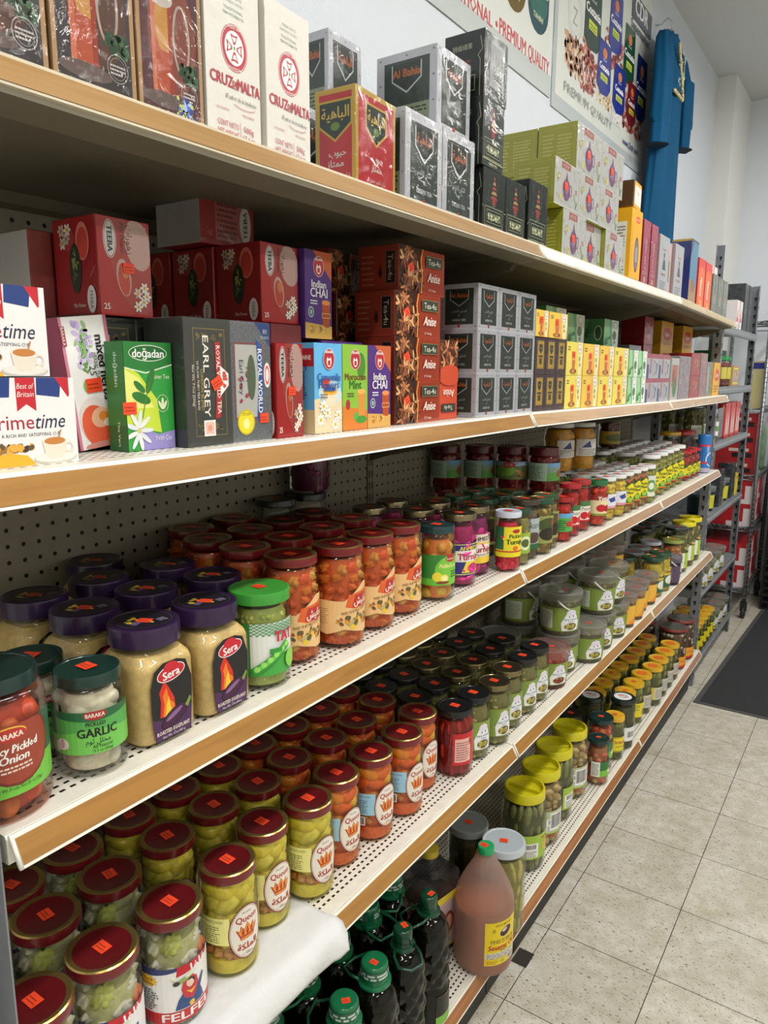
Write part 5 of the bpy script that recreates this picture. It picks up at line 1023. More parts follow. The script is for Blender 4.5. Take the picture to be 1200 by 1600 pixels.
def lb_turnip(kind):
    w, h = .12, .07
    if kind == 1: a = Art(w, h, '#2c2e74'); a.frame(.002, .002, w-.002, h-.002, .0016, '#e6d44c'); a.rect(.01, .03, w-.01, .054, '#e9e4dc'); a.poly([(.04, .006), (.1, .006), (.09, .03), (.05, .03)], '#e0c83a'); a.text("AHMED'S", .06, .059, .009, '#e6d44c', bold=.0005, wmax=.07); a.text('Turnips', .062, .041, .015, '#a5224c', bold=.0007, wmax=.07); a.ell(.07, .016, .016, .01, '#b52a6a'); return a
    a = Art(w, h, '#e9e2d6'); a.rect(0, .05, w, h, '#c9bdb0'); a.text("AHMED'S", .06, .059, .010, '#2a2622', bold=.0005, wmax=.08); a.rect(0, 0, w, .016, '#e0c23a'); a.rect(0, .046, w, .05, '#e0c23a'); a.text('Turnips', .062, .034, .015, '#8f1f2c', bold=.0007, wmax=.07); a.lines(.03, .018, .1, .024, 2, '#5f5a6a'); return a
def lb_wturn():
    w, h = .11, .075; a = Art(w, h, '#e3d62c'); a.rect(0, .018, .024, h, '#1f5c38'); a.rect(.09, .018, w, h, '#1f5c38'); a.poly([(.055, .075), (.02, .045), (.055, .016), (.092, .045)], '#e3d62c'); a.ell(.057, .064, .012, .005, '#a3282c'); a.text('Pickled', .057, .052, .010, '#1f4a24', wmax=.045, bold=.0006); a.text('Turnips', .057, .038, .0125, '#1f4a24', wmax=.055, bold=.0008); a.rect(0, .012, w, .0155, '#b03a2c'); a.ell(.055, .022, .008, .006, '#cf6a2c'); return a
def lb_sm(base, ops):
    a = Art(.1, .06, base)
    for o in ops: getattr(a, o[0])(*o[1:])
    return a
def lb_yellow(seed=0):
    a = Art(.12, .07, '#e0cf22'); a.poly([(.0, .07), (.0, .03), (.03, .05), (.06, .07)], '#24512c'); a.poly([(.12, .07), (.12, .03), (.09, .05), (.07, .07)], '#24512c'); a.text('Pickled', .06, .052, .010, '#1f4a24', wmax=.045, bold=.0006); a.text('Okra' if seed else 'Mixed', .06, .04, .010, '#1f4a24', wmax=.045, bold=.0006); a.poly([(.03, .006), (.06, .03), (.09, .006)], '#2f6a2c'); a.ell(.06, .016, .012, .008, '#8fae3a'); a.rect(0, 0, .12, .004, '#b5302a'); a.lines(.004, .006, .022, .03, 5, '#5c5a1c'); return a
def lb_queen(yellow):
    w, h = .15, .088; a = Art(w, h)
    c = '#d6d282' if yellow else '#8fb8cc'
    a.rect(0, .03, .07, .074, c); a.rect(.13, .03, .15, .074, c); a.text('CAULIFLOWER', .045, .068, .004, '#4c5a2c' if yellow else '#2f4a5c', wmax=.03); a.lines(.018, .034, .056, .062, 8, '#3c3a2c', .38, 4)
    if not yellow: a.bars(.02, .008, .05, .026, 14)
    a.ell(.097, .044, .0295, .0435, '#701a26', 44); a.ell(.097, .044, .0278, .0417, '#ded8cc', 44); a.ell(.097, .044, .0268, .0407, '#701a26', 44); a.ell(.097, .044, .0262, .0400, '#dcd6ca', 44)
    a.text('Pickles', .097, .0765, .0042, '#3a2c2a', wmax=.02, slant=.15); a.text('Queen', .097, .0665, .0105, '#9c2a32', wmax=.036, bold=.0004)
    Rr = '#9c2f28'; O = '#dd8a2a'; cx = .097
    pts = [(-.019, .052), (-.0125, .038), (.0125, .038), (.019, .052), (.0125, .0475), (.011, .057), (.006, .0485), (0, .060), (-.006, .0485), (-.011, .057), (-.0125, .0475)]; a.poly([(cx+x, y) for x, y in pts], Rr); a.poly([(cx+x*.88, (y-.046)*.86+.0466) for x, y in pts], O)
    for q in (-.0075, 0, .0075): a.ell(cx+q, .0445, .0022, .0048, Rr, 10); a.rect(cx+q-.001, .049, cx+q+.001, .0525, Rr)
    a.poly([(cx-.0125, .0385), (cx+.0125, .0385), (cx+.0115, .0335), (cx-.0115, .0335)], Rr); a.poly([(cx-.011, .0375), (cx+.011, .0375), (cx+.0105, .0345), (cx-.0105, .0345)], O)
    a.text(ar('الملكة'), cx, .022, .0105, Rr, wmax=.036, bold=.0005); a.text(ar('مخللات'), cx, .0105, .0045, '#3a2c2a', wmax=.018); return a
def lb_felfel():
    w, h = .2, .085; a = Art(w, h, '#e3e3e0'); a.rect(0, 0, w, .018, '#b02a2c'); a.poly([(.0, .085), (w, .085), (w, .083), (.12, .082), (.06, .074), (0, .07)], '#2a3360')
    a.text('FELFEL', .115, .0095, .0125, '#f2eeea', wfix=.075, bold=.0007); a.poly([(.098, .07), (.15, .078), (.155, .09), (.1, .088)], '#b3202a'); a.text(ar('فلفل'), .127, .0765, .013, '#f4f0f0', wmax=.036, rot=.1, bold=.0006)
    for k in range(12): t = k*PI/6; a.poly([(.058+.017*math.cos(t), .066+.010*math.sin(t)), (.058+.010*math.cos(t+.4), .066+.006*math.sin(t+.4)), (.058+.010*math.cos(t-.4), .066+.006*math.sin(t-.4))], '#e6c02c')
    a.ell(.058, .066, .0125, .0078, '#e6c02c'); a.text('Mixed', .058, .069, .0052, '#a03022', bold=.0002, wmax=.02); a.text('Pickles', .058, .0628, .0052, '#a03022', bold=.0002, wmax=.022); a.lines(.03, .022, .075, .055, 9, '#3a3a40', .45, 6)
    a.poly([(.095, .02), (.1, .035), (.108, .046), (.13, .046), (.136, .03), (.138, .02)], '#2c4878'); a.poly([(.104, .05), (.108, .064), (.118, .067), (.127, .06), (.13, .044), (.12, .03), (.108, .036)], '#b3343a'); a.ell(.117, .056, .0058, .0072, '#e4c8b4'); a.poly([(.111, .06), (.117, .064), (.123, .06), (.124, .052), (.119, .06)], '#2a2226'); a.poly([(.11, .046), (.118, .038), (.126, .046), (.118, .043)], '#e0b43a'); a.poly([(.125, .04), (.137, .058), (.14, .056), (.131, .036)], '#2c4878'); a.ell(.118, .024, .004, .004, '#e0b43a')
    a.ell(.108, .064, .013, .0035, '#8a9a5c', rot=.3); a.ell(.098, .061, .0045, .0035, '#2f332c'); a.ell(.118, .069, .008, .003, '#c9cfb4', rot=.3); return a
def lb_olive(fruit=('#a8a04c', '#8c8434')):
    w, h = .15, .07; a = Art(w, h, '#74893a'); a.rect(.004, .008, .05, .062, '#b9c2ac'); a.lines(.007, .012, .046, .058, 9, '#66705a', .4, 7); a.poly([(.075, .002), (.072, .025), (.085, .05), (.1, .066), (.115, .05), (.128, .025), (.125, .002)], '#e6e8ea')
    a.ell(.1, .055, .014, .009, '#d6cfe0'); a.ell(.094, .044, .002, .0026, '#3c4a8c', 8); a.ell(.106, .045, .0024, .0026, '#3c4a8c', 8); a.text('Super Cracked', .1, .036, .0052, '#36457c', wmax=.042, bold=.0002); a.text('Olives', .1, .0295, .005, '#36457c', wmax=.03); a.ell(.1, .0145, .019, .0105, '#5c4a2c'); a.scatter(.084, .006, .116, .023, 26, list(fruit) + ['#d0c88a'], .0032, 5, 1.3); return a
# --- fillings
def f_sera(mb, R):
    m = P('#c2a468', .5, var=.10, vs=130, bump=.3, bs=90, g=1.6); mb.lathe([(0.0001, .004), (R*.93, .004), (R*.99, .010), (R*.99, .096), (R*.93, .104), (R*.78, .112), (0.0001, .118)], 64, m, sq=(5, .02)); rg = random.Random(2)
def f_two(size, mats, core, hf, seed=1, dens=1, **k):
    def f(mb, R): fill_core(mb, R, hf-.004, core, .80 if max(size) > .0105 and size[2] < .016 else .91); chunks(mb, R, hf-.004, size, mats, seed, dens, **k)
    return f
def f_layers(parts, core, hf):
    def f(mb, R):
        fill_core(mb, R, hf, core, .88)
        for (z0, z1, size, mats, seed, dens, kw) in parts: chunks(mb, R, z1, size, mats, seed, dens, z0=z0, **kw)
    return f
C_ = {}
def cm(*hs, **k): return [F_(h, **k) for h in hs]
O1 = cm('#cf7a2c', '#c9662a', '#b8502c', '#d09a4c', '#d88a3c', '#9c4824', '#c2622a', '#b5944c'); QY = cm('#b9ac3a', '#c9bc4c', '#c4b444', '#cfc45c'); QO = cm('#cf962c', '#c9822c', '#c4602c', '#b8982c'); CA = cm('#b5723c', '#a8823c', '#9c9a44', '#b88a5c')
VEG = cm('#d9d2c0', '#ded8c8', '#c9c4a8', '#8f9448', '#c4602a', '#d6cfbe'); OL = cm('#756a2c', '#80742f', '#625826', '#8a7c3c')
def f_queen(QC, core, seed):
    def f(mb, R):
        fill_core(mb, R, .148, F_(core), .80); rg = random.Random(seed)
        mb.lathe([(.0001, .005), (R*.9, .005), (R*.985, .012), (R*.985, .030), (.0001, .031)], 32, F_(core, .3, 30))
        for k in range(34): t = rg.uniform(0, 6.28); rr = R*.84; mb.blob((rr*math.cos(t), rr*math.sin(t), rg.uniform(.032, .052)), (.0075*rg.uniform(.7, 1.3), .0065, .0065), CA[rg.randrange(len(CA))], sub=2, lump=.55, rg=rg)
        for ring, z in enumerate((.064, .088, .112, .132)):
            for k in range(7):
                t = ring*.55+k*.9+rg.uniform(-.15, .15); rr = R*.58; rot = Matrix.Rotation(t, 3, 'Z') @ Matrix.Rotation(rg.uniform(-.9, .9), 3, 'X')
                mb.blob((rr*math.cos(t), rr*math.sin(t), z+rg.uniform(-.004, .004)), (.0155, .0215*rg.uniform(.8, 1.15), .0145), QC[rg.randrange(len(QC))], rot=rot, sub=2, lump=.05, rg=rg)
    return f
f_queen_y = f_queen(QY, '#b0a440', 3)
f_queen_o = f_queen(QO, '#a8542a', 6)
f_felfel = f_layers([(.006, .12, (.017, .014, .013), VEG, 8, 1.1, dict(lump=.5, sub=2))], F_('#8c8a60'), .118)
def f_redmix(mb, R):
    fill_core(mb, R, .142, F_('#9c4a22'), .86); chunks(mb, R, .136, (.0135, .009, .011), O1, 9, 1.25, lump=.45, sub=2)
def stickers(i): rg = random.Random(i*7+1); return (rg.uniform(-.008, .008), rg.uniform(-.008, .008), rg.uniform(-.5, .5))
JR = {}
def jk(key, mk): JR[key] = mk
SHINE = '#f4faf6'
jk('onion', lambda: jar('jar', 'pickle_jar', .0535, .150, .0475, .016, ('flat', '#16302c'), f_two((.0145, .0145, .0135), cm('#c0683c', '#a84c34', '#c87840'), F_('#8a3a2c'), .116, 3, 1.0, lump=.03, sub=2), [('label', -.62, .030, .17, .075, lb_onion())], tint='#f6e6de', sh=.022))
jk('garlic', lambda: jar('jar', 'pickle_jar', .0395, .119, .0365, .014, ('flat', '#14332c'), f_two((.0175, .0105, .0135), cm('#cfc6b2', '#d6cebc', '#c2b8a2'), F_('#b4ab96'), .092, 5, 1.05, sub=2, lump=.04, kin=.0065), [('label', -.62, .030, .115, .05, lb_garlic())], sh=.02))
def lid_sera_top():
    a = Art(.08, .08); a.ell(.04, .04, .036, .036, '#1a1620', 32); a.scatter(.02, .012, .06, .05, 12, ['#8f8a3a', '#5a4a6a', '#c9a83a', '#a8888a'], .005, 4, 1.8); a.lines(.05, .05, .062, .062, 4, '#8c86a0'); a.ring(.04, .04, .034, .034, .0008, '#4a3a5c', 32); return a
def mk_sera():
    r = jar('jar', 'eggplant_spread_jar', .0415, .147, .0435, .025, ('tall', '#2f1b3f'), lambda mb, R: None, [], sq=(5, .0395), stick=None, prof=[(0, .002), (.040, .0015), (.0455, .009), (.0455, .097), (.043, .106), (.038, .114), (.0385, .125), (.0385, .14)])
    for ch in list(r.children):
        if ch.name.startswith('contents'): bpy.data.objects.remove(ch)
    mb = MB(); f_sera(mb, .0445); mb.build('contents', r)
    mb = MB(); a = lb_sera(); a.emit(mb, lambda u, v, w: (.0462+w, u-.031, .006+v)); mb.build('label', r)
    lid = [c for c in r.children if c.name.startswith('lid')][0]; mb = MB(); lid_sera_top().emit(mb, lambda u, v, w: (u-.04, v-.04, .0243+w), base=.0002, lay=.00002); mb.build('lid_print', lid)
    sticker(lid, .004, -.002, .0249, .014, .4); return r
jk('sera', mk_sera)
jk('peas', lambda: jar('jar', 'pea_jar', .0435, .143, .0445, .017, ('tall', '#3f9a3a'), f_two((.0048, .0048, .0048), cm('#8d9448', '#9aa052', '#7f8a40'), F_('#7c8440'), .115, 6, 1.05), [('label', -.75, .022, .15, .078, lb_peas())], sh=.02, ssz=.015))
jk('mix', lambda: jar('jar', 'mixed_pickle_jar', .0445, .170, .0425, .014, ('gold', '#651216', GOLD, '#701418'), f_redmix, [('label', -.35, .022, .15, .088, lb_mix())], tint='#fbeee4', sh=.026, foot=.008))
jk('lemon', lambda: jar('jar', 'lemon_jar', .0385, .151, .0365, .014, ('flat', '#16383a'), f_two((.014, .014, .015), cm('#cf9a2c', '#c9882c', '#d8b03c'), F_('#a85a22'), .12, 7), [('label', -.45, .034, .12, .062, lb_lemon())], sh=.02))
jk('turnip', lambda: jar('jar', 'turnip_jar', .0395, .156, .038, .013, ('flat', P('#4d4738', .3, metal=.7), P('#8d8264', .25, metal=.9), P('#8d8264', .25, metal=.9)), f_two((.013, .006, .017), cm('#b0206c', '#c42f80', '#8e1458'), F_('#7a1248'), .126, 8, 1.2), [('label', -.25, .026, .115, .07, lb_turnip(1))], tint='#fbe9f2', sh=.02))
jk('turnip2', lambda: jar('jar', 'turnip_jar', .039, .156, .037, .013, ('flat', P('#4d4738', .3, metal=.7), P('#8d8264', .25, metal=.9), P('#8d8264', .25, metal=.9)), f_two((.013, .006, .017), cm('#b0206c', '#c42f80', '#8e1458'), F_('#5a1040'), .126, 9, 1.2), [('label', -.45, .03, .12, .066, lb_turnip(2))], tint='#fbe9f2', sh=.02))
jk('whiteturnip', lambda: jar('jar', 'turnip_jar', .031, .139, .0305, .013, ('flat', '#b9bfd0', '#c9cedc', '#c9cedc'), f_two((.009, .006, .012), cm('#c02038', '#b01830'), F_('#a81830'), .11, 8, 1.2), [('label', -.5, .036, .1, .07, lb_wturn())], sh=.016))
jk('smallgreen', lambda: jar('jar', 'pickle_jar', .0275, .135, .027, .012, ('flat', '#16402c'), f_two((.008, .006, .009), cm('#8a8448', '#7c6a38', '#a09a5a'), F_('#6c6434'), .11, 8), [('label', -.3, .03, .07, .05, lb_sm('#8aa83c', [('ell', .05, .03, .025, .02, '#d0d8b0'), ('ell', .05, .03, .016, .012, '#4c5a2c')]))], sh=.014))
jk('tulk', lambda: jar('jar', 'olive_jar', .036, .148, .035, .013, ('flat', P('#4d4438', .3, metal=.6), P('#a08c5a', .25, metal=.9), '#3a3020'), f_two((.009, .008, .009), cm('#5a4a34', '#6c5840'), F_('#4c3c28'), .118, 8), [('label', -.45, .028, .11, .075, lb_sm('#9aa3a6', [('rect', 0, 0, .1, .01, '#1f5c38'), ('text', 'Tulkarem', .05, .047, .013, '#22282c', .07), ('ell', .05, .022, .022, .011, '#4a3a30')]))], sh=.018))
jk('greengold', lambda: jar('jar', 'pickle_jar', .034, .142, .033, .013, ('flat', '#14452c', GOLD, '#14452c'), f_two((.01, .008, .009), cm('#9a8a3c', '#8a7a34', '#5c4a24'), F_('#5c4c24'), .114, 8), [('label', -.4, .03, .1, .07, lb_sm('#8a8f4a', [('ell', .05, .04, .03, .016, '#3c4a24'), ('ell', .07, .045, .01, .008, '#b5302c'), ('ell', .05, .02, .026, .014, '#2a2418')]))], sh=.016))
GS_ = lb_sm('#4a9a4a', [('rect', 0, .045, .1, .06, '#5f9ac4'), ('ell', .08, .03, .018, .02, '#c23a3a'), ('lines', .006, .006, .045, .04, 5, '#1c3c20'), ('ell', .055, .025, .012, .01, '#a8302c')])
jk('redsmall', lambda: jar('jar', 'sauce_jar', .031, .122, .030, .012, ('flat', '#9c1c22'), f_two((.012, .012, .012), cm('#98201c', '#a82a20'), F_('#98201c'), .1, 8), [('label', -.3, .03, .08, .05, GS_)], tint='#f8e4e0', sh=.014))
jk('redtall', lambda: jar('jar', 'sauce_jar', .031, .149, .030, .013, ('flat', '#a81c28'), f_two((.012, .012, .012), cm('#8e1c1c', '#9c2420'), F_('#8a1a1a'), .12, 8), [('label', -.4, .03, .09, .06, lb_sm('#d6cfc4', [('rect', 0, .045, .1, .06, '#3c6a3c'), ('text', 'Pepper', .05, .038, .010, '#222222', .06), ('ell', .04, .018, .014, .011, '#b01c24'), ('ell', .065, .018, .014, .011, '#c02830'), ('rect', 0, 0, .1, .005, '#b01c24')]))], tint='#f8e4e0', sh=.024))
jk('yonca', lambda: jar('jar', 'pickle_jar', .033, .140, .031, .015, ('flat', '#1f6a3a'), f_two((.012, .009, .012), cm('#a82a1c', '#b83a22'), F_('#982018'), .112, 8), [('label', -.45, .034, .105, .062, lb_sm('#cfc49a', [('rect', 0, .045, .1, .06, '#8a2c24'), ('text', 'Yonca', .05, .051, .012, '#f4f0e6', .06, 0, 0, .0006), ('ell', .04, .022, .015, .011, '#b01c24'), ('ell', .062, .02, .014, .010, '#9c1820'), ('rect', 0, 0, .1, .006, '#7c8a3c')]))], sh=.018))
WL = ('flat', '#d2d3d4', '#dfe0e0', '#dfe0e0')
jk('yellowish', lambda: jar('jar', 'pickle_jar', .0345, .138, .032, .013, WL, f_two((.009, .008, .012), cm('#c9a82c', '#d0b43c', '#b8962c'), F_('#b8962c'), .112, 8), [('label', -.4, .04, .08, .045, lb_sm('#dfe2ea', [('poly', [(.03, .04), (.06, .05), (.07, .03), (.04, .025)], '#2f3f8c'), ('rect', 0, 0, .1, .01, '#c98a9c')]))], sh=.018))
jk('yellowlab', lambda: jar('jar', 'pickle_jar', .0345, .138, .032, .013, WL, f_two((.009, .008, .012), cm('#7a4a28', '#8a7a34', '#a0502c'), F_('#6c5a28'), .112, 9), [('label', -.45, .03, .11, .07, lb_yellow())], sh=.018))
jk('okra', lambda: jar('jar', 'pickle_jar', .0345, .138, .032, .013, WL, f_two((.009, .007, .014), cm('#7c7c34', '#8c8a40'), F_('#66662c'), .112, 9), [('label', -.45, .026, .1, .075, lb_sm('#c9cfc4', [('ell', .045, .03, .022, .018, '#5c8a4a'), ('ell', .07, .02, .014, .012, '#8f9a5c'), ('ell', .045, .03, .012, .01, '#dfe6d6')]))], sh=.018))
jk('bigwhite', lambda: jar('jar', 'pickle_jar', .0375, .166, .0385, .014, WL, f_two((.011, .008, .014), cm('#8a8240', '#7c7838', '#98904c'), F_('#6c6a30'), .138, 9), [('label', -.45, .028, .125, .075, lb_yellow(1))], sh=.02))
JL = Art(.2, .06, '#7f9a8a'); JL.rect(0, 0, .09, .06, '#9db8a4'); JL.lines(.008, .008, .08, .052, 7, '#4f6a58', .4, 4); JL.poly([(.09, 0), (.2, 0), (.2, .03), (.09, .028)], '#5aa048'); JL.rect(.09, .046, .2, .06, '#6fa3cc'); JL.ell(.18, .048, .018, .01, '#b3202a'); JL.ell(.14, .024, .02, .014, '#8a5a2c')
JL2 = Art(.2, .06, '#5c6a3c'); JL2.rect(0, .046, .2, .06, '#8fa8c4'); JL2.ell(.06, .03, .034, .02, '#6f9a3c'); JL2.ell(.075, .05, .018, .01, '#b3202a'); JL2.text('EGE', .075, .05, .009, '#f0e6e0'); JL2.scatter(.09, .0, .2, .046, 26, ['#8a6a3c', '#a8824c', '#5c5a34'], .008, 4)
for q, L in (('jumbo', JL), ('jumbo2', JL2)):
    jk(q, (lambda L=L: jar('jar', 'compote_jar', .0445, .125, .042, .022, ('flat', '#571619'), f_two((.012, .012, .012), cm('#5c1418', '#6c1a1c'), F_('#5c1418'), .1, 8), [('label', -.6, .034, .2, .05, L)], tint='#f6e2e0', sh=.012, stick=None)))
jk('eggs', lambda: jar('jar', 'pickle_jar', .049, .158, .045, .013, WL, f_two((.02, .018, .02), cm('#cf9f2c', '#d8ae3c', '#c48c24'), F_('#b07a20'), .135, 8), [('label', -.4, .05, .09, .055, lb_sm('#dcdcd8', [('poly', [(.02, .03), (.05, .055), (.06, .03)], '#2f3f7c'), ('lines', .01, .004, .09, .028, 5, '#5c5c5c')]))], sh=.02, stick=None))
jk('darkred', lambda: jar('jar', 'sauce_jar', .042, .13, .04, .018, ('flat', '#4f1015'), f_two((.012, .012, .012), cm('#3c1012', '#4c1614'), F_('#3c1012'), .1, 8), [('label', -.5, .02, .15, .05, lb_sm('#a88c2c', [('ell', .05, .03, .03, .018, '#5c6a2c')]))], sh=.014, stick=None))
jk('tallglass', lambda: jar('jar', 'beet_jar', .046, .175, .043, .014, ('flat', '#1c1a1c'), f_two((.014, .012, .016), cm('#4c0f34', '#5c143c'), F_('#430c2c'), .14, 8), [], sh=.02, stick=None))
# fourth shelf
QL = ('gold', '#5e1117', GOLD, '#6e151b')
jk('queen_y', lambda: jar('jar', 'pickle_jar', .0435, .169, .0425, .015, QL, f_queen_y, [('label', -.62, .028, .15, .088, lb_queen(True))], tint='#fbfae4', sh=.03, foot=.008))
jk('queen_o', lambda: jar('jar', 'pickle_jar', .0435, .169, .0425, .015, QL, f_queen_o, [('label', -.62, .028, .15, .088, lb_queen(False))], tint='#fdf0dc', sh=.03, foot=.008))
jk('felfel', lambda: jar('jar', 'mixed_pickle_jar', .0455, .166, .0445, .015, QL, f_felfel, [('label', -.55, .012, .2, .085, lb_felfel())], sh=.03, foot=.008))
BK = ('flat', '#15171a'); BG = ('flat', P('#4a4232', .3, metal=.7), P('#8f8460', .25, metal=.9), P('#8f8460', .25, metal=.9))
jk('blackred', lambda: jar('jar', 'pepper_jar', .042, .154, .040, .014, BK, f_two((.012, .007, .02), cm('#7c1c14', '#8e2418', '#641410'), F_('#64140f'), .125, 8, 1.1, orient='up'), [('label', .05, .03, .1, .075, lb_sm('#b3202a', [('rect', .07, 0, .1, .06, '#d8d4d4'), ('rect', .005, .006, .045, .05, '#d8a8a0'), ('lines', .008, .01, .042, .046, 8, '#6a3a38', .4)]))], tint='#fbe8e4', sh=.02))
for q, L in (('olive_b', BK), ('olive_g', BG)):
    jk(q, (lambda L=L: jar('jar', 'olive_jar', .0405, .153, .0395, .013, L, f_two((.0085, .0075, .008), OL, F_('#58542a'), .125, 12, 1.1), [('label', -.92, .026, .13, .07, lb_olive())], sh=.018)))
def tub(R, H, tint, fill, lab, lidc='#d9d9d6', handle=True, stick=(.006, .004, .3)):
    def f():
        root = empty('plastic_tub'); root['category'] = 'tub'; g = glass('#e8ebe8', .18, milky=.30, mcol=tint)
        mb = MB(); mb.lathe([(0, .001), (R*.86, .001), (R*.875, .005), (R*.94, H-.03), (R*.97, H-.028)], 36, g); mb.build('tub_body', root)
        mb = MB(); fill(mb, R*.875); mb.build('contents', root)
        mb = MB(); th = -1.12; w = R*2.6; hh = H*.56
        def fn(u, v, q): r = R*.877+(R*.065)*((.02+v)/(H-.03)) + q; t = th+(u-w/2)/(R*.9); return (r*math.cos(t), r*math.sin(t), .014+v)
        lab.emit(mb, fn, ustep=R*.16, sx=w/lab.w, sy=hh/lab.h, lay=.00003, base=.0007); mb.build('label', root)
        mb = MB(); L = glass('#eef0ee', .15, milky=.38, mcol=lidc); pr = [(R*.985, H-.026), (R*1.0, H-.026), (R*1.02, H-.012), (R*1.03, H-.011), (R*1.03, H-.004), (R*1.0, H), (R*.95, H), (R*.93, H-.005), (.0001, H-.0055)]
        mb.lathe(pr, 40, L); lo = mb.build('lid', root)
        if handle:
            mb = MB(); pts = []
            for i in range(15): t = PI*i/14; pts.append((R*1.04*math.cos(t)*.2+R*.9*math.sin(t)*.75, -R*1.06*math.cos(t), H-.018-.62*R*math.sin(t)))
            mb.tube(pts, .0028, P('#cfd2cf', .35)); mb.build('handle', root)
        if stick: sticker(lo, stick[0], stick[1], H-.0048, .013, stick[2])
        return root
    return f
ot = f_two((.009, .0085, .0085), cm('#7a7240', '#68602f', '#877c48', '#5c4c30'), F_('#4c4628'), .1, 12, 1.05)
jk('tub_big', tub(.0635, .13, '#a8a48c', ot, lb_olive(), '#c4c4bc', stick=(.01, .01, .3)))
jk('tub_low', tub(.0635, .12, '#a8a48c', ot, lb_olive(), '#c4c4bc', False, None))
jk('tub_nohandle', tub(.0615, .12, '#a8a48c', ot, lb_olive(), '#c4c4bc', False))
jk('tub_pink', tub(.0605, .116, '#a06858', f_two((.012, .010, .010), cm('#a84430', '#8e3626', '#b8604c'), F_('#84301f'), .09, 12), lb_olive(('#9c2f24', '#6c1f1a')), '#c49a96', False))
jk('tub_small', tub(.046, .12, '#b09a7c', f_two((.010, .010, .010), cm('#8a4a24', '#c98f3a', '#6c3a1c'), F_('#6c3a1c'), .075, 12), lb_sm('#d8a83c', [('rect', .01, .004, .05, .05, '#dcd6c6'), ('lines', .013, .008, .047, .046, 7, '#7a6a4c'), ('poly', [(.06, 0), (.1, 0), (.1, .04)], '#d98a2c')]), '#c9c0bc', False))
jk('tub_purple', tub(.042, .125, '#6a5068', f_two((.010, .010, .010), cm('#3c2438', '#4c3048'), F_('#34202f'), .1, 12), lb_sm('#54405a', [('rect', .01, .01, .05, .05, '#6f5a72')]), '#a8acbc', True, None))
jk('greenlid', lambda: jar('jar', 'pepper_jar', .044, .16, .043, .012, ('flat', '#1d4a34', GOLD, '#1d4a34'), f_two((.008, .008, .016), cm('#c2a234', '#b0982c', '#a08a2c'), F_('#98842c'), .13, 12), [('label', -.5, .02, .12, .06, lb_sm('#2c5a48', [('ell', .06, .03, .02, .018, '#c9cfc0'), ('rect', 0, .05, .1, .06, '#c2a234')]))], sh=.016))
jk('greylid', lambda: jar('jar', 'pickle_jar', .046, .16, .046, .012, ('flat', '#83878a', '#9a9ea2', '#8a8e92'), f_two((.012, .010, .010), cm('#7c7040', '#8c8050'), F_('#5c5430'), .13, 12), [], sh=.014))
jk('whitelid', lambda: jar('jar', 'pickle_jar', .043, .165, .043, .013, ('flat', '#b5bccc', '#c9cfdc', '#c9cfdc'), f_two((.012, .010, .012), cm('#b0622c', '#a85a2c', '#b88a4c'), F_('#8c4c24'), .135, 12), [('label', -.5, .02, .12, .06, lb_sm('#2c5a58', [('rect', .06, .01, .09, .05, '#dcdcd6')]))], sh=.016))
jk('greengoldlid', lambda: jar('jar', 'pickle_jar', .045, .17, .045, .013, ('flat', '#7c8a3c', GOLD, '#8a9a4c'), f_two((.012, .010, .012), cm('#b0622c', '#a86c3c', '#9c7c4c'), F_('#7c4c24'), .14, 12), [('label', -.5, .02, .12, .06, lb_sm('#3c6a58', [('rect', .06, .01, .09, .05, '#dcdcd6')]))], sh=.016))
jk('blackbig', lambda: jar('jar', 'pickle_jar', .054, .20, .05, .014, ('flat', '#1c2420', P('#b8bcb8', .3, metal=.6), '#1c2420'), f_two((.010, .010, .02), cm('#6c6a38', '#5c5c2c', '#7c7840'), F_('#4c4a24'), .165, 12), [('label', -.4, .02, .12, .07, lb_sm('#9ab83c', [('rect', .0, .0, .045, .06, '#dcdcd6'), ('lines', .004, .01, .04, .05, 6, '#6a6a6a')]))], sh=.03))
# fifth shelf
def bigjar(cuke):
    f = f_two((.012, .011, .032), cm('#66683c', '#73744a', '#5a5c34', '#7d7a50'), F_('#3c3e24'), .19, 4, 1.0, orient='up', lump=.06) if cuke else f_two((.016, .013, .013), cm('#8c7448', '#a8583c', '#7c6a40', '#9a8458'), F_('#5c4a2c'), .19, 5, 1.05, lump=.3)
    L = Art(.12, .075, '#8fae3a' if cuke else '#a8b48c'); L.rect(.008, .006, .055, .05, '#e2e2de'); L.bars(.012, .03, .05, .048, 14); L.lines(.012, .008, .05, .028, 5, '#5c5c5c'); L.text('PICKLES', .09, .06, .010, '#c0402c', wmax=.05, bold=.0005); L.ell(.092, .03, .02, .014, '#c9a03c' if cuke else '#c05a3c')
    if not cuke: L.bars(.02, .012, .075, .068, 20); L.rect(.08, .0, .12, .075, '#d6d2cc'); L.rect(0, 0, .12, .006, '#8fae3a')
    return jar('jar', 'pickle_jar', .066, .241, .060, .03, ('deep', '#c9c01c'), f, [('label', -.35, .045, .12, .075, L)], sh=.035, foot=.012, stick=None, n=44)
jk('cuke', lambda: bigjar(True)); jk('mixbig', lambda: bigjar(False))
TOM = lambda: lb_sm('#2c6a34', [('rect', 0, 0, .1, .025, '#6fae3c'), ('rect', 0, .0, .028, .06, '#d6d8d0'), ('lines', .003, .006, .025, .055, 7, '#5c5c5c'), ('ell', .07, .02, .014, .009, '#cfd8b0')])
jk('tomato', lambda: jar('jar', 'pickled_tomato_jar', .0475, .195, .045, .014, ('flat', '#16302c'), f_two((.015, .014, .014), cm('#b04830', '#b85a34', '#8a7a44', '#a0402c'), F_('#7c3a22'), .155, 4), [('label', -.5, .05, .13, .062, TOM())], sh=.03, ssz=.014))
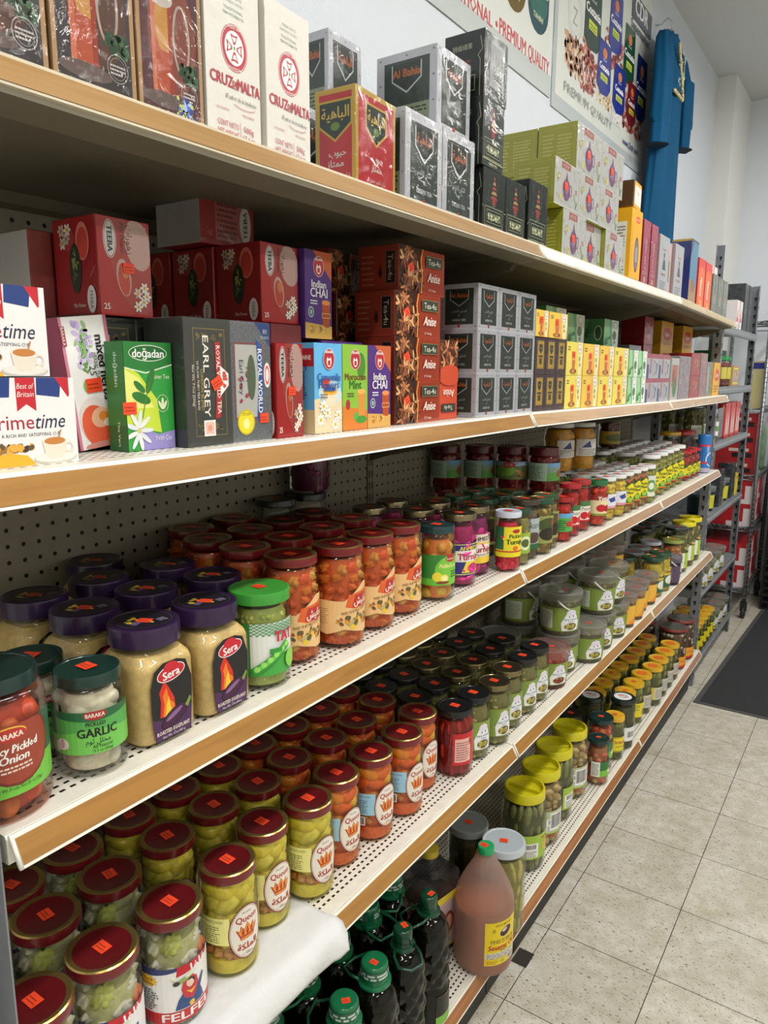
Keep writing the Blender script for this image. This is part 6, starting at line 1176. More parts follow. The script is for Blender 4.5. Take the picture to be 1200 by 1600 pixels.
jk('tomato_s', lambda: jar('jar', 'pickled_tomato_jar', .04, .165, .037, .013, ('flat', '#16302c'), f_two((.013, .012, .012), cm('#b04830', '#b8684c', '#a07a54'), F_('#7c4a2c'), .13, 5), [('label', -.5, .035, .11, .055, TOM())], sh=.026, ssz=.012))
YC = ('flat', '#d9a828', '#e0b52c', '#d9a81f'); YO = ('flat', '#d9a828', '#d8b02c', '#cfa21f')
yl = lb_sm('#d3c02c', [('frame', .002, .002, .098, .058, .0016, '#2c4a2c'), ('text', 'Orlando', .05, .04, .013, '#a8302a', .07, 0, 0, .0006), ('text', 'PICKLES', .05, .022, .007, '#2c4a2c', .05), ('rect', 0, 0, .1, .006, '#8a8a2c')])
gp = f_two((.008, .008, .018), cm('#66682e', '#5a5e2a', '#757436'), F_('#40421c'), .135, 4, orient='up')
yl2 = lb_sm('#c9c8b0', [('rect', .03, 0, .1, .06, '#b9b4a0'), ('lines', .036, .008, .094, .052, 6, '#6c6c8a'), ('rect', 0, 0, .03, .06, '#c9b43c')])
jk('yorl', lambda: jar('jar', 'pickle_jar', .0375, .168, .036, .017, YC, gp, [('label', -.5, .034, .11, .06, yl)], sh=.022, ssz=.013))
jk('yhalf', lambda: jar('jar', 'pickle_jar', .0445, .168, .0425, .015, YO, gp, [('label', -.5, .03, .12, .06, lb_sm('#c9bc1c', [('ell', .07, .02, .014, .016, '#8a6a34'), ('lines', .01, .03, .05, .055, 4, '#5a5a2c')]))], sh=.022, ssz=.014))
jk('yround', lambda: jar('jar', 'pickle_jar', .0445, .168, .0425, .015, YO, gp, [('label', -.5, .03, .12, .055, yl2)], sh=.022, stick=None))
_yr = JR['yround']
def mk_yr():
    r = _yr(); lid = [c for c in r.children if c.name.startswith('lid')][0]; a = Art(.06, .06); a.ell(.03, .03, .021, .021, '#c94f1c', 24); a.ell(.03, .03, .014, .014, '#dc7a2c', 20); a.text('PICKLES', .03, .03, .006, '#a8341c', wmax=.022, bold=.0004)
    mb = MB(); a.emit(mb, lambda u, v, w: (u-.03, v-.03, .0143+w)); mb.build('lid_print', lid); return r
jk('yround', mk_yr)
def mk_bw():
    r = jar('jar', 'vine_leaf_jar', .048, .197, .0465, .016, ('flat', '#16241f'), f_two((.012, .007, .03), cm('#4c4c26', '#5a582e', '#3e3f20'), F_('#303018'), .16, 4, 1.1, orient='up'), [('label', -.35, .035, .11, .055, lb_sm('#dcdcde', [('bars', .03, .012, .062, .045, 12), ('rect', 0, 0, .02, .06, '#b8b8bc')]))], sh=.03, stick=None)
    lid = [c for c in r.children if c.name.startswith('lid')][0]; a = Art(.08, .08); a.ell(.04, .04, .033, .033, '#dfe3e3', 30); a.ell(.03, .045, .012, .008, '#d06a6a'); a.ell(.052, .042, .010, .007, '#c98a8a'); a.lines(.03, .024, .056, .034, 3, '#5c8a6c'); a.ell(.04, .055, .016, .005, '#8fae9a')
    mb = MB(); a.emit(mb, lambda u, v, w: (u-.04, v-.04, .0153+w)); mb.build('lid_print', lid); return r
jk('vine', mk_bw)
jk('darklid', lambda: jar('jar', 'pickle_jar', .044, .19, .042, .014, ('flat', '#151a18'), gp, [], sh=.03))
jk('greybig', lambda: jar('jar', 'pickle_jar', .068, .20, .066, .013, ('flat', P('#84867f', .25, metal=.6, var=.2, vs=40), P('#9c7a72', .3, metal=.6), '#7c2a22'), f_two((.010, .009, .009), cm('#4c3424', '#5c4030', '#a09a8c'), F_('#3c2a1c'), .17, 4), [('label', -.5, .01, .12, .055, lb_sm('#d0902c', [('rect', 0, 0, .1, .012, '#b02c24'), ('text', 'PICKLES', .05, .035, .012, '#9c2420', .07)]))], sh=.018, stick=None))
jk('peppers', lambda: jar('jar', 'pepperoncini_jar', .058, .24, .056, .018, ('flat', '#a9b2b8', '#bcc4ca', '#b4bcc2'), f_two((.012, .010, .030), cm('#8c8440', '#989050', '#7c7838'), F_('#66602c'), .2, 4, orient='up'), [], sh=.02, ssz=.016))
jk('peppers_g', lambda: jar('jar', 'pickle_jar', .056, .24, .054, .018, ('flat', '#7e8484', '#8c9292', '#868c8c'), f_two((.012, .010, .030), cm('#4c4a28', '#3c3c20'), F_('#302f18'), .2, 4, orient='up'), [], sh=.02, ssz=.016))
# ------------------------------------------------------------------ jars on the third, fourth and fifth shelves
def J(key, k, x, y, label, group=None, th=0, dz=0):
    return put('J'+key, JR[key], x, y, zs(k, y)+.0008+dz, th, label, group)
rj = random.Random(11)
def rt(a=.25): return rj.uniform(-a, a)
def rows(key, k, pts, desc, group, row, dz=0, th=None, names=None):
    for i, (x, y) in enumerate(pts):
        where = f'{ORD[i]} from left' if len(pts) > 1 else 'only one'
        J(names[i] if names else key, k, x, y, f'{desc}, {row}, {where}', group, (rt() if th is None else th), dz)
# third shelf
J('onion', 3, -.066, .030, 'jar of spicy pickled onion with a dark green lid at the left edge')
J('garlic', 3, -.056, .141, 'pickled garlic jar with a dark lid and green label in front', 'garlic jars'); J('garlic', 3, -.140, .118, 'pickled garlic jar half hidden behind the onion and garlic jars', 'garlic jars', .5)
g = 'eggplant spread jars with purple lids'; d = 'squarish eggplant spread jar with a purple lid'
rows('sera', 3, [(-.066, .222), (-.066, .322)], d, g, 'front row', th=.0)
rows('sera', 3, [(-.172, .214), (-.18, .318), (-.158, .425)], d, g, 'second row', th=0); rows('sera', 3, [(-.278, .208), (-.284, .314), (-.262, .425)], d, g, 'third row', th=0); rows('sera', 3, [(-.378, .372)], d, g, 'back row', th=0)
J('peas', 3, -.060, .421, 'tall jar of green peas with a bright green lid')
g = 'mixed pickle jars with dark red lids and orange labels'; d = 'orange mixed pickle jar with dark red lid'
rows('mix', 3, [(-.083, .516), (-.066, .615), (-.071, .714), (-.074, .811)], d, g, 'front row', th=0); rows('mix', 3, [(-.178, .512), (-.172, .612), (-.178, .712), (-.184, .811)], d, g, 'second row'); rows('mix', 3, [(-.272, .520), (-.270, .619), (-.280, .718), (-.284, .815)], d, g, 'third row'); rows('mix', 3, [(-.365, .565), (-.372, .68)], d, g, 'back row')
J('lemon', 3, -.057, .925, 'pickled lemon jar with a dark teal lid and green label'); J('darklid', 3, -.372, .80, 'tall dark-lidded jar at the back beside the red-lidded jars', 'dark-lidded jars at the back'); J('darklid', 3, -.372, .90, 'tall dark-lidded jar at the back under the beet jar', 'dark-lidded jars at the back')
put('Jtallglass', JR['tallglass'], -.367, .905, zs(3, .9)+.192, 0, 'dark purple beet jar standing on top of a back jar against the pegboard')
g = 'turnip jars with bronze lids'
J('turnip', 3, -.070, 1.040, 'pink turnip jar with a blue and yellow label next to the lemon jar', g, -.1); J('turnip2', 3, -.085, 1.135, 'pink turnip jar with a white label beside the white-lidded turnip jar', g)
rows('turnip', 3, [(-.165, 1.025), (-.18, 1.125)], 'pink turnip jar with bronze lid', g, 'second row'); rows('turnip', 3, [(-.265, .985), (-.27, 1.085)], 'pink turnip jar with bronze lid', g, 'third row')
J('smallgreen', 3, -.155, .93, 'small pickle jar with a dark green lid behind the lemon jar', 'small dark green lidded jars'); J('whiteturnip', 3, -.030, 1.205, 'red turnip jar with a white lid and yellow and green label')
J('smallgreen', 3, -.032, 1.272, 'small pickle jar with a dark green lid beside the white-lidded jar', 'small dark green lidded jars', -.2); J('tulk', 3, -.048, 1.345, 'olive jar with a grey label and a dark lid in the front row'); J('greengold', 3, -.050, 1.478, 'pickle jar with a green lid left of the small red sauce jar')
J('greengold', 3, -.040, 1.412, 'pickle jar with a green lid beside the grey-labelled olive jar')
rows('greengold', 3, [(-.15, 1.235), (-.145, 1.315), (-.14, 1.40), (-.15, 1.49)], 'pickle jar with a green lid', 'green-lidded jars at the back', 'second row'); rows('greengold', 3, [(-.235, 1.235), (-.225, 1.32), (-.22, 1.41), (-.24, 1.50)], 'pickle jar with a green lid', 'green-lidded jars at the back', 'third row')
J('redsmall', 3, -.046, 1.585, 'small red sauce jar with a green and blue label in front', 'small red sauce jars', -.3)
J('redtall', 3, -.055, 1.668, 'taller red pepper sauce jar with a red lid, left of two', 'taller red sauce jars'); J('redtall', 3, -.058, 1.760, 'taller red pepper sauce jar with a red lid, beside the green-lidded jar', 'taller red sauce jars')
J('yonca', 3, -.042, 1.865, 'jar of red peppers with a green lid and cream label')
jb = [(-.125, 1.640), (-.212, 1.615), (-.300, 1.585), (-.378, 1.525)]
for i, (x, y) in enumerate(jb):
    J('redsmall', 3, x, y, f'small red sauce jar carrying the burgundy jar, {ORD[i]} from the front', 'small red sauce jars')
    J('jumbo2' if i == 1 else 'jumbo', 3, x, y, f'large burgundy compote jar standing on a small red jar, {ORD[i]} from the front', 'large burgundy jars on top', -.15, .1235)
wd = 'white-lidded pickle jar'; g = 'white-lidded pickle jars'
rows('x', 3, [(-.052, 1.975), (-.045, 2.062), (-.045, 2.146), (-.045, 2.231), (-.045, 2.318), (-.040, 2.402)], wd, g, 'front row of the small ones', th=-.05, names=['yellowish', 'yellowish', 'yellowlab', 'yellowlab', 'yellowlab', 'okra'])
for r, (x, nm) in enumerate(((-.135, 'second'), (-.222, 'third'), (-.31, 'back'))):
    rows('okra', 3, [(x, 2.245+i*.083) for i in range(3)] if r == 2 else [(x, 1.985+i*.083) for i in range(6)], wd, g, f'{nm} row of the small ones')
for i, (x, y) in enumerate(((-.22, 2.0), (-.185, 2.10))): pass
J('eggs', 3, -.215, 1.985, 'large jar of yellow pickled eggs standing on white lids, left one', 'large jars of yellow pickled eggs', 0, .1395); J('eggs', 3, -.180, 2.092, 'large jar of yellow pickled eggs standing on white lids, right one', 'large jars of yellow pickled eggs', -.2, .1395)
g = 'larger white-lidded jars with yellow labels'; wd = 'larger white-lidded jar with yellow label'
rows('bigwhite', 3, [(-.056, 2.500), (-.058, 2.618), (-.064, 2.736), (-.066, 2.84), (-.066, 2.945)], wd, g, 'front row', th=-.05)
rows('bigwhite', 3, [(-.155, 2.53+i*.092) for i in range(7)], wd, g, 'second row'); rows('bigwhite', 3, [(-.245, 2.52+i*.092) for i in range(7)], wd, g, 'third row'); rows('bigwhite', 3, [(-.335, 2.52+i*.092) for i in range(7)], wd, g, 'back row')
J('darkred', 3, -.25, 2.615, 'dark red sauce jar standing on white lids at the back', None, 0, .1675)
jk('redlidsmall', lambda: jar('jar', 'sauce_jar', .032, .13, .03, .014, ('flat', '#b01c26'), f_two((.012, .012, .012), cm('#7c1c1c', '#8e2420'), F_('#7a1a1a'), .1, 8), [('label', -.4, .02, .09, .05, lb_yellow())], sh=.02, stick=None))
jk('yellowlid', lambda: jar('jar', 'pickle_jar', .046, .20, .046, .014, ('flat', '#c9a01c'), f_two((.012, .012, .012), cm('#4c2c1c', '#5c3420'), F_('#40241a'), .16, 8), [], sh=.02, stick=None))
jk('redlidbig', lambda: jar('jar', 'pickle_jar', .044, .195, .044, .014, ('flat', '#a81c26'), f_two((.012, .012, .012), cm('#2c1c20', '#3a2226'), F_('#28181c'), .16, 8), [], sh=.02, stick=None))
J('redlidsmall', 3, -.058, 3.075, 'small jar with a red lid among the yellow-labelled jars', 'small red-lidded jars'); J('redlidsmall', 3, -.055, 3.165, 'small jar with a red lid near the blue can', 'small red-lidded jars'); J('redlidsmall', 3, -.055, 3.25, 'small jar with a red lid just left of the blue can', 'small red-lidded jars')
J('yellowlid', 3, -.15, 3.19, 'dark jar with a yellow lid behind the small red-lidded jars'); J('redlidbig', 3, -.12, 3.31, 'dark jar with a red lid behind the blue can, nearer one', 'dark jars with red lids'); J('redlidbig', 3, -.13, 3.42, 'dark jar with a red lid behind the blue can, farther one', 'dark jars with red lids')
def mk_can():
    r = empty('drink_can'); r['category'] = 'can'; mb = MB(); mb.lathe([(.026, 0), (.03, .003), (.03, .176), (.027, .18), (.0001, .178)], 28, P('#2a6fb4', .25, coat=.4)); mb.build('can_body', r)
    a = Art(.12, .17, '#2a6fb4'); a.rect(0, .12, .12, .13, '#c2344a'); a.rect(0, .0, .12, .02, '#a8a0b8'); a.ring(.07, .06, .03, .034, .005, '#dfe6ee'); a.rect(.02, .04, .05, .05, '#c2344a'); a.text('WAFER', .05, .1, .012, '#e6ecf4', rot=PI/2, wmax=.05)
    mb = MB(); a.emit(mb, wrap(.03, -.4, .004, .12), ustep=.006); mb.build('can_print', r); return r
put('can', mk_can, -.040, 3.40, zs(3, 3.4)+.0008, 0, 'tall round blue can with a red band at the end of the third shelf')

# fourth shelf
CL = .0022
g = 'mixed vegetable jars with a woman on the label'; d = 'mixed vegetable jar with red and gold lid'
rows('felfel', 4, [(-.074, .050), (-.079, .143), (-.076, .247)], d, g, 'front row', CL, th=0); rows('felfel', 4, [(-.188, .038), (-.190, .136), (-.191, .235)], d, g, 'second row', CL); rows('felfel', 4, [(-.287, .044), (-.285, .142), (-.290, .240)], d, g, 'third row', CL)
g = 'cauliflower pickle jars with a crown label'; d = 'yellow cauliflower pickle jar with crown label'; d2 = 'orange cauliflower pickle jar with crown label'
rows('queen_y', 4, [(-.073, .352), (-.097, .451), (-.080, .545)], d, g, 'front row', CL, th=-.02); rows('queen_y', 4, [(-.194, .341), (-.198, .442), (-.188, .536)], d, g, 'second row', .001); rows('queen_y', 4, [(-.291, .343), (-.292, .440), (-.286, .536)], d, g, 'third row')
rows('queen_o', 4, [(-.094, .641), (-.087, .741), (-.081, .841), (-.104, .938)], d2, g, 'front row', th=-.02); rows('queen_o', 4, [(-.200, .633), (-.190, .733), (-.188, .832), (-.208, .936)], d2, g, 'second row'); rows('queen_o', 4, [(-.292, .636), (-.286, .732), (-.285, .830), (-.302, .929)], d2, g, 'third row'); rows('queen_o', 4, [(-.384, .68), (-.38, .78), (-.38, .88)], d2, g, 'back row')
J('blackred', 4, -.066, 1.036, 'dark red pepper jar with a black lid and pink price panel')
g = 'olive jars with black lids'; g2 = 'olive jars with bronze lids'; d = 'green olive jar with a black lid'; d2 = 'green olive jar with a bronze lid'
rows('olive_b', 4, [(-.066, 1.124), (-.066, 1.404), (-.070, 1.494)], d, g, 'front row', th=0); rows('olive_g', 4, [(-.056, 1.214), (-.066, 1.310)], d2, g2, 'front row', th=0)
rows('olive_b', 4, [(-.166, 1.028), (-.166, 1.117), (-.158, 1.400), (-.166, 1.490)], d, g, 'second row'); rows('olive_g', 4, [(-.156, 1.210), (-.160, 1.304)], d2, g2, 'second row')
rows('olive_b', 4, [(-.262, 1.030), (-.256, 1.121), (-.252, 1.395), (-.258, 1.482)], d, g, 'third row'); rows('olive_g', 4, [(-.246, 1.212), (-.250, 1.302)], d2, g2, 'third row')
rows('olive_b', 4, [(-.35, 1.06), (-.345, 1.15), (-.345, 1.42)], d, g, 'back row'); rows('olive_g', 4, [(-.335, 1.242), (-.338, 1.332)], d2, g2, 'back row')
g = 'clear olive tubs with green labels'
J('tub_pink', 4, -.074, 1.610, 'short pinkish tub of red olives next to the black-lidded jars', None, .1); J('tub_low', 4, -.232, 1.612, 'low olive tub with a clear lid standing behind the pinkish tub', g, .2)
J('tub_low', 4, -.094, 1.735, 'lower olive tub under the handled tub, left end', g); J('tub_big', 4, -.090, 1.728, 'handled olive tub, leftmost one stacked on another tub', g, .05, .1215)
J('tub_low', 4, -.232, 1.745, 'lower olive tub in the shade of the second row, left end', g); J('tub_big', 4, -.228, 1.742, 'handled olive tub stacked in the shade of the second row, left end', g, .6, .1215)
J('tub_nohandle', 4, -.050, 1.858, 'single-height olive tub with a sticker between two tub stacks', g)
J('tub_low', 4, -.062, 1.986, 'lower olive tub under the middle handled tub', g); J('tub_big', 4, -.062, 1.980, 'handled olive tub in the middle of the front row', g, 0, .1215)
J('tub_low', 4, -.198, 1.90, 'lower olive tub in the second row behind the middle tubs', g); J('tub_big', 4, -.198, 1.90, 'handled olive tub stacked second row behind the middle tubs', g, .3, .1215)
J('tub_low', 4, -.198, 2.035, 'lower olive tub in the second row, right end', g); J('tub_big', 4, -.190, 2.035, 'handled olive tub stacked in the second row, right end', g, .3, .1215)
J('tub_low', 4, -.058, 2.118, 'lower olive tub under the rightmost handled tub', g); J('tub_big', 4, -.072, 2.125, 'handled olive tub, rightmost of the stacked front tubs', g, .3, .1215)
g = 'small tubs of orange relish'; J('tub_small', 4, -.044, 2.235, 'small relish tub beside the last stacked olive tubs', g); J('tub_small', 4, -.042, 2.34, 'small relish tub in the front row, middle one', g); J('tub_small', 4, -.056, 2.442, 'small relish tub in front of the green-lidded jars', g); J('tub_small', 4, -.05, 2.545, 'small relish tub nearest the purple handled tub', g)
for i, y in enumerate((2.24, 2.345, 2.45)):
    J('tub_small', 4, -.16, y, f'small relish tub at the bottom of the second row, {ORD[i]} from left', g); J('tub_small', 4, -.16, y, f'small relish tub on top of another in the second row, {ORD[i]} from left', g, 0, .1215)
J('greenlid', 4, -.055, 2.655, 'yellow pepper jar with a green lid in front of the others', 'yellow pepper jars with green lids'); J('greenlid', 4, -.150, 2.60, 'yellow pepper jar with a green lid in the second row, left', 'yellow pepper jars with green lids'); J('greenlid', 4, -.05, 2.755, 'yellow pepper jar with a green lid beside the purple tub', 'yellow pepper jars with green lids')
J('greylid', 4, -.15, 2.70, 'pickle jar with a grey lid, left of two', 'pickle jars with grey lids'); J('greylid', 4, -.15, 2.80, 'pickle jar with a grey lid, right of two', 'pickle jars with grey lids'); J('tub_purple', 4, -.032, 2.865, 'narrow tub of purple olives with a white handle')
J('whitelid', 4, -.13, 2.905, 'carrot pickle jar with a bluish white lid'); J('greengoldlid', 4, -.055, 2.97, 'carrot pickle jar with an olive green lid'); J('blackbig', 4, -.068, 3.095, 'large pickle jar with a black lid at the right end', 'large pickle jars at the right end')
jk('yellowbig', lambda: jar('jar', 'pickle_jar', .054, .205, .053, .02, ('deep', '#d9cc1c'), f_two((.010, .010, .02), cm('#6c6a38', '#5c5c2c', '#9c7c4c'), F_('#4c4a24'), .165, 12), [('label', -.4, .03, .12, .07, lb_sm('#9ab83c', [('rect', .0, .0, .045, .06, '#dcdcd6')]))], sh=.03, stick=None))
J('yellowbig', 4, -.066, 3.22, 'large pickle jar with a yellow lid at the shelf end', 'large pickle jars at the right end'); J('yellowbig', 4, -.066, 3.345, 'large pickle jar with a yellow lid, very last on its shelf', 'large pickle jars at the right end')
for i, (x, y) in enumerate(((-.19, 2.99), (-.19, 3.11), (-.19, 3.23))): J('blackbig', 4, x, y, f'large dark jar in the second row at the right end, {ORD[i]} from left', 'large dark jars in the second row')

# white paper lying over the front of the fourth shelf
def paper():
    mb = MB(); ny, pr = 44, [(-.150, .0), (-.12, .0012), (-.08, .0014), (-.04, .0014), (-.012, .0018), (.004, .0022), (.014, -.004), (.022, -.018), (.026, -.030), (.027, -.040), (.024, -.047)]
    v = []; f = []; rg = random.Random(5)
    for j in range(ny+1):
        y = .006 + (.512-.006)*j/ny
        for i, (x, z) in enumerate(pr):
            k = i/len(pr); wv = .0012*math.sin(y*60+i)+.0016*math.sin(y*23+i*.7)
            v.append((x+(wv*1.5+.004*math.sin(y*14) if i > 5 else 0)+(.004 if i > 6 and j > ny-3 else 0), y+(.004*math.sin(i*1.3) if j == ny else 0), zs(4, y)+z+.0004+(wv*.15+.0003 if i > 2 and i < 6 else 0)+(wv*1.2 if i > 8 else 0)))
    n = len(pr)
    for j in range(ny):
        for i in range(n-1): f.append((j*n+i, j*n+i+1, (j+1)*n+i+1, (j+1)*n+i))
    mb.add(v, f, P('#d9dadb', .7, bump=.7, bs=38), True); o = mb.build('paper_sheet'); md = o.modifiers.new('thick', 'SOLIDIFY'); md.thickness = .0006; md.offset = 1
    return tag(o, 'wrinkled white paper lying under the lower left jars, over the shelf edge', 'paper sheet')
paper()

# fifth shelf
def mk_oil(big=False):
    r = empty('oil_bottle'); r['category'] = 'oil bottle'; D = P('#090a04', .05, spec=.4); G = P('#12402a' if not big else '#176a42', .25, coat=.3); cr = .0275 if big else .0205
    mb = MB(); n = 80; H = []; 
    prof = [(0, .001), (.043, .001), (.0485, .008), (.049, .05), (.0485, .09), (.0455, .098), (.048, .106), (.049, .15), (.0485, .195), (.0465, .222), (.040, .243), (.030, .256), (.019, .262), (.0175, .278)]
    rings = []
    pr = []
    for a, b in zip(prof, prof[1:]):
        q = max(1, int(abs(b[1]-a[1])/.004))
        for i in range(q): pr.append((a[0]+(b[0]-a[0])*i/q, a[1]+(b[1]-a[1])*i/q))
    pr.append(prof[-1]); v = []; f = []
    for (rr, z) in pr:
        for i in range(n):
            t = 2*PI*i/n; k = 1
            if .1 < z < .23: k += (.11*min(abs(math.sin(4*t+z*70)), abs(math.sin(4*t-z*70))) - .06)*min(1, (.235-z)/.04)
            elif z <= .098: k += .004*math.cos(12*t)
            v.append((rr*k*math.cos(t), rr*k*math.sin(t), z))
    for j in range(len(pr)-1):
        for i in range(n): f.append((j*n+i, j*n+(i+1) % n, (j+1)*n+(i+1) % n, (j+1)*n+i))
    mb.add(v, f, D, True); mb.build('bottle', r)
    mb = MB(); mb.lathe([(.019, 0), (cr+.006, .001), (cr+.006, .005), (cr, .007), (cr-.001, .016)], 32, G); lo = mb.build('collar', r, (0, 0, .262))
    mb = MB(); pts = [(.02*math.cos(t)+(.0), .022*math.sin(t), 0) for t in (2.4, 1.6)]; q = cr-.0205; pts = [(-.012, .021+q, .002), (-.034, .027+q, 0), (-.060, .024+q, -.004), (-.068, 0, -.006), (-.060, -.024-q, -.004), (-.034, -.027-q, 0), (-.012, -.021-q, .002)]
    mb.tube(pts, .0032, G, 8); mb.build('carry_handle', r, (0, 0, .268))
    mb = MB(); pr = [(cr-.001, 0), (cr, .002), (cr-.0005, .022), (cr-.0015, .026), (cr-.004, .028), (.0001, .028)]; mb.lathe(pr, 36, G)
    if big:
        a = Art(.16, .018, '#2f5c48'); a.lines(.002, .002, .158, .016, 2, '#b3c4ba', .6, 4); a.emit(mb, wrap(cr, -.6, .003, .16), ustep=.004)
    cp = mb.build('cap', r, (0, 0, .278))
    sticker(cp, .004, -.004, .0284, .012, .3)
    a = Art(.13, .075, '#1a1d14'); a.rect(0, .0, .13, .022, '#6fa83c'); a.text('Minerva', .08, .011, .012, '#b3202a', wmax=.07, bold=.0006); a.text('Naturally', .08, .06, .008, '#a8b84c', wmax=.05); a.text('100% Olive', .075, .048, .008, '#a8b84c', wmax=.05); a.ell(.08, .034, .012, .007, '#7f9a3c', rot=.4)
    mb = MB(); a.emit(mb, wrap(.0493, -.5, .01, .13), ustep=.007, base=.0005); mb.build('label', r); return r
ob = [(-.040, .590), (-.046, .695), (-.048, .800), (-.060, .915), (-.052, .485)]; ob2 = [(-.150, .500), (-.150, .605), (-.150, .710), (-.150, .815), (-.158, .920)]; ob3 = [(-.255, .50), (-.255, .61), (-.255, .72), (-.255, .83), (-.26, .94)]
for nm, L in (('front', sorted(ob, key=lambda p: p[1])), ('second', ob2), ('third', ob3)):
    for i, (x, y) in enumerate(L): put('oil' if (nm == 'front' and y > .75) else 'oilbig', mk_oil if (nm == 'front' and y > .75) else (lambda: mk_oil(True)), x, y, zs(5, y)+.0008, (-.9, .5, -.3, 2.4, 1.2)[i] + (.7 if nm != 'front' else 0), f'dark oil bottle with a green cap, {nm} row, {ORD[i]} from left', 'dark oil bottles with green caps')
def mk_jug():
    r = empty('oil_jug'); r['category'] = 'oil jug'; R = .0725
    pr = [(0, .002), (.060, .001), (.069, .006), (.0725, .018), (.0725, .158), (.071, .162), (.0715, .166), (.070, .182), (.062, .205), (.050, .230), (.038, .253), (.026, .272), (.0175, .283), (.0155, .287), (.0155, .296)]
    mb = MB(); mb.lathe(pr, 48, glass('#f0e0d8', .2, milky=.40, mcol='#d6c2ba')); mb.build('jug_body', r)
    mb = MB(); mb.lathe([(.0001, .004), (.060, .004), (.069, .012), (.0705, .02), (.0705, .16), (.0001, .161)], 40, P('#c0703a', .3)); mb.build('contents', r)
    mb = MB(); mb.tube([(-.058, .030, .15), (-.068, .038, .18), (-.062, .036, .22), (-.040, .024, .262), (-.016, .010, .285)], [.010, .011, .011, .010, .008], glass('#e9dcc0', .2, milky=.6, mcol='#c49a5c'), 12); mb.build('handle', r)
    mb = MB(); mb.lathe([(.0195, 0), (.020, .002), (.0195, .016), (.0185, .0175), (.0001, .0175)], 36, P('#1f9a5c', .35)); lo = mb.build('cap', r, (0, 0, .2915)); sticker(lo, -.003, -.004, .0178, .015, .2)
    a = Art(.095, .115, '#e3c81f'); a.text('NICE BRAND', .05, .106, .006, '#5c4a14', wmax=.06, bold=.0002); a.ell(.055, .086, .019, .0125, '#e9dca0', rot=.35); a.ell(.055, .086, .018, .0115, '#3a2028', rot=.35); a.ell(.051, .0905, .008, .004, '#c9b8b8', rot=.35)
    a.text('茶', .022, .092, .008, '#6c5a1c'); a.text('特級芝麻油', .048, .063, .0095, '#5c4a14', wfix=.07); a.text('Sesame Oil', .047, .048, .0135, '#a8231f', wmax=.075, slant=.12, bold=.0007); a.text('BRAND', .05, .0385, .005, '#3a2a14', wmax=.02); a.rect(.003, .018, .092, .034, '#c9c6bc'); a.lines(.005, .019, .09, .033, 4, '#55524c', .45, 3); a.bars(.062, .004, .09, .017, 12); a.rect(.003, .002, .058, .016, '#e0c41f'); a.lines(.006, .004, .034, .014, 3, '#8a5a1c'); a.ell(.047, .009, .006, .004, '#8aa84c')
    mb = MB(); a.emit(mb, wrap(R, -.10, .038, .095), ustep=.01, base=.0006); mb.build('label', r); return r
put('jug', mk_jug, -.0275, 1.148, zs(5, 1.15)+.0008, -.32, 'sesame oil jug with a green cap and yellow label, overhanging the shelf edge')
def mk_canister():
    r = empty('plastic_canister'); r['category'] = 'canister'; g = glass('#d6d8dc', .12, milky=.12, mcol='#8f8f95', bump=.2, bs=10)
    mb = MB(); mb.rbox((-.05, -.07, 0), (.05, .07, .22), g, .012); mb.lathe([(.045, .22), (.04, .24), (.022, .25), (.022, .262)], 28, g); mb.build('canister_body', r)
    mb = MB(); mb.rbox((-.046, -.066, .004), (.046, .066, .16), P('#5c3a22', .3), .01); mb.build('contents', r)
    a = Art(.13, .15, '#23406e'); a.rect(0, .13, .13, .15, '#c9b43c'); a.poly([(.05, .01), (.13, .0), (.13, .13), (.04, .13)], '#b59a9c'); a.ell(.085, .07, .02, .03, '#7c3a28'); a.ell(.088, .07, .012, .02, '#c98a6c'); a.rect(.11, .02, .125, .11, '#d9b02c'); a.rect(0, .0, .13, .01, '#c9b43c')
    mb = MB(); a.emit(mb, lambda u, v, w: (.0502+w, -.065+u, .02+v)); a2 = Art(.09, .15, '#23406e'); a2.rect(0, .13, .09, .15, '#c9b43c'); a2.emit(mb, lambda u, v, w: (-.045+u, -.0702-w, .02+v)); mb.build('label', r)
    mb = MB(); mb.lathe([(.024, 0), (.024, .016), (.0001, .017)], 28, P('#c9b43c', .4)); mb.build('cap', r, (0, 0, .262)); return r
put('canister', mk_canister, -.155, 1.085, zs(5, 1.1)+.0008, -.2, 'square clear canister with a blue and yellow label behind the oil jug')
J('peppers_g', 5, -.150, 1.285, 'tall pickle jar with a dull grey lid in the second row'); J('peppers', 5, -.052, 1.262, 'tall yellow pepper jar with a light grey lid behind the oil jug', None, .4)
g = 'large pickle jars with yellow grip lids'
for i, ((x, y), k) in enumerate(zip(((-.096, 1.531), (-.102, 1.668), (-.115, 1.806), (-.119, 1.955)), ('cuke', 'mixbig', 'cuke', 'mixbig'))):
    J(k, 5, x, y, f'large pickle jar with a yellow lid, {ORD[i]} from left, of {"cucumbers" if k == "cuke" else "mixed vegetables"}', g, (.0, .3, .6, .15)[i])
J('tomato_s', 5, -.054, 2.075, 'smaller pickled tomato jar with a dark green lid', 'pickled tomato jars with dark green lids', .1); J('tomato', 5, -.080, 2.175, 'larger pickled tomato jar with a dark green lid', 'pickled tomato jars with dark green lids', .1); J('darklid', 5, -.185, 2.15, 'dark-lidded jar in the second row behind the tomato jars')
J('yorl', 5, -.058, 2.272, 'slim pickle jar with an orange-yellow lid and bordered yellow label'); J('vine', 5, -.062, 2.378, 'vine leaf jar with a black and white lid in front', 'vine leaf jars with black and white lids'); J('vine', 5, -.168, 2.325, 'vine leaf jar with a black and white lid in the second row', 'vine leaf jars with black and white lids')
g = 'pickle jars with yellow lids on the bottom shelf'; d = 'gherkin jar with a yellow lid'
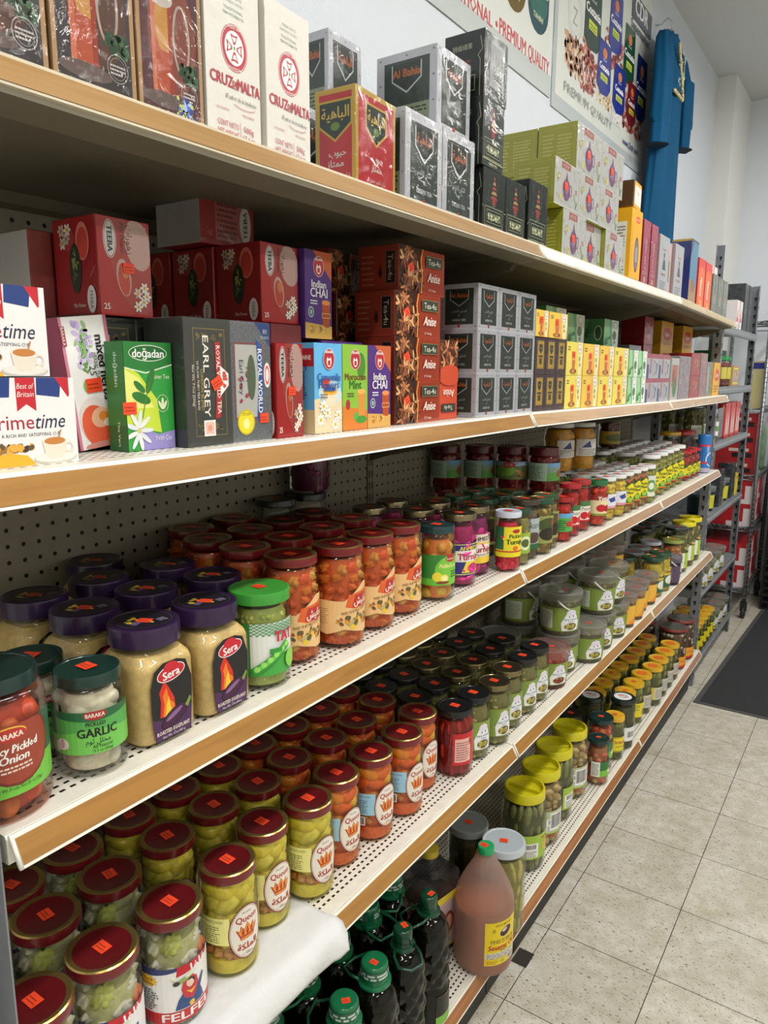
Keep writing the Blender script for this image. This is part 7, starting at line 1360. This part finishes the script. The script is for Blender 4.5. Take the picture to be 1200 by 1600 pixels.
rows('x', 5, [(-.088, 2.500), (-.084, 2.604), (-.080, 2.708), (-.062, 2.812), (-.064, 2.916), (-.064, 3.020), (-.065, 3.124)], d, g, 'front row', th=0, names=['yhalf', 'yhalf', 'yround', 'yround', 'yround', 'yround', 'yround'])
rows('x', 5, [(-.186, 2.434), (-.190, 2.536), (-.190, 2.640), (-.188, 2.742), (-.172, 2.845), (-.172, 2.948), (-.173, 3.050), (-.176, 3.153)], d, g, 'second row', th=0, names=['yhalf']*4+['yround']*4)
rows('yround', 5, [(-.290, 2.59), (-.290, 2.70), (-.285, 2.81), (-.28, 2.92), (-.28, 3.03), (-.28, 3.14)], d, g, 'third row', th=0)
J('greybig', 5, -.090, 3.275, 'wide jar of dark olives with a metal lid, left of two', 'wide jars of dark olives'); J('greybig', 5, -.086, 3.425, 'wide jar of dark olives with a metal lid at the shelf end', 'wide jars of dark olives'); J('greybig', 5, -.24, 3.30, 'wide jar of dark olives in the second row', 'wide jars of dark olives')

# ------------------------------------------------------------------ grey steel rack behind, and the chrome wire rack
rack = empty('steel_rack', (0, 0, 0)); tag(rack, 'grey slotted steel rack standing right of the beige shelves', 'rack')
RZ = [1.83, 1.535, 1.255, .885, .495, .115]; RX0, RX1, RY0, RY1 = -.345, -.042, 3.605, 4.655
for (x, y, sx, sy, top) in ((RX1, RY0, -1, 1, 1.86), (RX1, RY1, -1, -1, 2.13), (RX0, RY0, 1, 1, 1.9), (RX0+.05, RY1, 1, -1, 2.38)):
    mb = MB(); mb.box((min(x, x+sx*.04), y, .0), (max(x, x+sx*.04), y+.002*sy if sy > 0 else y+.002, top), STEEL); mb.box((x-.001, min(y, y+sy*.04), 0), (x+.001, max(y, y+sy*.04), top), STEEL)
    slots(mb, x+.0012, y+sy*.02, .06, top-.02, 'x', HOLE); slots(mb, x+sx*.02, y-.0006, .06, top-.02, 'y', HOLE); mb.build('angle_post', rack)
for z in RZ:
    mb = MB(); mb.box((RX0+.01, RY0+.01, z+.012), (RX1-.003, RY1-.01, z+.018), P('#868b92', .45, metal=.3, var=.05, vs=10)); sh_ = mb.build('rack_shelf', rack)
    prof = [(0, .022), (.004, .022), (.004, .008), (.009, .002), (.009, -.012), (.004, -.02), (0, -.02)]
    mb = MB(); mb.extrude_xz(prof, RY0+.012, RY1-.012, STEEL); mb.build('front_beam', sh_, (RX1-.002, 0, z))
    mb = MB(); mb.box((RX0, RY0+.003, z-.02), (RX1, RY0+.006, z+.02), STEEL); mb.build('end_beam', sh_)
def RK(key, x, y, k, label, group=None, th=0, dz=0): return put(('J'+key) if key in JR else key, JR.get(key), x, y, RZ[k]+.0192+dz, th, label, group)
aF_, aS_ = art_rackA(); mk = lambda: carton('coffee box', 'coffee_box', .06, .085, .15, '#dcd8da', aF_, aS_)
for i, (x, y, dz) in enumerate(((-.05, 3.98, 0), (-.05, 4.08, 0), (-.14, 3.70, 0), (-.14, 3.80, 0), (-.14, 3.70, .151), (-.14, 3.80, .151))):
    put('rackA', mk, x, y, RZ[0]+.0192+dz, 0, 'white box with a red triangle on the rack top, ' + ['front left', 'front right', 'lower back left', 'lower back right', 'upper back left', 'upper back right'][i], 'white boxes with a red triangle')
mk = lambda: carton('coffee box', 'coffee_box', .1, .12, .26, P('#454b4c', .25, coat=.3, var=.4, vs=30, bump=.6, bs=50), Art(.12, .26, '#4c5352').rect(.03, .1, .09, .2, '#6f7674').rect(.045, .13, .075, .17, '#2f3534'), None, wrapc=.8)
for i, (x, y) in enumerate(((-.06, 4.26), (-.06, 4.40))): put('darkbox', mk, x, y, RZ[0]+.0192, 0, 'dark wrapped box on the rack top, ' + ['nearer', 'farther'][i] + ' of two', 'dark wrapped boxes on the rack top')
jk('saucegreen', lambda: jar('jar', 'sauce_jar', .042, .155, .036, .02, ('flat', '#1f8a44'), f_two((.012, .012, .012), cm('#5c1c1c', '#6c2420'), F_('#5c1a1a'), .12, 8), [('label', -.5, .04, .12, .06, lb_sm('#b8b04c', [('rect', .02, 0, .03, .06, '#6c5c2c'), ('rect', .06, 0, .07, .06, '#6c5c2c')]))], sh=.02, stick=None))
RK('saucegreen', -.09, 3.86, 1, 'dark sauce jar with a green lid on the steel rack, left of two', 'sauce jars with green lids'); RK('saucegreen', -.088, 3.965, 1, 'dark sauce jar with a green lid on the steel rack, right of two', 'sauce jars with green lids')
put('colourbox', lambda: carton('biscuit box', 'biscuit_box', .09, .19, .11, '#b5a04c', Art(.19, .11, '#a8745c').frame(.02, .01, .17, .1, .012, '#d9c42c').ell(.09, .055, .035, .032, '#8a90b8').scatter(.03, .02, .16, .09, 14, ['#c9503c', '#4c6a9a', '#e0c04c'], .01, 3), None), -.055, 4.06, RZ[1]+.0192, 0, 'colourful box with a yellow frame right of the sauce jars')
mk = lambda: carton('green box', 'green_box', .14, .2, .2, '#1c5a34', Art(.2, .2, '#1c5a34').rect(.02, .15, .18, .17, '#2f7a4a'), None)
put('greencrate', mk, -.17, 4.3, RZ[1]+.0192, 0, 'dark green box at the back of the steel rack')
jk('oilsmall', lambda: jar('bottle', 'small_bottle', .026, .17, .017, .02, ('tall', '#dfe0e0'), f_two((.012, .012, .012), cm('#6c5c2c', '#7c6a34'), F_('#6c5c2c'), .13, 8), [('label', -.5, .04, .09, .07, lb_sm('#dcdcda', [('ell', .05, .03, .016, .012, '#5c8a3c')]))], nr=.014, sh=.04, stick=None))
RK('oilsmall', -.065, 3.70, 2, 'small bottle with a white cap and white label near the rack post')
mk = lambda: carton('black packet', 'black_packet', .1, .15, .17, P('#1e2126', .2, coat=.5, bump=.7, bs=40), Art(.15, .17, P('#22262b', .2, coat=.5, bump=.6, bs=40)).lines(.02, .03, .13, .14, 5, '#4c545c'), None, soft=.0003)
put('blackpk', mk, -.07, 3.84, RZ[2]+.0192, 0, 'black shiny packet left of the red and white sacks on the steel rack')
mk = lambda: carton('red sack', 'red_sack', .1, .14, .19, P('#b02a26', .3, coat=.4, bump=.5, bs=30), (lambda a: (a.poly([(.02, .02), (.045, .16), (.07, .02), (.055, .02), (.045, .08), (.035, .02)], '#ece2dc'), a.poly([(.075, .02), (.1, .17), (.125, .02), (.11, .02), (.1, .08), (.09, .02)], '#ece2dc'), a)[-1])(Art(.14, .19, '#b52c28')), None, soft=.0003)
for i, y in enumerate((4.02, 4.18, 4.34)): put('redsack', mk, -.065, y, RZ[2]+.0192, 0, 'red sack with white strokes on the steel rack, ' + ['nearest', 'middle', 'farthest'][i] + ' of three', 'red and white sacks')
for i, (x, y) in enumerate(((-.16, 3.70), (-.16, 3.84), (-.28, 3.75), (-.27, 3.9))): RK('blackbig', x, y, 2, f'large dark jar in the shade of the steel rack, {ORD[i]} from left', 'large dark jars on the steel rack')
jk('darktub', tub(.058, .13, '#2f4a4c', f_two((.012, .012, .012), cm('#22383a', '#2c4446'), F_('#22383a'), .1, 8), lb_sm('#22383c', [('rect', .06, .0, .1, .06, '#b8b42c')]), '#c2c8ca', False, None))
for i, (x, y) in enumerate(((-.11, 3.72), (-.11, 3.85), (-.11, 4.12), (-.11, 4.25))): RK('darktub', x, y, 3, f'dark teal tub with a white lid on the steel rack, {ORD[i]} from left', 'dark teal tubs')
mk = lambda: carton('wrapped pack', 'wrapped_pack', .08, .11, .1, P('#23272c', .12, coat=.7, bump=1, bs=30, var2='#5a6068', vs=18), Art(.11, .1, P('#23272c', .12, coat=.7, bump=1, bs=30, var2='#6a7078', vs=26)), None, wrapc=.9)
for i, (y, dz) in enumerate(((3.98, 0), (3.98, .102), (4.34, 0), (4.34, .102))): put('wrap', mk, -.055, y, RZ[3]+.0192+dz, 0, f'black shrink-wrapped pack on the steel rack, {["lower left", "upper left", "lower right", "upper right"][i]}', 'black shrink-wrapped packs')
mk = lambda: carton('yellow packet', 'yellow_packet', .05, .09, .13, P('#c9b42c', .3, coat=.3, bump=.5), Art(.09, .13, '#d0bc2c').scatter(.01, .01, .08, .12, 18, ['#2c3a2c', '#4c5a2c', '#e6d84c'], .01, 3), None, soft=.0003)
put('yelpk', mk, -.055, 4.47, RZ[3]+.0192, 0, 'yellow and black patterned packet at the right of the steel rack')
for i, (x, y) in enumerate(((-.20, 3.72), (-.20, 3.85), (-.20, 3.98))):
    RK('greylid', x, y, 4, f'olive jar at the back of the steel rack, {ORD[i]} from left', 'olive jars at the back of the steel rack')
for i, (x, y) in enumerate(((-.095, 3.71), (-.095, 3.85), (-.095, 4.06), (-.095, 4.20))): RK('tub_big', x, y, 4, f'handled olive tub on the steel rack, {ORD[i]} from left', 'handled olive tubs on the steel rack', .2)
for i, y in enumerate((3.72, 3.81, 3.90, 3.99, 4.08)): RK('yhalf', -.085, y, 5, f'gherkin jar with a yellow lid on the bottom of the steel rack, {ORD[i]} from left', 'yellow-lidded jars on the steel rack')
for i, y in enumerate((3.70, 3.80, 3.90, 4.0)): RK('yhalf', -.19, y, 5, f'gherkin jar with a yellow lid, second row of the steel rack, {ORD[i]} from left', 'yellow-lidded jars on the steel rack')
for i, y in enumerate((4.21, 4.36, 4.51)): RK('tub_big', -.1, y, 5, f'handled olive tub on the bottom of the steel rack, {ORD[i]} from left', 'handled olive tubs on the steel rack', .3)

# chrome wire rack
CH = P('#8d9093', .25, metal=.85); wr = empty('wire_rack', (0, 0, 0)); tag(wr, 'chrome wire rack on black wheels behind the grey steel rack', 'rack')
WX0, WX1, WY0, WY1 = -.33, -.012, 4.985, 5.60; WZ = [.20, .62, .965, 1.40, 1.95]
for x in (WX0, WX1):
    for y in (WY0, WY1):
        mb = MB(); z = .13; mb.tube([(x, y, .11), (x, y, 2.02)], .0125, CH, 14)
        for q in range(60): mb.lathe([(.0128, .14+q*.031), (.0136, .143+q*.031), (.0128, .146+q*.031)], 14, CH, (x, y))
        po = mb.build('post', wr); mb = MB(); K = P('#1c1c1e', .6); mb.tube([(x-.012, y, .038), (x+.012, y, .038)], .037, K, 24); mb.box((x-.02, y-.015, .05), (x+.02, y+.015, .11), K); mb.build('caster', po)
for z in WZ:
    mb = MB()
    for dz in (0, .028):
        mb.tube([(WX0, WY0, z-dz), (WX1, WY0, z-dz), (WX1, WY1, z-dz), (WX0, WY1, z-dz)], .0032, CH, 8, closed=True)
    n = 26
    for i in range(n): y = WY0+(WY1-WY0)*(i+.5)/n; mb.tube([(WX0, y, z), (WX1, y, z)], .0018, CH, 6)
    for i in range(n): y = WY0+(WY1-WY0)*i/n; mb.tube([(WX1, y, z), (WX1, y+(WY1-WY0)/n/2, z-.028), (WX1, y+(WY1-WY0)/n, z)], .0016, CH, 5)
    for i in range(10): x = WX0+(WX1-WX0)*i/10; mb.tube([(x, WY0, z), (x+.016, WY0, z-.028), (x+.032, WY0, z)], .0016, CH, 5)
    mb.build('wire_shelf', wr)
RB = Art(.26, .15, '#b8242a'); RB.rect(0, 0, .03, .15, '#d9d0d0'); RB.rect(0, 0, .12, .03, '#d9d0d0'); RB.rect(.2, .04, .23, .15, '#d9d0d0')
RS = Art(.26, .15, '#a81f26'); RS.rect(.12, 0, .26, .03, '#d0c6c8'); RS.rect(.22, .0, .26, .12, '#d0c6c8')
mk = lambda: carton('red box', 'red_box', .26, .26, .15, '#b0222a', RB, RS)
i = 0
for z, n in ((WZ[0], 2), (WZ[1], 2), (WZ[3], 0)):
    for q in range(n):
        for c, y in enumerate((5.0, 5.28)):
            put('redbox', mk, -.03, y, z+.0035+q*.151, 0, f'red and white box on the {"lowest" if z == WZ[0] else "second"} wire shelf, {["lower", "upper"][q]} {["near", "far"][c]} one', 'red and white boxes on the wire rack')
mk = lambda: carton('dark red box', 'dark_red_box', .24, .24, .1, '#8a1f24', Art(.24, .1, '#8e2026').rect(.02, .0, .1, .03, '#22252a').rect(.12, .05, .2, .08, '#d6cfcf'), Art(.24, .1, '#a02428').rect(.1, .01, .22, .04, '#1c1e22').rect(.08, .05, .2, .07, '#c9b8b0'))
for q in range(4): put('dredbox', mk, -.035, 5.02, WZ[2]+.0035+q*.101, 0, f'dark red box on the third wire shelf, {["bottom", "second", "third", "top"][q]} of the pile', 'dark red boxes on the wire rack')
put('greenbag', lambda: carton('green bag', 'green_bag', .1, .12, .3, P('#5f8a5c', .3, coat=.4, var=.4, vs=18, bump=.5), None, None, soft=.0004), -.03, 5.36, WZ[2]+.0035, 0, 'green leafy bag beside the dark red boxes')
def mk_crate():
    r = empty('plastic_crate'); r['category'] = 'crate'; K = P('#17181b', .5); mb = MB(); w, d, h = .4, .34, .26
    for z in (0, .05, .1, .15, .2, .245): mb.box((0, 0, z), (w, .006, z+.014), K); mb.box((0, d-.006, z), (w, d, z+.014), K); mb.box((0, 0, z), (.006, d, z+.014), K); mb.box((w-.006, 0, z), (w, d, z+.014), K)
    for q in range(9):
        x = q*(w-.01)/8; mb.box((x, .0, 0), (x+.01, .006, h), K); mb.box((x, d-.006, 0), (x+.01, d, h), K)
        y = q*(d-.01)/8; mb.box((0, y, 0), (.006, y+.01, h), K); mb.box((w-.006, y, 0), (w, y+.01, h), K)
    mb.build('crate_frame', r); mb = MB(); mb.box((.006, .006, 0), (w-.006, d-.006, .006), K); mb.build('crate_base', r); return r
for q in range(4): put('crate', mk_crate, .055, 5.26, .0005+q*.2605, 0, f'black plastic crate in the far corner, {["bottom", "second", "third", "top"][q]} of the stack', 'black plastic crates')
put('scrubbox', lambda: carton('beige packet', 'beige_packet', .1, .14, .3, '#b8ae7c', Art(.14, .3, '#b9b07f').rect(0, .25, .14, .29, '#2f3680').scatter(.01, .02, .13, .24, 30, ['#a89e6c', '#c9c08f'], .012, 4), Art(.1, .3, '#b9b07f').rect(0, .25, .1, .29, '#2f3680')), -.03, 5.02, WZ[3]+.0035, 0, 'tall beige packet with a blue band on the wire rack')

# ------------------------------------------------------------------ let crowded jars settle: nudge neighbours apart so that none share space
def settle():
    bpy.context.view_layer.update(); CY = ('jar', 'tub', 'bottle', 'can', 'oil bottle', 'oil jug'); L = []
    for o in bpy.context.scene.objects:
        if o.parent is None and o.get('category') in CY:
            r = 0
            for c in [o] + list(o.children_recursive):
                if c.type == 'MESH' and c.name.split('.')[0] in ('glass', 'lid', 'tub_body', 'can_body', 'bottle', 'jug_body', 'label'):
                    off = c.location if c.parent else Vector(); m_ = max(math.hypot(v.co.x+off.x, v.co.y+off.y) for v in c.data.vertices)
                    if o['category'] == 'jar' and 'eggplant' in o.name: m_ = min(m_, .0485)
                    r = max(r, m_)
            L.append([o, r+.0004])
    tops = {}
    for a, ra in L:
        for b, rb in L:
            if a is not b and .08 < a.location.z-b.location.z < .2 and (a.location.xy-b.location.xy).length < .045: tops.setdefault(b.name, a)
    isup = {a.name for a in tops.values()}
    for it in range(60):
        mv = 0
        for i in range(len(L)):
            a, ra = L[i]
            for j in range(i+1, len(L)):
                b, rb = L[j]
                if abs(a.location.z-b.location.z) > .03: continue
                d = b.location.xy-a.location.xy; q = ra+rb-d.length
                if q > .0002 and d.length > 1e-5:
                    d.normalize(); mv += q
                    wa = .5 + max(-.45, min(.45, (b.location.x-a.location.x)*8))   # the one further back gives way
                    for o, s_ in ((a, -q*(1-wa)), (b, q*wa)):
                        o.location.x = max(o.location.x + d.x*s_, XB+.052) if o.location.x > XB else o.location.x; o.location.y += d.y*s_
        for b, a in tops.items():
            pass
        if mv < .0005: break
settle()
bpy.context.view_layer.update()
